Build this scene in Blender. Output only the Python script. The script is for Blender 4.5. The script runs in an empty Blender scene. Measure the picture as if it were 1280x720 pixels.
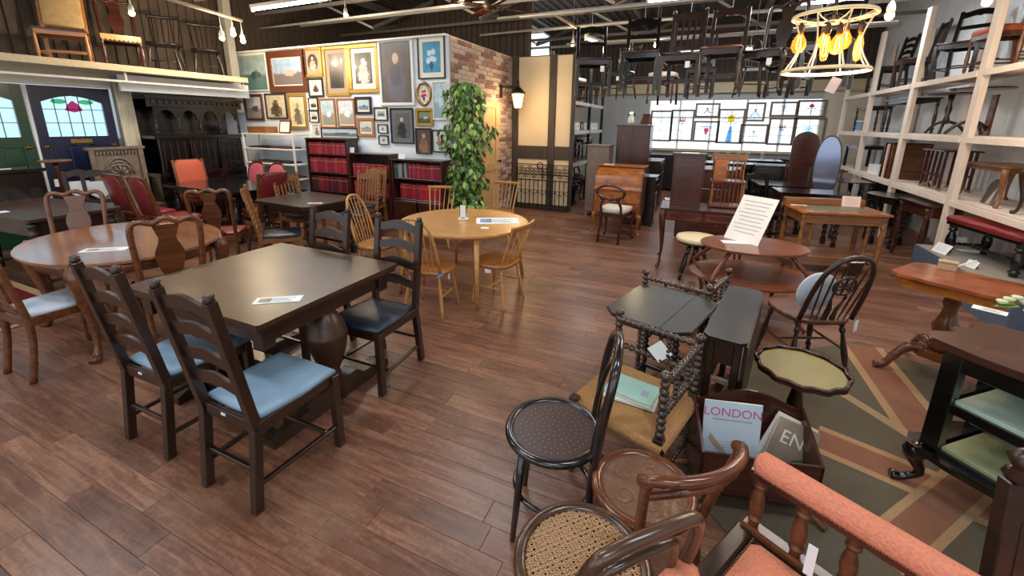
import bpy, math, random
from mathutils import Vector, Matrix
random.seed(7)
R = math.radians; PI = math.pi
SC = bpy.context.scene; COL = SC.collection
# ------------------------------------------------------------------ camera
F_PX, PX, PY, CAM_H = 523.0, 640.0, 282.0, 1.75
YAW, PIT, ROL = R(-24.0), R(13.73), R(0.6)
FW = Vector((math.sin(YAW)*math.cos(PIT), math.cos(YAW)*math.cos(PIT), -math.sin(PIT)))
_rt = Vector((math.cos(YAW), -math.sin(YAW), 0)); _up = _rt.cross(FW)
RT = _rt*math.cos(ROL)+_up*math.sin(ROL); UP = -_rt*math.sin(ROL)+_up*math.cos(ROL)
CAMP = Vector((0, 0, CAM_H))
cam = bpy.data.cameras.new('camera'); co = bpy.data.objects.new('camera', cam); COL.objects.link(co)
cam.sensor_width = 36; cam.lens = F_PX/1280*36; cam.shift_y = (PY-360)/1280; cam.clip_start = .05
m = Matrix.Identity(4)
for i, v in enumerate((RT, UP, -FW)):
    for j in range(3): m[j][i] = v[j]
m.translation = CAMP; co.matrix_world = m; SC.camera = co
def ray(u, v): return RT*((u-PX)/F_PX)+UP*((PY-v)/F_PX)+FW
def at(u, v, z=0.0): d = ray(u, v); return CAMP+d*((z-CAM_H)/d.z)
def onY(u, v, Y): d = ray(u, v); return CAMP+d*(Y/d.y)
def onX(u, v, X): d = ray(u, v); return CAMP+d*(X/d.x)
# ------------------------------------------------------------------ world, exposure, big lights
w = bpy.data.worlds.new('daylight'); SC.world = w; w.use_nodes = True
bg = w.node_tree.nodes['Background']; bg.inputs[0].default_value = (.86, .93, 1, 1); bg.inputs[1].default_value = 1.65
SC.view_settings.view_transform = 'Standard'; SC.view_settings.look = 'None'
SC.view_settings.exposure = 0.27; SC.view_settings.gamma = 1; SC.view_settings.use_curve_mapping = False
# ------------------------------------------------------------------ materials
MAT = {}
def srgb(c):
    return tuple((x/12.92 if x <= .04045 else ((x+.055)/1.055)**2.4) for x in [v/255 for v in c])+(1,)
def newmat(name):
    m = bpy.data.materials.new(name); m.use_nodes = True; MAT[name] = m
    nt = m.node_tree; return m, nt, nt.nodes['Principled BSDF']
def plain(name, c, rough=.5, metal=0, emit=0, var=.12, scale=18, bump=0, coat=0, trans=0, ec=None):
    m, nt, b = newmat(name); c = srgb(c)
    b.inputs['Roughness'].default_value = rough; b.inputs['Metallic'].default_value = metal
    if coat: b.inputs['Coat Weight'].default_value = coat; b.inputs['Coat Roughness'].default_value = .12
    if trans: b.inputs['Transmission Weight'].default_value = trans
    tc = nt.nodes.new('ShaderNodeTexCoord'); nz = nt.nodes.new('ShaderNodeTexNoise')
    nz.inputs['Scale'].default_value = scale; nz.inputs['Detail'].default_value = 4
    nt.links.new(tc.outputs['Object'], nz.inputs['Vector'])
    mx = nt.nodes.new('ShaderNodeMix'); mx.data_type = 'RGBA'
    mx.inputs[6].default_value = tuple(v*(1-var) for v in c[:3])+(1,); mx.inputs[7].default_value = tuple(min(1, v*(1+var)) for v in c[:3])+(1,)
    nt.links.new(nz.outputs['Fac'], mx.inputs[0]); nt.links.new(mx.outputs[2], b.inputs['Base Color'])
    if bump:
        bp = nt.nodes.new('ShaderNodeBump'); bp.inputs['Strength'].default_value = bump; bp.inputs['Distance'].default_value = .01
        nt.links.new(nz.outputs['Fac'], bp.inputs['Height']); nt.links.new(bp.outputs[0], b.inputs['Normal'])
    if emit:
        b.inputs['Emission Color'].default_value = srgb(ec) if ec else c; b.inputs['Emission Strength'].default_value = emit
    return m
def wood(name, dark, light, rough=.32, grain=(2.2, 30, 30), coat=.22, bump=.012):
    """streaky stained timber: stretched noise in object space, shifted per object"""
    m, nt, b = newmat(name); L = nt.links.new; N = nt.nodes.new
    tc = N('ShaderNodeTexCoord'); oi = N('ShaderNodeObjectInfo'); mp = N('ShaderNodeMapping')
    mp.inputs['Scale'].default_value = grain; L(tc.outputs['Object'], mp.inputs['Vector'])
    cb = N('ShaderNodeCombineXYZ'); mu = N('ShaderNodeMath'); mu.operation = 'MULTIPLY'; mu.inputs[1].default_value = 37
    L(oi.outputs['Random'], mu.inputs[0]); L(mu.outputs[0], cb.inputs[0]); L(mu.outputs[0], cb.inputs[2]); L(cb.outputs[0], mp.inputs['Location'])
    n1 = N('ShaderNodeTexNoise'); n1.inputs['Scale'].default_value = 1; n1.inputs['Detail'].default_value = 6; n1.inputs['Roughness'].default_value = .62; n1.inputs['Distortion'].default_value = .6
    L(mp.outputs[0], n1.inputs['Vector'])
    n2 = N('ShaderNodeTexNoise'); n2.inputs['Scale'].default_value = 3.5; n2.inputs['Detail'].default_value = 2; L(tc.outputs['Object'], n2.inputs['Vector'])
    ad = N('ShaderNodeMath'); ad.operation = 'MULTIPLY_ADD'; ad.inputs[1].default_value = .7; L(n1.outputs['Fac'], ad.inputs[0])
    m2 = N('ShaderNodeMath'); m2.operation = 'MULTIPLY'; m2.inputs[1].default_value = .3; L(n2.outputs['Fac'], m2.inputs[0]); L(m2.outputs[0], ad.inputs[2])
    cr = N('ShaderNodeValToRGB'); cr.color_ramp.elements[0].position = .3; cr.color_ramp.elements[0].color = srgb(dark)
    cr.color_ramp.elements[1].position = .68; cr.color_ramp.elements[1].color = srgb(light)
    L(ad.outputs[0], cr.inputs[0]); L(cr.outputs[0], b.inputs['Base Color'])
    rr = N('ShaderNodeMapRange'); rr.inputs[3].default_value = rough*.8; rr.inputs[4].default_value = rough*1.25; L(n2.outputs['Fac'], rr.inputs[0]); L(rr.outputs[0], b.inputs['Roughness'])
    b.inputs['Coat Weight'].default_value = coat; b.inputs['Coat Roughness'].default_value = .2
    bp = N('ShaderNodeBump'); bp.inputs['Strength'].default_value = bump*2; bp.inputs['Distance'].default_value = .004; L(n1.outputs['Fac'], bp.inputs['Height']); L(bp.outputs[0], b.inputs['Normal'])
    return m
wood('oak_dark', (24, 14, 10), (58, 36, 25)); wood('oak_table', (40, 24, 15), (80, 52, 33), .36, (3, 40, 40), .06)
wood('black_oak', (12, 9, 8), (32, 24, 20), .35); wood('ebony', (8, 7, 7), (19, 15, 14), .18, coat=.45); wood('bobbin_wood', (30, 21, 16), (78, 58, 46), .2, coat=.6)
wood('walnut', (62, 32, 18), (124, 74, 44), .26); wood('mahogany', (42, 19, 14), (84, 42, 31), .25)
wood('red_mahogany', (66, 28, 18), (124, 62, 40), .24); wood('burr_walnut', (96, 50, 18), (190, 112, 50), .24, (7, 12, 12))
wood('elm', (164, 110, 60), (214, 160, 98), .34); wood('elm_dark', (140, 84, 40), (190, 128, 70), .3)
wood('golden_oak', (98, 60, 30), (160, 106, 60), .34); wood('oval_top', (112, 64, 38), (176, 114, 74), .14, (2, 26, 26), .5)
wood('pale_pine', (214, 194, 178), (238, 222, 208), .6, (30, 2, 2), 0); wood('cream_beam', (178, 160, 130), (206, 190, 160), .55, (2, 30, 30), 0)
wood('grey_oak', (92, 78, 70), (140, 124, 112), .45, (20, 3, 20), .1); wood('timber_frame', (48, 40, 36), (86, 74, 64), .7, (20, 20, 2), 0)
wood('door_pine', (190, 150, 100), (216, 180, 132), .5, (20, 20, 2), 0); wood('cardtable_top', (104, 44, 22), (190, 108, 70), .12, (5, 9, 9), .6)
wood('tier_top', (92, 46, 27), (142, 82, 52), .2); wood('bentwood_brown', (48, 30, 22), (92, 62, 44), .24); wood('bentwood_red', (66, 34, 20), (122, 68, 40), .2)
plain('bentwood_black', (28, 22, 22), .22, coat=.5); plain('seat_black', (56, 31, 28), .4, coat=.1)
plain('blue_leather', (120, 146, 168), .45, var=.28, scale=7, bump=.15); plain('navy_leather', (34, 44, 58), .36, var=.25, scale=9, bump=.15)
plain('pale_seat', (190, 200, 212), .75, scale=12); plain('cream_seat', (226, 208, 170), .7); plain('ivory_fabric', (220, 212, 194), .85, scale=60, var=.2)
plain('red_leather', (132, 44, 46), .38, bump=.1); plain('crimson', (112, 26, 32), .4, coat=.2, var=.2); plain('orange_red', (188, 84, 52), .55, bump=.1)
plain('pink_fabric', (190, 92, 108), .7); plain('dark_red_leather', (132, 34, 34), .32, var=.2, bump=.1, coat=.3)
plain('salmon_moquette', (214, 130, 102), .95, var=.34, scale=130, bump=.7); plain('brass', (170, 140, 84), .3, .9); plain('nail_brass', (104, 84, 56), .35, .8)
plain('white_paint', (232, 232, 228), .5, var=.03); plain('white_wall', (230, 236, 241), .8, var=.03, scale=3); plain('plaster', (226, 206, 172), .9, var=.05, scale=4)
plain('grey_wall', (176, 180, 184), .85, var=.06, scale=3); plain('cream_wall', (212, 200, 182), .85, var=.06, scale=3)
plain('mortar', (186, 172, 160), .95, bump=.4, scale=40); plain('brick_red', (156, 118, 104), .9, bump=.5, scale=30, var=.25); plain('brick_pale', (188, 168, 152), .9, bump=.5, scale=30, var=.22); plain('brick_dark', (128, 98, 90), .9, bump=.5, scale=30, var=.25)
plain('roof_sheet', (84, 80, 77), .8, var=.2, scale=5); plain('steel_grey', (190, 186, 180), .45, .3); plain('steel_dark', (116, 112, 108), .55, .2); plain('pipe_white', (206, 204, 198), .4)
plain('corrugated', (74, 62, 54), .75, var=.25, scale=8); plain('iron', (30, 30, 32), .5, .4); plain('plinth_blue', (82, 92, 112), .85); plain('plinth_top', (150, 140, 130), .85)
plain('navy_paint', (24, 32, 66), .3, coat=.4); plain('green_paint', (24, 66, 46), .32, coat=.4); plain('card_white', (240, 240, 238), .7, var=.02); plain('card_pink', (240, 214, 206), .7, var=.03)
plain('tag_white', (236, 238, 240), .6, var=.02); plain('tag_blue', (110, 160, 200), .6); plain('sage_cloth', (150, 186, 174), .7, var=.06); plain('paper', (232, 230, 222), .8, var=.04); plain('ink', (40, 44, 50), .8); plain('ink_light', (150, 156, 166), .8)
plain('gilt', (186, 148, 72), .35, .5, bump=.3, scale=40); plain('frame_brown', (96, 52, 32), .4, coat=.2); plain('frame_black', (38, 36, 38), .4); plain('frame_white', (226, 224, 216), .5); plain('frame_oak', (176, 116, 66), .45); plain('mount_cream', (232, 226, 210), .85, var=.03); plain('mount_brown', (176, 150, 124), .85); plain('mount_grey', (110, 112, 114), .85)
plain('marble', (176, 196, 182), .2, var=.22, scale=7, coat=.4); plain('marble_olive', (150, 156, 120), .2, var=.25, scale=6, coat=.4); plain('gold_leather', (128, 116, 64), .45, var=.18, scale=14, bump=.12); plain('olive_leather', (98, 98, 76), .4, var=.12)
plain('tapestry', (182, 154, 108), .9, var=.3, scale=14); plain('curtain', (240, 230, 206), .9, var=.05); plain('pot', (70, 54, 44), .7); plain('soil', (52, 38, 30), .95); plain('bark', (92, 72, 54), .9, bump=.4, scale=30); plain('leaf_green', (84, 122, 52), .42, var=.35, scale=2.5); plain('leaf_dark', (48, 86, 40), .42, var=.3, scale=3); plain('leaf_light', (150, 180, 84), .42, var=.2, scale=3); plain('leaf_pale', (206, 216, 176), .5)
plain('mirror', (210, 216, 222), .04, 1.0, var=.01); plain('slate_mirror', (130, 140, 164), .12, .7, var=.04); plain('rush', (182, 138, 88), .85, var=.4, scale=110, bump=.8); plain('cane', (176, 136, 98), .6, var=.15, scale=60); plain('embossed', (110, 74, 52), .4, var=.3, scale=26, bump=.8, coat=.2)
plain('tube_glow', (240, 248, 255), .5, emit=16, ec=(226, 240, 255)); plain('bulb_warm', (255, 214, 150), .4, emit=26, ec=(255, 196, 120)); plain('filament', (255, 190, 90), .4, emit=60, ec=(255, 170, 70)); plain('lantern_glass', (255, 232, 180), .5, emit=3.2, ec=(255, 214, 140)); plain('wire_cream', (236, 222, 186), .5); plain('socket', (70, 58, 44), .4, .5)
def glass(name, c, rough=.0, alpha=.25, tint=(255, 255, 255)):
    m, nt, b = newmat(name); N = nt.nodes.new; L = nt.links.new
    tr = N('ShaderNodeBsdfTransparent'); tr.inputs[0].default_value = srgb(tint)
    b.inputs['Base Color'].default_value = srgb(c); b.inputs['Roughness'].default_value = max(rough, .03)
    mx = N('ShaderNodeMixShader'); mx.inputs[0].default_value = alpha
    L(tr.outputs[0], mx.inputs[1]); L(b.outputs[0], mx.inputs[2]); L(mx.outputs[0], nt.nodes['Material Output'].inputs[0])
glass('clear_glass', (240, 244, 246), .03, .12); glass('amber_bulb', (255, 190, 100), .05, .2, (255, 220, 160)); _b = MAT['amber_bulb'].node_tree.nodes['Principled BSDF']; _b.inputs['Emission Color'].default_value = srgb((255, 160, 70)); _b.inputs['Emission Strength'].default_value = 1.3
def leaded(name, c, tr=.75):
    """obscured window glass: daylight passes through, seeded texture scatters it"""
    m, nt, b = newmat(name); N = nt.nodes.new; L = nt.links.new
    t = N('ShaderNodeBsdfTranslucent'); t.inputs[0].default_value = srgb(c); tp = N('ShaderNodeBsdfTransparent'); tp.inputs[0].default_value = srgb(c)
    nz = N('ShaderNodeTexNoise'); nz.inputs['Scale'].default_value = 45; bp = N('ShaderNodeBump'); bp.inputs['Strength'].default_value = .5; L(nz.outputs['Fac'], bp.inputs['Height']); L(bp.outputs[0], t.inputs['Normal'])
    mx = N('ShaderNodeMixShader'); mx.inputs[0].default_value = tr; L(t.outputs[0], mx.inputs[1]); L(tp.outputs[0], mx.inputs[2]); L(mx.outputs[0], nt.nodes['Material Output'].inputs[0])
for nm, c in (('pane_clear', (252, 254, 255)), ('pane_blue', (150, 196, 226)), ('pane_green', (150, 214, 170)), ('pane_red', (214, 96, 70)), ('pane_pink', (226, 120, 160)), ('pane_yellow', (240, 220, 110)), ('pane_frost', (212, 232, 240))): leaded(nm, c)
def print_mat(name, kind, bgc, fgc, accent, scale=5):
    """flat printed picture: mottled ground with a loose generic shape (figure / flowers / landscape / sea)"""
    m, nt, b = newmat(name); N = nt.nodes.new; L = nt.links.new; b.inputs['Roughness'].default_value = .35; b.inputs['Coat Weight'].default_value = .25
    tc = N('ShaderNodeTexCoord'); nz = N('ShaderNodeTexNoise'); nz.inputs['Scale'].default_value = scale; nz.inputs['Detail'].default_value = 5; L(tc.outputs['Generated'], nz.inputs['Vector'])
    sp = N('ShaderNodeSeparateXYZ'); L(tc.outputs['Generated'], sp.inputs[0])
    def math_(op, a, bb):
        n = N('ShaderNodeMath'); n.operation = op
        for i, x in enumerate((a, bb)):
            if hasattr(x, 'is_output'): L(x, n.inputs[i])
            else: n.inputs[i].default_value = x
        return n.outputs[0]
    def blob(cx, cz, rx, rz):
        dx = math_('DIVIDE', math_('SUBTRACT', sp.outputs[0], cx), rx); dz = math_('DIVIDE', math_('SUBTRACT', sp.outputs[2], cz), rz)
        d = math_('SQRT', math_('ADD', math_('MULTIPLY', dx, dx), math_('MULTIPLY', dz, dz)), 0)
        d = math_('ADD', d, math_('MULTIPLY', math_('SUBTRACT', nz.outputs['Fac'], .5), 1.7))
        mr = N('ShaderNodeMapRange'); mr.inputs[1].default_value = .75; mr.inputs[2].default_value = 1.1; mr.inputs[3].default_value = 1; mr.inputs[4].default_value = 0; L(d, mr.inputs[0]); return mr.outputs[0]
    def mix(fac, a, c2):
        n = N('ShaderNodeMix'); n.data_type = 'RGBA'; L(fac, n.inputs[0])
        for i, x in ((6, a), (7, c2)):
            if hasattr(x, 'is_output'): L(x, n.inputs[i])
            else: n.inputs[i].default_value = srgb(x)
        return n.outputs[2]
    base = mix(nz.outputs['Fac'], tuple(v*.7 for v in bgc), tuple(min(255, v*1.3) for v in bgc))
    if kind == 'figure':
        c = mix(blob(.5, .25, .34, .36), base, fgc); c = mix(blob(.48, .48, .2, .2), c, tuple(v*.85 for v in fgc)); c = mix(blob(.5, .72, .12, .1), c, accent)
    elif kind == 'flowers':
        c = base
        for x, z in ((.4, .62), (.62, .66), (.5, .45), (.34, .4), (.66, .42)): c = mix(blob(x, z, .14, .11), c, accent)
        c = mix(blob(.5, .2, .12, .16), c, fgc)
    else:
        mr = N('ShaderNodeMapRange'); mr.inputs[1].default_value = .42; mr.inputs[2].default_value = .5; L(math_('ADD', sp.outputs[2], math_('MULTIPLY', math_('SUBTRACT', nz.outputs['Fac'], .5), .25)), mr.inputs[0])
        c = mix(mr.outputs[0], fgc, base); c = mix(blob(.6, .45, .22, .14), c, accent)
    L(c, b.inputs['Base Color'])
# ------------------------------------------------------------------ mesh builder
class MB:
    def __init__(s): s.v = []; s.f = []; s.sm = []
    def add(s, vs, fs, smooth=False):
        o = len(s.v); s.v += [tuple(v) for v in vs]; s.f += [tuple(i+o for i in f) for f in fs]; s.sm += [smooth]*len(fs); return s
    def box(s, c, d, M=None, b=.003):
        """box with chamfered edges; c centre, d full size"""
        hx, hy, hz = d[0]/2, d[1]/2, d[2]/2; b = min(b, hx*.45, hy*.45, hz*.45)
        if b <= 0:
            vs = [Vector((x*hx, y*hy, z*hz)) for x in (-1, 1) for y in (-1, 1) for z in (-1, 1)]
            fs = [(0, 1, 3, 2), (4, 6, 7, 5), (0, 4, 5, 1), (2, 3, 7, 6), (0, 2, 6, 4), (1, 5, 7, 3)]
        else:
            vs = []; idx = {}
            for x in (-1, 1):
                for y in (-1, 1):
                    for z in (-1, 1):
                        for k, p in enumerate(((x*(hx-b), y*(hy-b), z*hz), (x*(hx-b), y*hy, z*(hz-b)), (x*hx, y*(hy-b), z*(hz-b)))):
                            idx[x, y, z, k] = len(vs); vs.append(Vector(p))
            I = idx; fs = []
            for z in (-1, 1): fs.append([I[-1, -1, z, 0], I[1, -1, z, 0], I[1, 1, z, 0], I[-1, 1, z, 0]][::z])
            for y in (-1, 1): fs.append([I[-1, y, -1, 1], I[-1, y, 1, 1], I[1, y, 1, 1], I[1, y, -1, 1]][::y])
            for x in (-1, 1): fs.append([I[x, -1, -1, 2], I[x, 1, -1, 2], I[x, 1, 1, 2], I[x, -1, 1, 2]][::x])
            for y in (-1, 1):
                for z in (-1, 1): fs.append([I[-1, y, z, 0], I[1, y, z, 0], I[1, y, z, 1], I[-1, y, z, 1]][::y*z])
            for x in (-1, 1):
                for z in (-1, 1): fs.append([I[x, -1, z, 0], I[x, 1, z, 0], I[x, 1, z, 2], I[x, -1, z, 2]][::-x*z])
            for x in (-1, 1):
                for y in (-1, 1): fs.append([I[x, y, -1, 1], I[x, y, 1, 1], I[x, y, 1, 2], I[x, y, -1, 2]][::x*y])
            for x in (-1, 1):
                for y in (-1, 1):
                    for z in (-1, 1): fs.append([I[x, y, z, 0], I[x, y, z, 2], I[x, y, z, 1]][::-x*y*z])
        T = Matrix.Translation(c) @ M.to_4x4() if M else Matrix.Translation(c)
        return s.add([T @ v for v in vs], fs)
    def bar(s, p, q, wx, wy=None, ref=(0, 1, 0), b=.003):
        p, q = Vector(p), Vector(q); z = (q-p); L = z.length; z.normalize(); r = Vector(ref)
        if abs(z.dot(r)) > .95: r = Vector((1, 0, 0))
        x = r.cross(z).normalized(); y = z.cross(x)
        M = Matrix((x, y, z)).transposed(); return s.box((p+q)/2, (wx, wy or wx, L), M, b)
    def tube(s, pts, rad, n=8, closed=False, flat=1.0, cap=True):
        pts = [Vector(p) for p in pts]; k = len(pts)
        rad = rad if isinstance(rad, (list, tuple)) else [rad]*k
        def tang(i):
            if closed: return (pts[(i+1) % k]-pts[i-1]).normalized()
            return (pts[min(i+1, k-1)]-pts[max(i-1, 0)]).normalized()
        t = tang(0); a = Vector((0, 0, 1)) if abs(t.z) < .9 else Vector((0, 1, 0)); u = (a-t*a.dot(t)).normalized()
        vs = []
        for i in range(k):
            t = tang(i); u = (u-t*u.dot(t)).normalized(); vv = t.cross(u)
            for j in range(n):
                th = 2*PI*j/n; vs.append(pts[i]+u*(math.cos(th)*rad[i]*flat)+vv*(math.sin(th)*rad[i]))
        fs = []
        for i in range(k if closed else k-1):
            for j in range(n):
                a0 = i*n+j; a1 = i*n+(j+1) % n; b0 = ((i+1) % k)*n+j; b1 = ((i+1) % k)*n+(j+1) % n; fs.append((a0, a1, b1, b0))
        s.add(vs, fs, True)
        if not closed and cap:
            o = len(s.v)-len(vs); s.f += [tuple(o+j for j in range(n-1, -1, -1)), tuple(o+(k-1)*n+j for j in range(n))]; s.sm += [False, False]
        return s
    def lathe(s, prof, p=(0, 0, 0), q=None, n=10, rmul=None, twist=0):
        """prof: (radius, height 0..1 or metres). With q the axis runs p->q and heights are fractions"""
        p = Vector(p)
        if q is None: z = Vector((0, 0, 1)); L = 1
        else: z = Vector(q)-p; L = z.length; z.normalize()
        a = Vector((1, 0, 0)) if abs(z.x) < .9 else Vector((0, 1, 0)); x = (a-z*a.dot(z)).normalized(); y = z.cross(x)
        vs = []
        for r, h in prof:
            for j in range(n):
                th = 2*PI*j/n; rr = r
                if rmul: rr = r*(1+rmul[0]*math.cos(rmul[1]*(th-twist*h*L)))
                vs.append(p+z*(h*L)+x*(math.cos(th)*rr)+y*(math.sin(th)*rr))
        k = len(prof); fs = [(i*n+j, i*n+(j+1) % n, (i+1)*n+(j+1) % n, (i+1)*n+j) for i in range(k-1) for j in range(n)]
        s.add(vs, fs, True); o = len(s.v)-len(vs)
        if prof[0][0] > 1e-4: s.f.append(tuple(o+j for j in range(n-1, -1, -1))); s.sm.append(False)
        if prof[-1][0] > 1e-4: s.f.append(tuple(o+(k-1)*n+j for j in range(n))); s.sm.append(False)
        return s
    def prism(s, out, d0, d1, axis='z', M=None, smooth=False):
        """outline (a,b) pairs CCW, extruded from d0 to d1. axis z: (x,y); y: (x,z) ; x: (y,z)"""
        if axis == 'z': f = lambda a, b, d: Vector((a, b, d))
        elif axis == 'y': f = lambda a, b, d: Vector((a, -d, b))
        else: f = lambda a, b, d: Vector((d, a, b))
        n = len(out); vs = [f(a, b, d) for d in (d0, d1) for a, b in out]
        if M: vs = [M @ v for v in vs]
        fs = [tuple(range(n-1, -1, -1)), tuple(range(n, 2*n))]
        s.add(vs, fs); o = len(s.v)-2*n
        s.f += [(o+i, o+(i+1) % n, o+n+(i+1) % n, o+n+i) for i in range(n)]; s.sm += [smooth]*n
        return s
    def strip(s, rows, th, smooth=True):
        """thick curved sheet: rows of points; thickness along the local normal"""
        k, n = len(rows), len(rows[0]); P = [[Vector(p) for p in r] for r in rows]; vs = []
        for sg in (.5, -.5):
            for i in range(k):
                for j in range(n):
                    du = P[min(i+1, k-1)][j]-P[max(i-1, 0)][j]; dv = P[i][min(j+1, n-1)]-P[i][max(j-1, 0)]
                    nn = du.cross(dv); nn = nn.normalized() if nn.length > 1e-9 else Vector((0, 0, 1)); vs.append(P[i][j]+nn*th*sg)
        A = lambda i, j: i*n+j; B = lambda i, j: k*n+i*n+j; fs = []
        for i in range(k-1):
            for j in range(n-1): fs += [(A(i, j), A(i+1, j), A(i+1, j+1), A(i, j+1)), (B(i, j), B(i, j+1), B(i+1, j+1), B(i+1, j))]
        for i in range(k-1): fs += [(A(i, 0), B(i, 0), B(i+1, 0), A(i+1, 0)), (A(i, n-1), A(i+1, n-1), B(i+1, n-1), B(i, n-1))]
        for j in range(n-1): fs += [(A(0, j), A(0, j+1), B(0, j+1), B(0, j)), (A(k-1, j), B(k-1, j), B(k-1, j+1), A(k-1, j+1))]
        return s.add(vs, fs, smooth)
    def cushion(s, out, z0, z1, crown=.02, rings=3):
        """upholstered pad over a 2-D outline (star-shaped about its centre)"""
        cx = sum(p[0] for p in out)/len(out); cy = sum(p[1] for p in out)/len(out); n = len(out); vs = []; fs = []
        lv = [(.97, z0), (1.0, z0+(z1-z0)*.45), (.985, z0+(z1-z0)*.8), (.95, z1)]+[(1-(i+1)/(rings+1), z1+crown*math.sin(PI/2*(i+1)/(rings+1))) for i in range(rings)]
        for sc, z in lv: vs += [(cx+(x-cx)*sc, cy+(y-cy)*sc, z) for x, y in out]
        vs.append((cx, cy, z1+crown)); k = len(lv)
        for i in range(k-1): fs += [(i*n+j, i*n+(j+1) % n, (i+1)*n+(j+1) % n, (i+1)*n+j) for j in range(n)]
        fs += [((k-1)*n+j, (k-1)*n+(j+1) % n, k*n) for j in range(n)]; fs.append(tuple(range(n-1, -1, -1)))
        return s.add(vs, fs, True)
    def mesh(s, name, mat):
        me = bpy.data.meshes.new(name); me.from_pydata(s.v, [], s.f); me.polygons.foreach_set('use_smooth', s.sm)
        me.materials.append(MAT[mat]); me.update(); return me
    def obj(s, name, mat, parent=None, loc=(0, 0, 0), rz=0):
        return link(name, s.mesh(name, mat), parent, loc, rz)
def link(name, me, parent=None, loc=(0, 0, 0), rz=0, rot=None):
    o = bpy.data.objects.new(name, me); COL.objects.link(o); o.parent = parent; o.location = loc
    o.rotation_euler = rot if rot else (0, 0, rz); return o
def tag(o, label, cat, group=None, kind=None):
    if label: o['label'] = label
    if cat: o['category'] = cat
    if group: o['group'] = group
    if kind: o['kind'] = kind
    return o
def thing(name, label, cat, loc=(0, 0, 0), rz=0, group=None):
    o = link(name, None, None, loc, rz); o.empty_display_size = .1; return tag(o, label, cat, group)
def struct(o): o['kind'] = 'structure'; return o
def kids(o): return [c for c in COL.objects if c.parent == o]
CH = {}
def dup(root, loc, rz, label=None, group=None, rot=None):
    def cp(o, par):
        c = o.copy(); COL.objects.link(c); c.parent = par
        for ch in o.children: cp(ch, c)
        return c
    r = cp(root, None); r.location = loc; r.rotation_euler = rot if rot else (0, 0, rz)
    if label: r['label'] = label
    if group: r['group'] = group
    return r
def ell(a, b, n=28, cx=0, cy=0, p=2.0):
    o = []
    for i in range(n):
        t = 2*PI*i/n; c, s_ = math.cos(t), math.sin(t)
        o.append((cx+a*math.copysign(abs(c)**(2/p), c), cy+b*math.copysign(abs(s_)**(2/p), s_)))
    return o
def rect(w_, d_, c=.0, cx=0, cy=0):
    x, y = w_/2, d_/2
    if c <= 0: return [(cx-x, cy-y), (cx+x, cy-y), (cx+x, cy+y), (cx-x, cy+y)]
    return [(cx-x+c, cy-y), (cx+x-c, cy-y), (cx+x, cy-y+c), (cx+x, cy+y-c), (cx+x-c, cy+y), (cx-x+c, cy+y), (cx-x, cy+y-c), (cx-x, cy-y+c)]
def bez(p0, p1, p2, p3, n=8):
    o = []
    for i in range(n+1):
        t = i/n; o.append(Vector(p0)*(1-t)**3+Vector(p1)*3*t*(1-t)**2+Vector(p2)*3*t*t*(1-t)+Vector(p3)*t**3)
    return o
def smoothpath(pts, n=5):
    """Catmull-Rom through pts"""
    P = [Vector(p) for p in pts]; o = []
    for i in range(len(P)-1):
        a, b, c, d = P[max(i-1, 0)], P[i], P[i+1], P[min(i+2, len(P)-1)]
        for k in range(n):
            t = k/n; o.append(.5*((2*b)+(c-a)*t+(2*a-5*b+4*c-d)*t*t+(3*b-a-3*c+d)*t**3))
    o.append(P[-1]); return o
def beads(r, n, lo=.45, seg=6, a=0.0, b=1.0):
    o = []
    for i in range(n*seg+1):
        t = i/(n*seg); o.append((r*(lo+(1-lo)*abs(math.sin(PI*n*t))**.7), a+(b-a)*t))
    return o
VASE = [(.6, 0), (.75, .04), (.7, .09), (1, .12), (1, .16), (.6, .19), (.8, .24), (1.05, .4), (.95, .55), (.65, .7), (.55, .76), (.95, .8), (.95, .84), (.6, .87), (.9, .91), (.9, 1)]
def prof(P, r): return [(a*r, h) for a, h in P]
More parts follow.
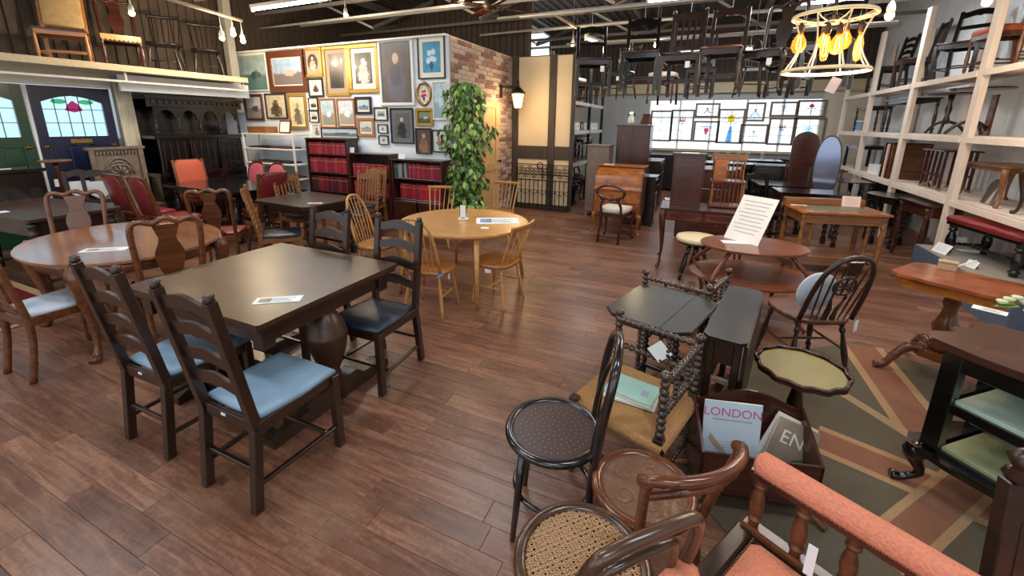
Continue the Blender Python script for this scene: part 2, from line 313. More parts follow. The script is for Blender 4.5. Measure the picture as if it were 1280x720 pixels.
# ------------------------------------------------------------------ furniture builders (local front faces -Y)
SPIN = [(.55, 0), (.7, .08), (1, .35), (.95, .5), (.7, .85), (.6, 1)]
def leg_part(t, kind, p, q, r, mat, name='leg'):
    """one leg from top p down to foot q"""
    p, q = Vector(p), Vector(q); b = MB()
    if kind == 'square': b.bar(q, p, r*2)
    elif kind == 'tapered': b.lathe([(r*.6, 0), (r, 1)], q, p, 4)
    elif kind == 'splay': b.lathe(prof(SPIN, r), q, p, 10)
    elif kind == 'turned': b.lathe(prof(VASE, r), q, p, 12)
    elif kind == 'bobbin': b.lathe(beads(r, max(4, int((p-q).length/(r*1.7)))), q, p, 10)
    elif kind == 'barley':
        L = (p-q).length; n = 34
        b.box(q+(p-q)*.06, (r*2, r*2, L*.12)); b.box(q+(p-q)*.9, (r*2, r*2, L*.2))
        b.lathe([(r*.92, .12+.68*i/n) for i in range(n+1)], q, p, 12, (.28, 2), 2*PI*.5/(r*3))
    elif kind == 'cabriole':
        o = Vector((math.copysign(1, q.x) if abs(q.x) > 1e-3 else 0, math.copysign(1, q.y), 0))*r
        L = p.z-q.z
        b.tube(smoothpath([p+o*.2, p+Vector((0, 0, -L*.12))+o*.9, p+Vector((0, 0, -L*.35))+o*.55, p+Vector((0, 0, -L*.65)), q+Vector((0, 0, L*.1))+o*.3, q+Vector((0, 0, .012))+o*1.3], 3), [r*x for x in (1.25, 1.35, 1.4, 1.35, 1.2, 1.05, .9, .78, .68, .6, .54, .5, .55, .7, .85, .8)], 8)
    elif kind == 'bulb':
        b.lathe([(r*.62, 0), (r*.62, .08), (r*.45, .1), (r*.7, .2), (r*.95, .34), (r*1.0, .46), (r*1.04, .485), (r*1.04, .51), (r*.98, .53), (r*.88, .62), (r*.6, .72), (r*.42, .75), (r*.5, .77), (r*.5, .8), (r*.4, .82), (r*.62, .86), (r*.62, 1)], q, p, 20)
    return b.obj(name, mat, t)
def sq_stretch(t, pairs, w, mat, name='stretcher'):
    for p, q in pairs: MB().bar(p, q, w).obj(name, mat, t)
def wavy(w_, h, n=10, dip=.35, hump=.5):
    """ladder rail outline, wavy top with a notch below"""
    up = []; lo = []
    for i in range(n+1):
        x = -w_/2+w_*i/n; k = 1-abs(2*i/n-1); k = k*k*(3-2*k)
        up.append((x, h*(.35+hump*k))); lo.append((x, -h*.5+h*dip*k-(h*.16 if i == n//2 else 0)))
    return lo+up[::-1]
def chair(name, label, loc, rz=0, back='ladder', wood_='oak_dark', seatm='blue_leather', leg='square', W=.45, D=.42, sh=.46, top=1.0, lean=.09, r=.021, n=4, cat='chair', group=None, backm=None, stretch=True, seat='pad', arms=False, tilt=None):
    t = thing(name, label, cat, loc, rz, group)
    if tilt: t.rotation_euler = tilt
    yb, yf = D/2, -D/2; hw = W/2; bw = hw*.9
    y_at = lambda z: yb+lean*max(0, (z-sh))/(top-sh)
    splay = back in ('hoop', 'spindle', 'wheel')
    # --- legs and seat
    if splay:
        o = ell(hw, D/2, 24, p=2.7); MB().prism(o, sh-.035, sh, smooth=True).obj('seat', seatm, t)
        for x in (-1, 1):
            for y in (-1, 1): leg_part(t, leg, (x*hw*.66, y*D*.32, sh-.03), (x*(hw*.66+.06), y*(D*.32)+(.07 if y > 0 else -.04), 0), r*.85, wood_)
            MB().lathe(prof(SPIN, .011), (x*(hw*.66+.035), -D*.32-.022, .2), (x*(hw*.66+.035), D*.32+.04, .2), 8).obj('stretcher', wood_, t)
        MB().lathe(prof(SPIN, .011), (-hw*.66-.03, 0, .2), (hw*.66+.03, 0, .2), 8).obj('stretcher', wood_, t)
    else:
        for x in (-1, 1):
            leg_part(t, leg, (x*(hw-r), yf+r, sh-.02), (x*(hw-r), yf+r, 0), r*(1.3 if leg == 'cabriole' else 1), wood_)
        zr = sh-.045
        for p, q in (((-hw+r, yf+r, zr), (hw-r, yf+r, zr)), ((-bw+r, yb, zr), (bw-r, yb, zr)), ((-hw+r, yf+r, zr), (-bw+r, yb, zr)), ((hw-r, yf+r, zr), (bw-r, yb, zr))):
            MB().bar(p, q, .06 if p[1] == q[1] else .024, .024 if p[1] == q[1] else .06, ref=(0, 1, 0)).obj('seat_rail', wood_, t) if False else MB().box(((p[0]+q[0])/2, (p[1]+q[1])/2, zr), (abs(p[0]-q[0]) if p[1] == q[1] else .024, .024 if p[1] == q[1] else abs(p[1]-q[1]), .06)).obj('seat_rail', wood_, t)
        out = [(-hw+.012, yf+.008), (0, yf+.002), (hw-.012, yf+.008), (hw-.008, 0), (bw-.012, yb-.02), (0, yb-.012), (-bw+.012, yb-.02), (-hw+.008, 0)]
        if seat == 'pad': MB().cushion(out, sh-.02, sh+.012, .014).obj('seat', seatm, t)
        elif seat == 'stuff': MB().cushion(out, sh-.02, sh+.05, .03).obj('seat', seatm, t)
        else: MB().prism(out, sh-.02, sh+.008).obj('seat', seatm, t)
        if stretch:
            for x in (-1, 1): MB().bar((x*(hw-r), yf+r, .13), (x*(bw-r), yb+.03, .13), .018, .026).obj('stretcher', wood_, t)
            MB().bar((-hw+r, yf+.1, .14), (hw-r, yf+.1, .14), .02, .02, ref=(0, 0, 1)).obj('stretcher', wood_, t)
            MB().bar((-bw+r, yb+.02, .2), (bw-r, yb+.02, .2), .02, .02, ref=(0, 0, 1)).obj('stretcher', wood_, t)
    # --- back
    def posts(rr=r, finial=True, twist=False):
        for x in (-1, 1):
            b = MB(); X = x*(bw-rr)
            if twist:
                b.bar((X, yb+.05, 0), (X, yb, sh), rr*2); L = top-sh
                b.bar((X, yb, sh), (X, y_at(sh+.1*L), sh+.1*L), rr*2); b.bar((X, y_at(top-.22*L), top-.22*L), (X, y_at(top), top), rr*2)
                b.lathe([(rr*.95, i/26) for i in range(27)], (X, y_at(sh+.1*L), sh+.1*L), (X, y_at(top-.22*L), top-.22*L), 10, (.3, 2), 2*PI*.5/(rr*3))
            else:
                b.bar((X, yb+.05, 0), (X, yb, sh*.92), rr*2); b.bar((X, yb, sh*.9), (X, y_at(top), top), rr*2)
            if finial: b.lathe([(rr*.7, 0), (rr*1.15, .008), (rr*.8, .016), (rr*1.1, .026), (rr*.5, .034)], (X, y_at(top), top), None, 8)
            b.obj('back_post', wood_, t)
    def railm(z0, h, outline=None, th=.016, nm='back_rail', mat=None):
        sl = math.atan2(lean, top-sh); M = Matrix.Translation((0, y_at(z0), z0)) @ Matrix.Rotation(-sl, 4, 'X')
        o = outline or [(-bw+r*2, -h/2), (bw-r*2, -h/2), (bw-r*2, h/2), (-bw+r*2, h/2)]
        return MB().prism(o, -th/2, th/2, 'y', M).obj(nm, mat or wood_, t)
    if back == 'ladder':
        posts()
        for i in range(n):
            z = top-.055-(top-sh-.14)*i/(n-.5); railm(z, .06, wavy(2*bw-r*3.6, .066), nm='ladder_rail')
    elif back == 'splat':
        xs, xt = bw-.02, bw-.005
        pts = [(-xs, yb+.05, 0), (-xs, yb, sh*.6), (-xs, yb, sh), (-xs*1.04, y_at(sh+.25), sh+.25), (-xt, y_at(top-.1), top-.1), (-xt*.93, y_at(top-.02), top-.02), (-xt*.7, y_at(top), top), (-xt*.38, y_at(top), top-.02), (-xt*.14, y_at(top), top+.006), (0, y_at(top), top+.012)]
        pts += [(-x, y, z) for x, y, z in pts[-2::-1]]; pp = smoothpath(pts, 4)
        MB().tube(pp, .021, 8).obj('back_frame', wood_, t)
        hh = top-sh-.03; half = [(.10, 0), (.085, .05), (.05, .13), (.048, .22), (.072, .36), (.088, .5), (.085, .6), (.06, .72), (.05, .8), (.065, .9), (.08, 1)]
        o = [(x*W/.45, z*hh) for x, z in half]; o = o+[(-x, z) for x, z in o[::-1]]
        sl = math.atan2(lean, top-sh); M = Matrix.Translation((0, yb, sh+.005)) @ Matrix.Rotation(-sl, 4, 'X')
        MB().prism(o, -.007, .007, 'y', M).obj('splat', wood_, t)
    elif back == 'slat':
        posts(twist=(leg == 'barley')); railm(top-.05, .09, [(-bw+.02, -.045), (bw-.02, -.045), (bw-.02, .03), (bw*.4, .05), (-bw*.4, .05), (-bw+.02, .03)], .018); railm(sh+.12, .04)
        for i in range(n):
            x = (-bw+.06)+(2*bw-.12)*i/(n-1); MB().bar((x, y_at(sh+.12), sh+.12), (x, y_at(top-.08), top-.08), .026, .009).obj('back_slat', wood_, t)
    elif back == 'rail':
        posts(finial=False); railm(top-.05, .08, wavy(2*bw-r*2, .09, hump=.35)); railm(sh+.24, .05)
    elif back == 'uphol':
        posts(finial=False); cc = .06; zb = sh+.1; o = [(-bw+.03, 0), (bw-.03, 0), (bw-.03, top-zb-cc), (bw-.03-cc, top-zb), (-bw+.03+cc, top-zb), (-bw+.03, top-zb-cc)]
        sl = math.atan2(lean, top-sh); M = Matrix.Translation((0, y_at(zb), zb)) @ Matrix.Rotation(-sl, 4, 'X')
        fo = [(x*1.1, z*1.045-.01) for x, z in o]; MB().prism(fo, -.012, .012, 'y', M).obj('back_frame', wood_, t)
        for s_ in (1, -1):
            b = MB().cushion(o, .012, .03, .02); M2 = M @ Matrix(((1, 0, 0, 0), (0, 0, -s_, 0), (0, 1, 0, 0), (0, 0, 0, 1)))
            b.v = [tuple(M2 @ Vector(v)) for v in b.v]
            if s_ < 0: b.f = [f[::-1] for f in b.f]
            b.obj('back_pad', backm or seatm, t)
    elif back == 'round':
        o = ell(bw, (top-sh-.06)/2, 22, 0, 0, 2.6); zc = (top+sh+.06)/2; sl = math.atan2(lean, top-sh); M = Matrix.Translation((0, y_at(zc), zc)) @ Matrix.Rotation(-sl, 4, 'X')
        MB().tube([M @ Vector((x, 0, z)) for x, z in o], .02, 8, True).obj('back_frame', wood_, t)
        for x in (-1, 1): MB().bar((x*bw*.8, yb+.04, 0), (x*bw*.8, yb, sh+.1), .036).obj('leg', wood_, t)
        for s_ in (1, -1):
            b = MB().cushion([(x*.93, z*.93) for x, z in o], 0, .02, .02); M2 = M @ Matrix(((1, 0, 0, 0), (0, 0, -s_, 0), (0, 1, 0, 0), (0, 0, 0, 1))); b.v = [tuple(M2 @ Vector(v)) for v in b.v]
            if s_ < 0: b.f = [f[::-1] for f in b.f]
            b.obj('back_pad', backm or seatm, t)
    elif back == 'balloon':
        zc = (top+sh+.2)/2; rz_ = (top-sh-.2)/2; pts = []
        for i in range(25):
            a = -PI*.36+i/24*(2*PI-PI*.28)+PI*.0; a = -PI/2+PI*.14+i/24*(2*PI-PI*.28)
            z = zc+rz_*math.sin(a); pts.append(Vector((bw*1.05*math.cos(a), y_at(z), z)))
        pts = [(bw*.8, yb+.06, 0), (bw*.78, yb, sh), (bw*.72, y_at(sh+.12), sh+.12)]+pts+[(-bw*.72, y_at(sh+.12), sh+.12), (-bw*.78, yb, sh), (-bw*.8, yb+.06, 0)]
        MB().tube(smoothpath(pts, 2), .02, 8, flat=1.2).obj('back_frame', wood_, t)
        MB().tube(smoothpath([(-bw*.75, y_at(sh+.2), sh+.2), (-bw*.3, y_at(sh+.2)+.01, sh+.215), (0, y_at(sh+.2)+.012, sh+.19), (bw*.3, y_at(sh+.2)+.01, sh+.215), (bw*.75, y_at(sh+.2), sh+.2)], 3), .017, 8, flat=1.5).obj('back_rail', wood_, t)
    elif back == 'spindle':
        ys = yb-.04; zt = top
        c = [(-hw*1.02, ys+lean-.02, 0), (-hw*.5, ys+lean+.012, 0), (0, ys+lean+.02, 0), (hw*.5, ys+lean+.012, 0), (hw*1.02, ys+lean-.02, 0)]
        cc = smoothpath(c, 3); MB().strip([[p+Vector((0, .006, zt-.04)) for p in cc], [p+Vector((0, .01, zt-.004)) for p in cc], [p+Vector((0, .012, zt)) for p in cc]], .02).obj('crest_rail', wood_, t)
        for i in range(n):
            k = -1+2*i/(n-1); x0 = k*hw*.72; x1 = k*hw*.9; rr = .012 if i in (0, n-1) else .008
            MB().lathe(prof(SPIN, rr), (x0, ys-.02+.03*(1-k*k), sh-.01), (x1, ys+lean+.012-.03*k*k, zt-.03), 8).obj('spindle', wood_, t)
    elif back in ('hoop', 'wheel'):
        ys = yb-.05; pts = []; N_ = 22
        for i in range(N_+1):
            a = PI*i/N_; x = hw*.8*math.copysign(abs(math.cos(a))**.75, math.cos(a)); h = (top-sh)*math.sin(a)**.62 if 0 < i < N_ else 0
            pts.append(Vector((x, ys+.03*(1-(x/hw)**2)+lean*h/(top-sh), sh+h-.005)))
        MB().tube(pts, .0125 if back == 'hoop' else .015, 8, flat=1.15).obj('hoop', wood_, t)
        def zh(x): 
            c_ = min(1, abs(x)/(hw*.8))**(1/.75); return (top-sh)*math.sqrt(max(0, 1-c_*c_))**.62
        for i in range(n):
            k = -1+2*i/(n-1); x1 = k*hw*.66; x0 = k*hw*.5
            if back == 'wheel' and abs(x1) < .05: continue
            h = zh(x1); MB().lathe(prof(SPIN, .0065), (x0, ys+.02, sh-.01), (x1, ys+.03*(1-(x1/hw)**2)+lean*h/(top-sh), sh+h-.006), 8).obj('spindle', wood_, t)
        if back == 'wheel':
            sl = math.atan2(lean, top-sh); M = Matrix.Translation((0, ys+.03, sh)) @ Matrix.Rotation(-sl, 4, 'X'); hh = top-sh-.02
            for s_ in (-1, 1): MB().prism([(s_*.012, .0), (s_*.045, .0), (s_*.03, hh*.22), (s_*.052, hh*.42), (s_*.03, hh*.3), (s_*.012, hh*.2)][::s_], -.006, .006, 'y', M).obj('splat', wood_, t)
            MB().prism([(-.03, hh*.78), (.03, hh*.78), (.045, hh), (-.045, hh)], -.006, .006, 'y', M).obj('splat', wood_, t)
            b = MB(); zc = hh*.6; b.tube([M @ Vector((.07*math.cos(a), 0, zc+.07*math.sin(a))) for a in [2*PI*i/20 for i in range(20)]], .009, 6, True)
            for i in range(8):
                a = 2*PI*i/8; b.lathe(prof(SPIN, .008), M @ Vector((0, 0, zc)), M @ Vector((.07*math.cos(a), 0, zc+.07*math.sin(a))), 6)
            b.obj('wheel_ornament', wood_, t)
    if arms:
        for x in (-1, 1):
            MB().tube(smoothpath([(x*bw, y_at(sh+.22), sh+.22), (x*(hw+.02), 0, sh+.23), (x*(hw+.02), yf+.06, sh+.21)], 4), .017, 8, flat=1.3).obj('arm', wood_, t)
            leg_part(t, 'turned', (x*(hw+.01), yf+.08, sh+.2), (x*(hw-.01), yf+.08, sh-.02), .018, wood_, 'arm_support')
    return t
def paper_tag(t, p, w_=.035, h=.05, rz=0, mat='tag_white', name='price_tag', tilt=0):
    M = Matrix.Rotation(rz, 3, 'Z') @ Matrix.Rotation(tilt, 3, 'Y')
    return MB().box(p, (w_, .003, h), M, 0).obj(name, mat, t)
def table(name, label, loc, rz, out, z, legs, legkind='square', wood_='oak_dark', topm=None, th=.025, apron=.08, r=.028, cat='table', group=None, inset=.05, stretch=0, edge=True, apron_mat=None):
    """top outline, list of leg positions (x,y) or ((x,y),(footx,footy))"""
    t = thing(name, label, cat, loc, rz, group); tp = topm or wood_
    b = MB(); e = .006
    sh_ = lambda k: [(x*k, y*k) for x, y in out]
    big = max(abs(c) for p in out for c in p)
    b.prism(sh_(1-e/big), z-th, z-th+e); b.prism(out, z-th+e, z-e); b.prism(sh_(1-e/big), z-e, z)
    b.obj('top', tp, t)
    if apron:
        xs = [l[0] if not isinstance(l[0], (tuple, list)) else l[0][0] for l in legs]; ys = [l[1] if not isinstance(l[0], (tuple, list)) else l[0][1] for l in legs]
        x0, x1, y0, y1 = min(xs), max(xs), min(ys), max(ys); zc = z-th-apron/2
        for c, d in (((0, y0, zc), (x1-x0, .022, apron)), ((0, y1, zc), (x1-x0, .022, apron)), ((x0, 0, zc), (.022, y1-y0, apron)), ((x1, 0, zc), (.022, y1-y0, apron))):
            MB().box((c[0] or (x0+x1)/2, c[1] or (y0+y1)/2, zc), d).obj('apron', apron_mat or wood_, t)
    for l in legs:
        p, q = (l, l) if not isinstance(l[0], (tuple, list)) else l
        leg_part(t, legkind, (p[0], p[1], z-th-(.0 if legkind not in ('turned', 'bobbin', 'barley') else 0)), (q[0], q[1], 0), r, wood_)
    if stretch:
        x = max(abs(l[0]) for l in legs if not isinstance(l[0], (tuple, list))); y = max(abs(l[1]) for l in legs if not isinstance(l[0], (tuple, list)))
        for p, q in (((-x, -y), (x, -y)), ((-x, y), (x, y)), ((-x, -y), (-x, y)), ((x, -y), (x, y))): MB().bar((p[0], p[1], stretch), (q[0], q[1], stretch), .024, .03, ref=(0, 0, 1)).obj('stretcher', wood_, t)
    return t
def card(p, w_, d_, label, group=None, rz=0, mat='card_white', h=.003, lines=True, cat='card', name='price_card', photo=None, tilt=0):
    """printed card lying on a surface"""
    o = thing(name, label, cat, p, rz, group); b = MB().box((0, 0, h/2), (w_, d_, h), None, 0)
    c = b.obj('sheet', mat, o)
    if lines:
        b = MB()
        for i in range(4): b.box((w_*.06*(i % 2), -d_*.3+d_*.17*i, h+.0004), (w_*(.6-.1*(i % 3)), d_*.06, .0008), None, 0)
        b.obj('printed_lines', 'ink_light', c)
    if photo: MB().box((-w_*.28, 0, h+.0004), (w_*.26, d_*.6, .0008), None, 0).obj('printed_photo', photo, c)
    return o
def standing_card(p, w_, h, rz, label, lean=.25, mat='card_white', name='sign_card', lines=True):
    o = thing(name, label, 'sign', p, rz); M = Matrix.Rotation(lean, 3, 'X')
    s_ = MB(); Mx = Matrix.Rotation(-lean, 3, 'X'); s_.box(Mx @ Vector((0, 0, h/2)), (w_, .003, h), Mx, 0); c = s_.obj('sheet', mat, o)
    sy, sz = math.sin(lean)*h*.8, math.cos(lean)*h*.8; MB().bar((0, sy+.004, sz), (0, sy+.05, 0), w_*.25, .002, b=0).obj('strut', mat, o)
    if lines:
        b = MB()
        for i in range(9): b.box(Mx @ Vector((0, -.002, h*(.88-.085*i))), (w_*(.8-.1*(i % 3)), .0012, h*.012), Mx, 0)
        b.obj('printed_lines', 'ink_light', c)
    return o
# ------------------------------------------------------------------ the building
XL, XR, YB, YF = -8.6, 3.55, 13.0, -2.2
def wallbox(name, x0, x1, y0, y1, z0, z1, mat, parent=None):
    o = MB().box(((x0+x1)/2, (y0+y1)/2, (z0+z1)/2), (x1-x0, y1-y0, z1-z0), None, 0).obj(name, mat, parent)
    return o if parent else struct(o)
# floor: sub-floor slab with every board laid on it
def floor_material():
    m, nt, b = newmat('floor_board'); N = nt.nodes.new; L = nt.links.new
    tc = N('ShaderNodeTexCoord'); oi = N('ShaderNodeObjectInfo'); ge = N('ShaderNodeNewGeometry')
    ad = N('ShaderNodeMath'); L(oi.outputs['Random'], ad.inputs[0]); L(ge.outputs['Random Per Island'], ad.inputs[1])
    fr = N('ShaderNodeMath'); fr.operation = 'FRACT'; L(ad.outputs[0], fr.inputs[0])
    mp = N('ShaderNodeMapping'); mp.inputs['Scale'].default_value = (3.2, 34, 5); L(ge.outputs['Position'], mp.inputs['Vector'])
    cb = N('ShaderNodeCombineXYZ'); mu = N('ShaderNodeMath'); mu.operation = 'MULTIPLY'; mu.inputs[1].default_value = 40; L(fr.outputs[0], mu.inputs[0]); L(mu.outputs[0], cb.inputs[0]); L(mu.outputs[0], cb.inputs[2]); L(cb.outputs[0], mp.inputs['Location'])
    n1 = N('ShaderNodeTexNoise'); n1.inputs['Scale'].default_value = 1; n1.inputs['Detail'].default_value = 8; n1.inputs['Roughness'].default_value = .68; n1.inputs['Distortion'].default_value = .8; L(mp.outputs[0], n1.inputs['Vector'])
    n2 = N('ShaderNodeTexNoise'); n2.inputs['Scale'].default_value = 1.6; n2.inputs['Detail'].default_value = 7; n2.inputs['Roughness'].default_value = .65; L(ge.outputs['Position'], n2.inputs['Vector'])
    n3 = N('ShaderNodeTexNoise'); n3.inputs['Scale'].default_value = 38; n3.inputs['Detail'].default_value = 8; n3.inputs['Roughness'].default_value = .75; L(ge.outputs['Position'], n3.inputs['Vector'])
    cr = N('ShaderNodeValToRGB'); e = cr.color_ramp.elements; e[0].position = .36; e[0].color = srgb((70, 44, 33)); e[1].position = .72; e[1].color = srgb((162, 116, 90)); e2 = cr.color_ramp.elements.new(.54); e2.color = srgb((116, 76, 58))
    s1 = N('ShaderNodeMath'); s1.operation = 'MULTIPLY_ADD'; s1.inputs[1].default_value = .62; L(n1.outputs['Fac'], s1.inputs[0])
    s2 = N('ShaderNodeMath'); s2.operation = 'MULTIPLY_ADD'; s2.inputs[1].default_value = .13; L(fr.outputs[0], s2.inputs[0])
    s3 = N('ShaderNodeMath'); s3.operation = 'MULTIPLY'; s3.inputs[1].default_value = .34; L(n3.outputs['Fac'], s3.inputs[0]); L(s3.outputs[0], s2.inputs[2]); L(s2.outputs[0], s1.inputs[2])
    L(s1.outputs[0], cr.inputs[0])
    wr = N('ShaderNodeMix'); wr.data_type = 'RGBA'; wr.blend_type = 'MIX'; wr.inputs[7].default_value = srgb((146, 116, 97))
    mr = N('ShaderNodeMapRange'); mr.inputs[1].default_value = .5; mr.inputs[2].default_value = .75; mr.inputs[3].default_value = 0; mr.inputs[4].default_value = .6; L(n2.outputs['Fac'], mr.inputs[0]); L(mr.outputs[0], wr.inputs[0])
    L(cr.outputs[0], wr.inputs[6]); L(wr.outputs[2], b.inputs['Base Color'])
    rr = N('ShaderNodeMapRange'); rr.inputs[3].default_value = .22; rr.inputs[4].default_value = .46; L(n3.outputs['Fac'], rr.inputs[0]); L(rr.outputs[0], b.inputs['Roughness'])
    bp = N('ShaderNodeBump'); bp.inputs['Strength'].default_value = .12; bp.inputs['Distance'].default_value = .004; L(n1.outputs['Fac'], bp.inputs['Height']); L(bp.outputs[0], b.inputs['Normal'])
floor_material(); plain('subfloor', (34, 22, 18), .9)
floor = wallbox('floor', XL-.2, XR+.2, YF, YB+.2, -.12, -.012, 'subfloor')
rows = int((YB-YF)/.122); pl = []; rnd = random.Random(3)
for i in range(rows):
    y = YF+.122*(i+.5); x = XL-.1-rnd.random()*.8
    while x < XR+.1:
        L_ = rnd.choice((.62, .8, .95, 1.2, 1.5)); x1 = min(x+L_, XR+.15); pl.append((max(x, XL-.1), x1, y)); x = x1
def vis(p):
    d = Vector(p)-CAMP; dz = d.dot(FW)
    if dz < .15: return None
    u, v = PX+F_PX*d.dot(RT)/dz, PY-F_PX*d.dot(UP)/dz
    return dz if -60 < u < 1340 and 0 < v < 790 else None
seen = sorted([(vis(((a+b)/2, y, 0)) or 1e9, a, b, y) for a, b, y in pl]); near = set()
PB = {}
for k, (d, a, b, y) in enumerate(seen[:300]):
    if d > 1e8: break
    key = round(b-a, 2); near.add((a, b, y))
    if key not in PB: PB[key] = MB().box((0, 0, -.006), (b-a-.0018, .1204, .012), None, .0009).mesh('plank', 'floor_board')
    link('plank', PB[key], floor, ((a+b)/2, y, rnd.uniform(-.0006, .0006)))
rest = MB()
for a, b, y in pl:
    if (a, b, y) not in near and b-a > .02: rest.box(((a+b)/2, y, -.006), (b-a-.0018, .1204, .012), None, 0)
tag(rest.obj('plank', 'floor_board', floor), None, None, kind='stuff')
# roof, rafters and purlins
roof = wallbox('ceiling', XL-.3, XR+.3, YF, YB+.3, 4.5, 4.56, 'roof_sheet')
b = MB()
for i in range(60):
    x = XL+.1+i*.204; b.box((x, (YF+YB)/2, 4.485), (.07, YB-YF, .03), None, 0)
tag(b.obj('roof_rib', 'roof_sheet', roof), None, None, kind='stuff')
for i, y in enumerate((-.6, .7, 1.9, 3.0, 4.1, 5.2, 6.35, 7.42, 8.6, 9.78, 10.9, 12.0)):
    MB().box(((XL+XR)/2, y, 3.85), (XR-XL, .045, .06)).obj('purlin', 'steel_grey' if i % 2 else 'steel_dark', roof)
for x in (-7.2, -4.4, -1.7, 1.0):
    MB().box((x, (YF+YB)/2, 4.3), (.09, YB-YF, .14)).obj('rafter', 'steel_dark', roof)
    for y in (1.2, 4.7, 8.2, 11.4):
        MB().bar((x, y, 3.85), (x+1.2, y+.7, 4.45), .07).obj('brace', 'steel_dark', roof); MB().bar((x, y, 3.85), (x-1.2, y-.7, 4.45), .05).obj('brace', 'steel_grey', roof)
        MB().bar((x, y, 3.82), (x, y+1.7, 4.3), .06).obj('brace', 'steel_dark', roof)
# far wall with its window opening
W0, W1, WZ0, WZ1 = -1.5, 2.62, 1.1, 2.42
far = wallbox('wall_back', -4.6, W0, YB, YB+.15, 0, 2.6, 'grey_wall')
wallbox('wall_back_pier', W1, XR+.2, YB, YB+.15, 0, 2.6, 'cream_wall'); wallbox('wall_back_sill', W0, W1, YB, YB+.15, 0, WZ0, 'grey_wall'); wallbox('wall_back_head', W0, W1, YB, YB+.15, WZ1, 2.6, 'grey_wall')
wallbox('trim_1', -4.6, XR, YB-.14, YB+.1, 2.6, 2.86, 'cream_beam'); wallbox('trim_2', W0-.1, W1+.1, YB-.1, YB, WZ0-.06, WZ0, 'cream_beam')
def corr(name, axis, fixed, a0, a1, z0, z1, mat, pitch=.14):
    pts = []; n = int((a1-a0)/pitch)
    for i in range(n):
        a = a0+(a1-a0)*i/n; st = (a1-a0)/n
        pts += [(a, 0), (a+st*.62, 0), (a+st*.66, .025), (a+st*.96, .025)]
    b = MB(); vs = []
    for a, d in pts:
        for z in (z0, z1): vs.append((a, fixed+d, z) if axis == 'x' else (fixed-d, a, z))
    b.add(vs, [(2*i, 2*i+2, 2*i+3, 2*i+1) for i in range(len(pts)-1)]); return struct(b.obj(name, mat))
corr('wall_back_upper', 'x', YB, -4.6, XR+.2, 2.86, 4.5, 'corrugated')
wallbox('wall_back_outer', -4.6, XR+.2, YB+.05, YB+.1, 2.86, 4.5, 'corrugated')
# right wall, pale boards
rw = wallbox('wall_right', XR, XR+.15, YF, YB, 0, 4.5, 'grey_wall')
for i in range(50): MB().box((XR-.004, YF+.15+i*.3, 2.25), (.008, .292, 4.5), None, .003).obj('wall_board', 'white_wall', rw)
# left wall: openings behind the two doors
wallbox('wall_left', XL-.15, XL, YF, 1.62, 0, 2.45, 'cream_wall'); wallbox('wall_left_sill', XL-.15, XL, 1.62, 3.72, 0, 1.45, 'cream_wall'); wallbox('wall_left_head', XL-.15, XL, 1.62, 3.72, 2.22, 2.45, 'cream_wall'); wallbox('wall_left_pier', XL-.15, XL, 3.72, 9.0, 0, 2.45, 'grey_wall')
corr('wall_left_upper', 'y', XL, YF, 9.0, 2.45, 4.5, 'corrugated'); wallbox('wall_left_outer', XL-.2, XL-.1, YF, 9.0, 2.45, 4.5, 'corrugated')
# gallery wall, brick wall, timber-framed panel, dark boards behind
gal = wallbox('wall_gallery', XL, -3.66, 5.8, 5.9, 0, 3.02, 'white_wall')
MB().box((-6.15, 5.79, 3.03), (4.95, .14, .03)).obj('wall_cap', 'white_paint', gal)
corr('wall_store', 'x', 9.0, XL-.1, -3.6, 0, 4.5, 'corrugated')
BX = -3.63
brickwall = wallbox('wall_brick', BX-.12, BX-.012, 5.8, 8.13, 0, 3.03, 'mortar')
bm = [MB().box((0, 0, 0), (.03, .212, .062), None, .004).mesh('brick', n_) for n_ in ('brick_red', 'brick_pale', 'brick_pale', 'brick_dark', 'brick_red', 'brick_pale')]
bh = [MB().box((0, 0, 0), (.03, .1, .062), None, .004).mesh('brick', n_) for n_ in ('brick_red', 'brick_pale', 'brick_pale')]
D0, D1, DZ = 6.46, 7.42, 2.14; cand = []
for j in range(41):
    z = .036+j*.0735
    y = 5.8+(.106 if j % 2 else 0)
    if j % 2: cand.append((5.853, z, 1))
    while y+.212 < 8.14:
        yc = y+.109
        if not (D0-.12 < yc < D1+.12 and z < DZ+.05): cand.append((yc, z, 0))
        y += .2225
cand.sort(key=lambda c: -c[1]); st = MB()
for k, (y, z, half) in enumerate(cand):
    if k < 300: link('brick', rnd.choice(bh if half else bm), brickwall, (BX-.014+rnd.uniform(-.004, .004), y, z))
    else: st.box((BX-.014, y, z), (.03, .1 if half else .212, .062), None, 0)
if st.v: tag(st.obj('brick', 'brick_pale', brickwall), None, None, kind='stuff')
struct(MB().box((BX-.06, (D0+D1)/2, DZ/2), (.14, D1-D0+.02, DZ), None, 0).obj('trim_6', 'cream_wall'))
dr = struct(link('door_1', None, None, (BX+.012, 0, 0)))
for c, d in (((0, D0+.06, DZ/2), (.04, .12, DZ)), ((0, D1-.06, DZ/2), (.04, .12, DZ)), ((0, (D0+D1)/2, DZ-.06), (.04, D1-D0-.24, .12)), ((0, (D0+D1)/2, .95), (.04, D1-D0-.24, .14)), ((0, (D0+D1)/2, .1), (.04, D1-D0-.24, .2))): MB().box(c, d).obj('door_rail', 'door_pine', dr)
for z0, z1 in ((.2, .88), (1.02, DZ-.12)): MB().box((-.008, (D0+D1)/2, (z0+z1)/2), (.022, D1-D0-.24, z1-z0)).obj('door_panel', 'door_pine', dr)
MB().lathe([(.012, 0), (.012, .04), (.026, .05), (.03, .065), (.02, .08)], (.02, D1-.06, 1.04), (1.02, D1-.06, 1.04), 12).obj('door_knob', 'iron', dr)
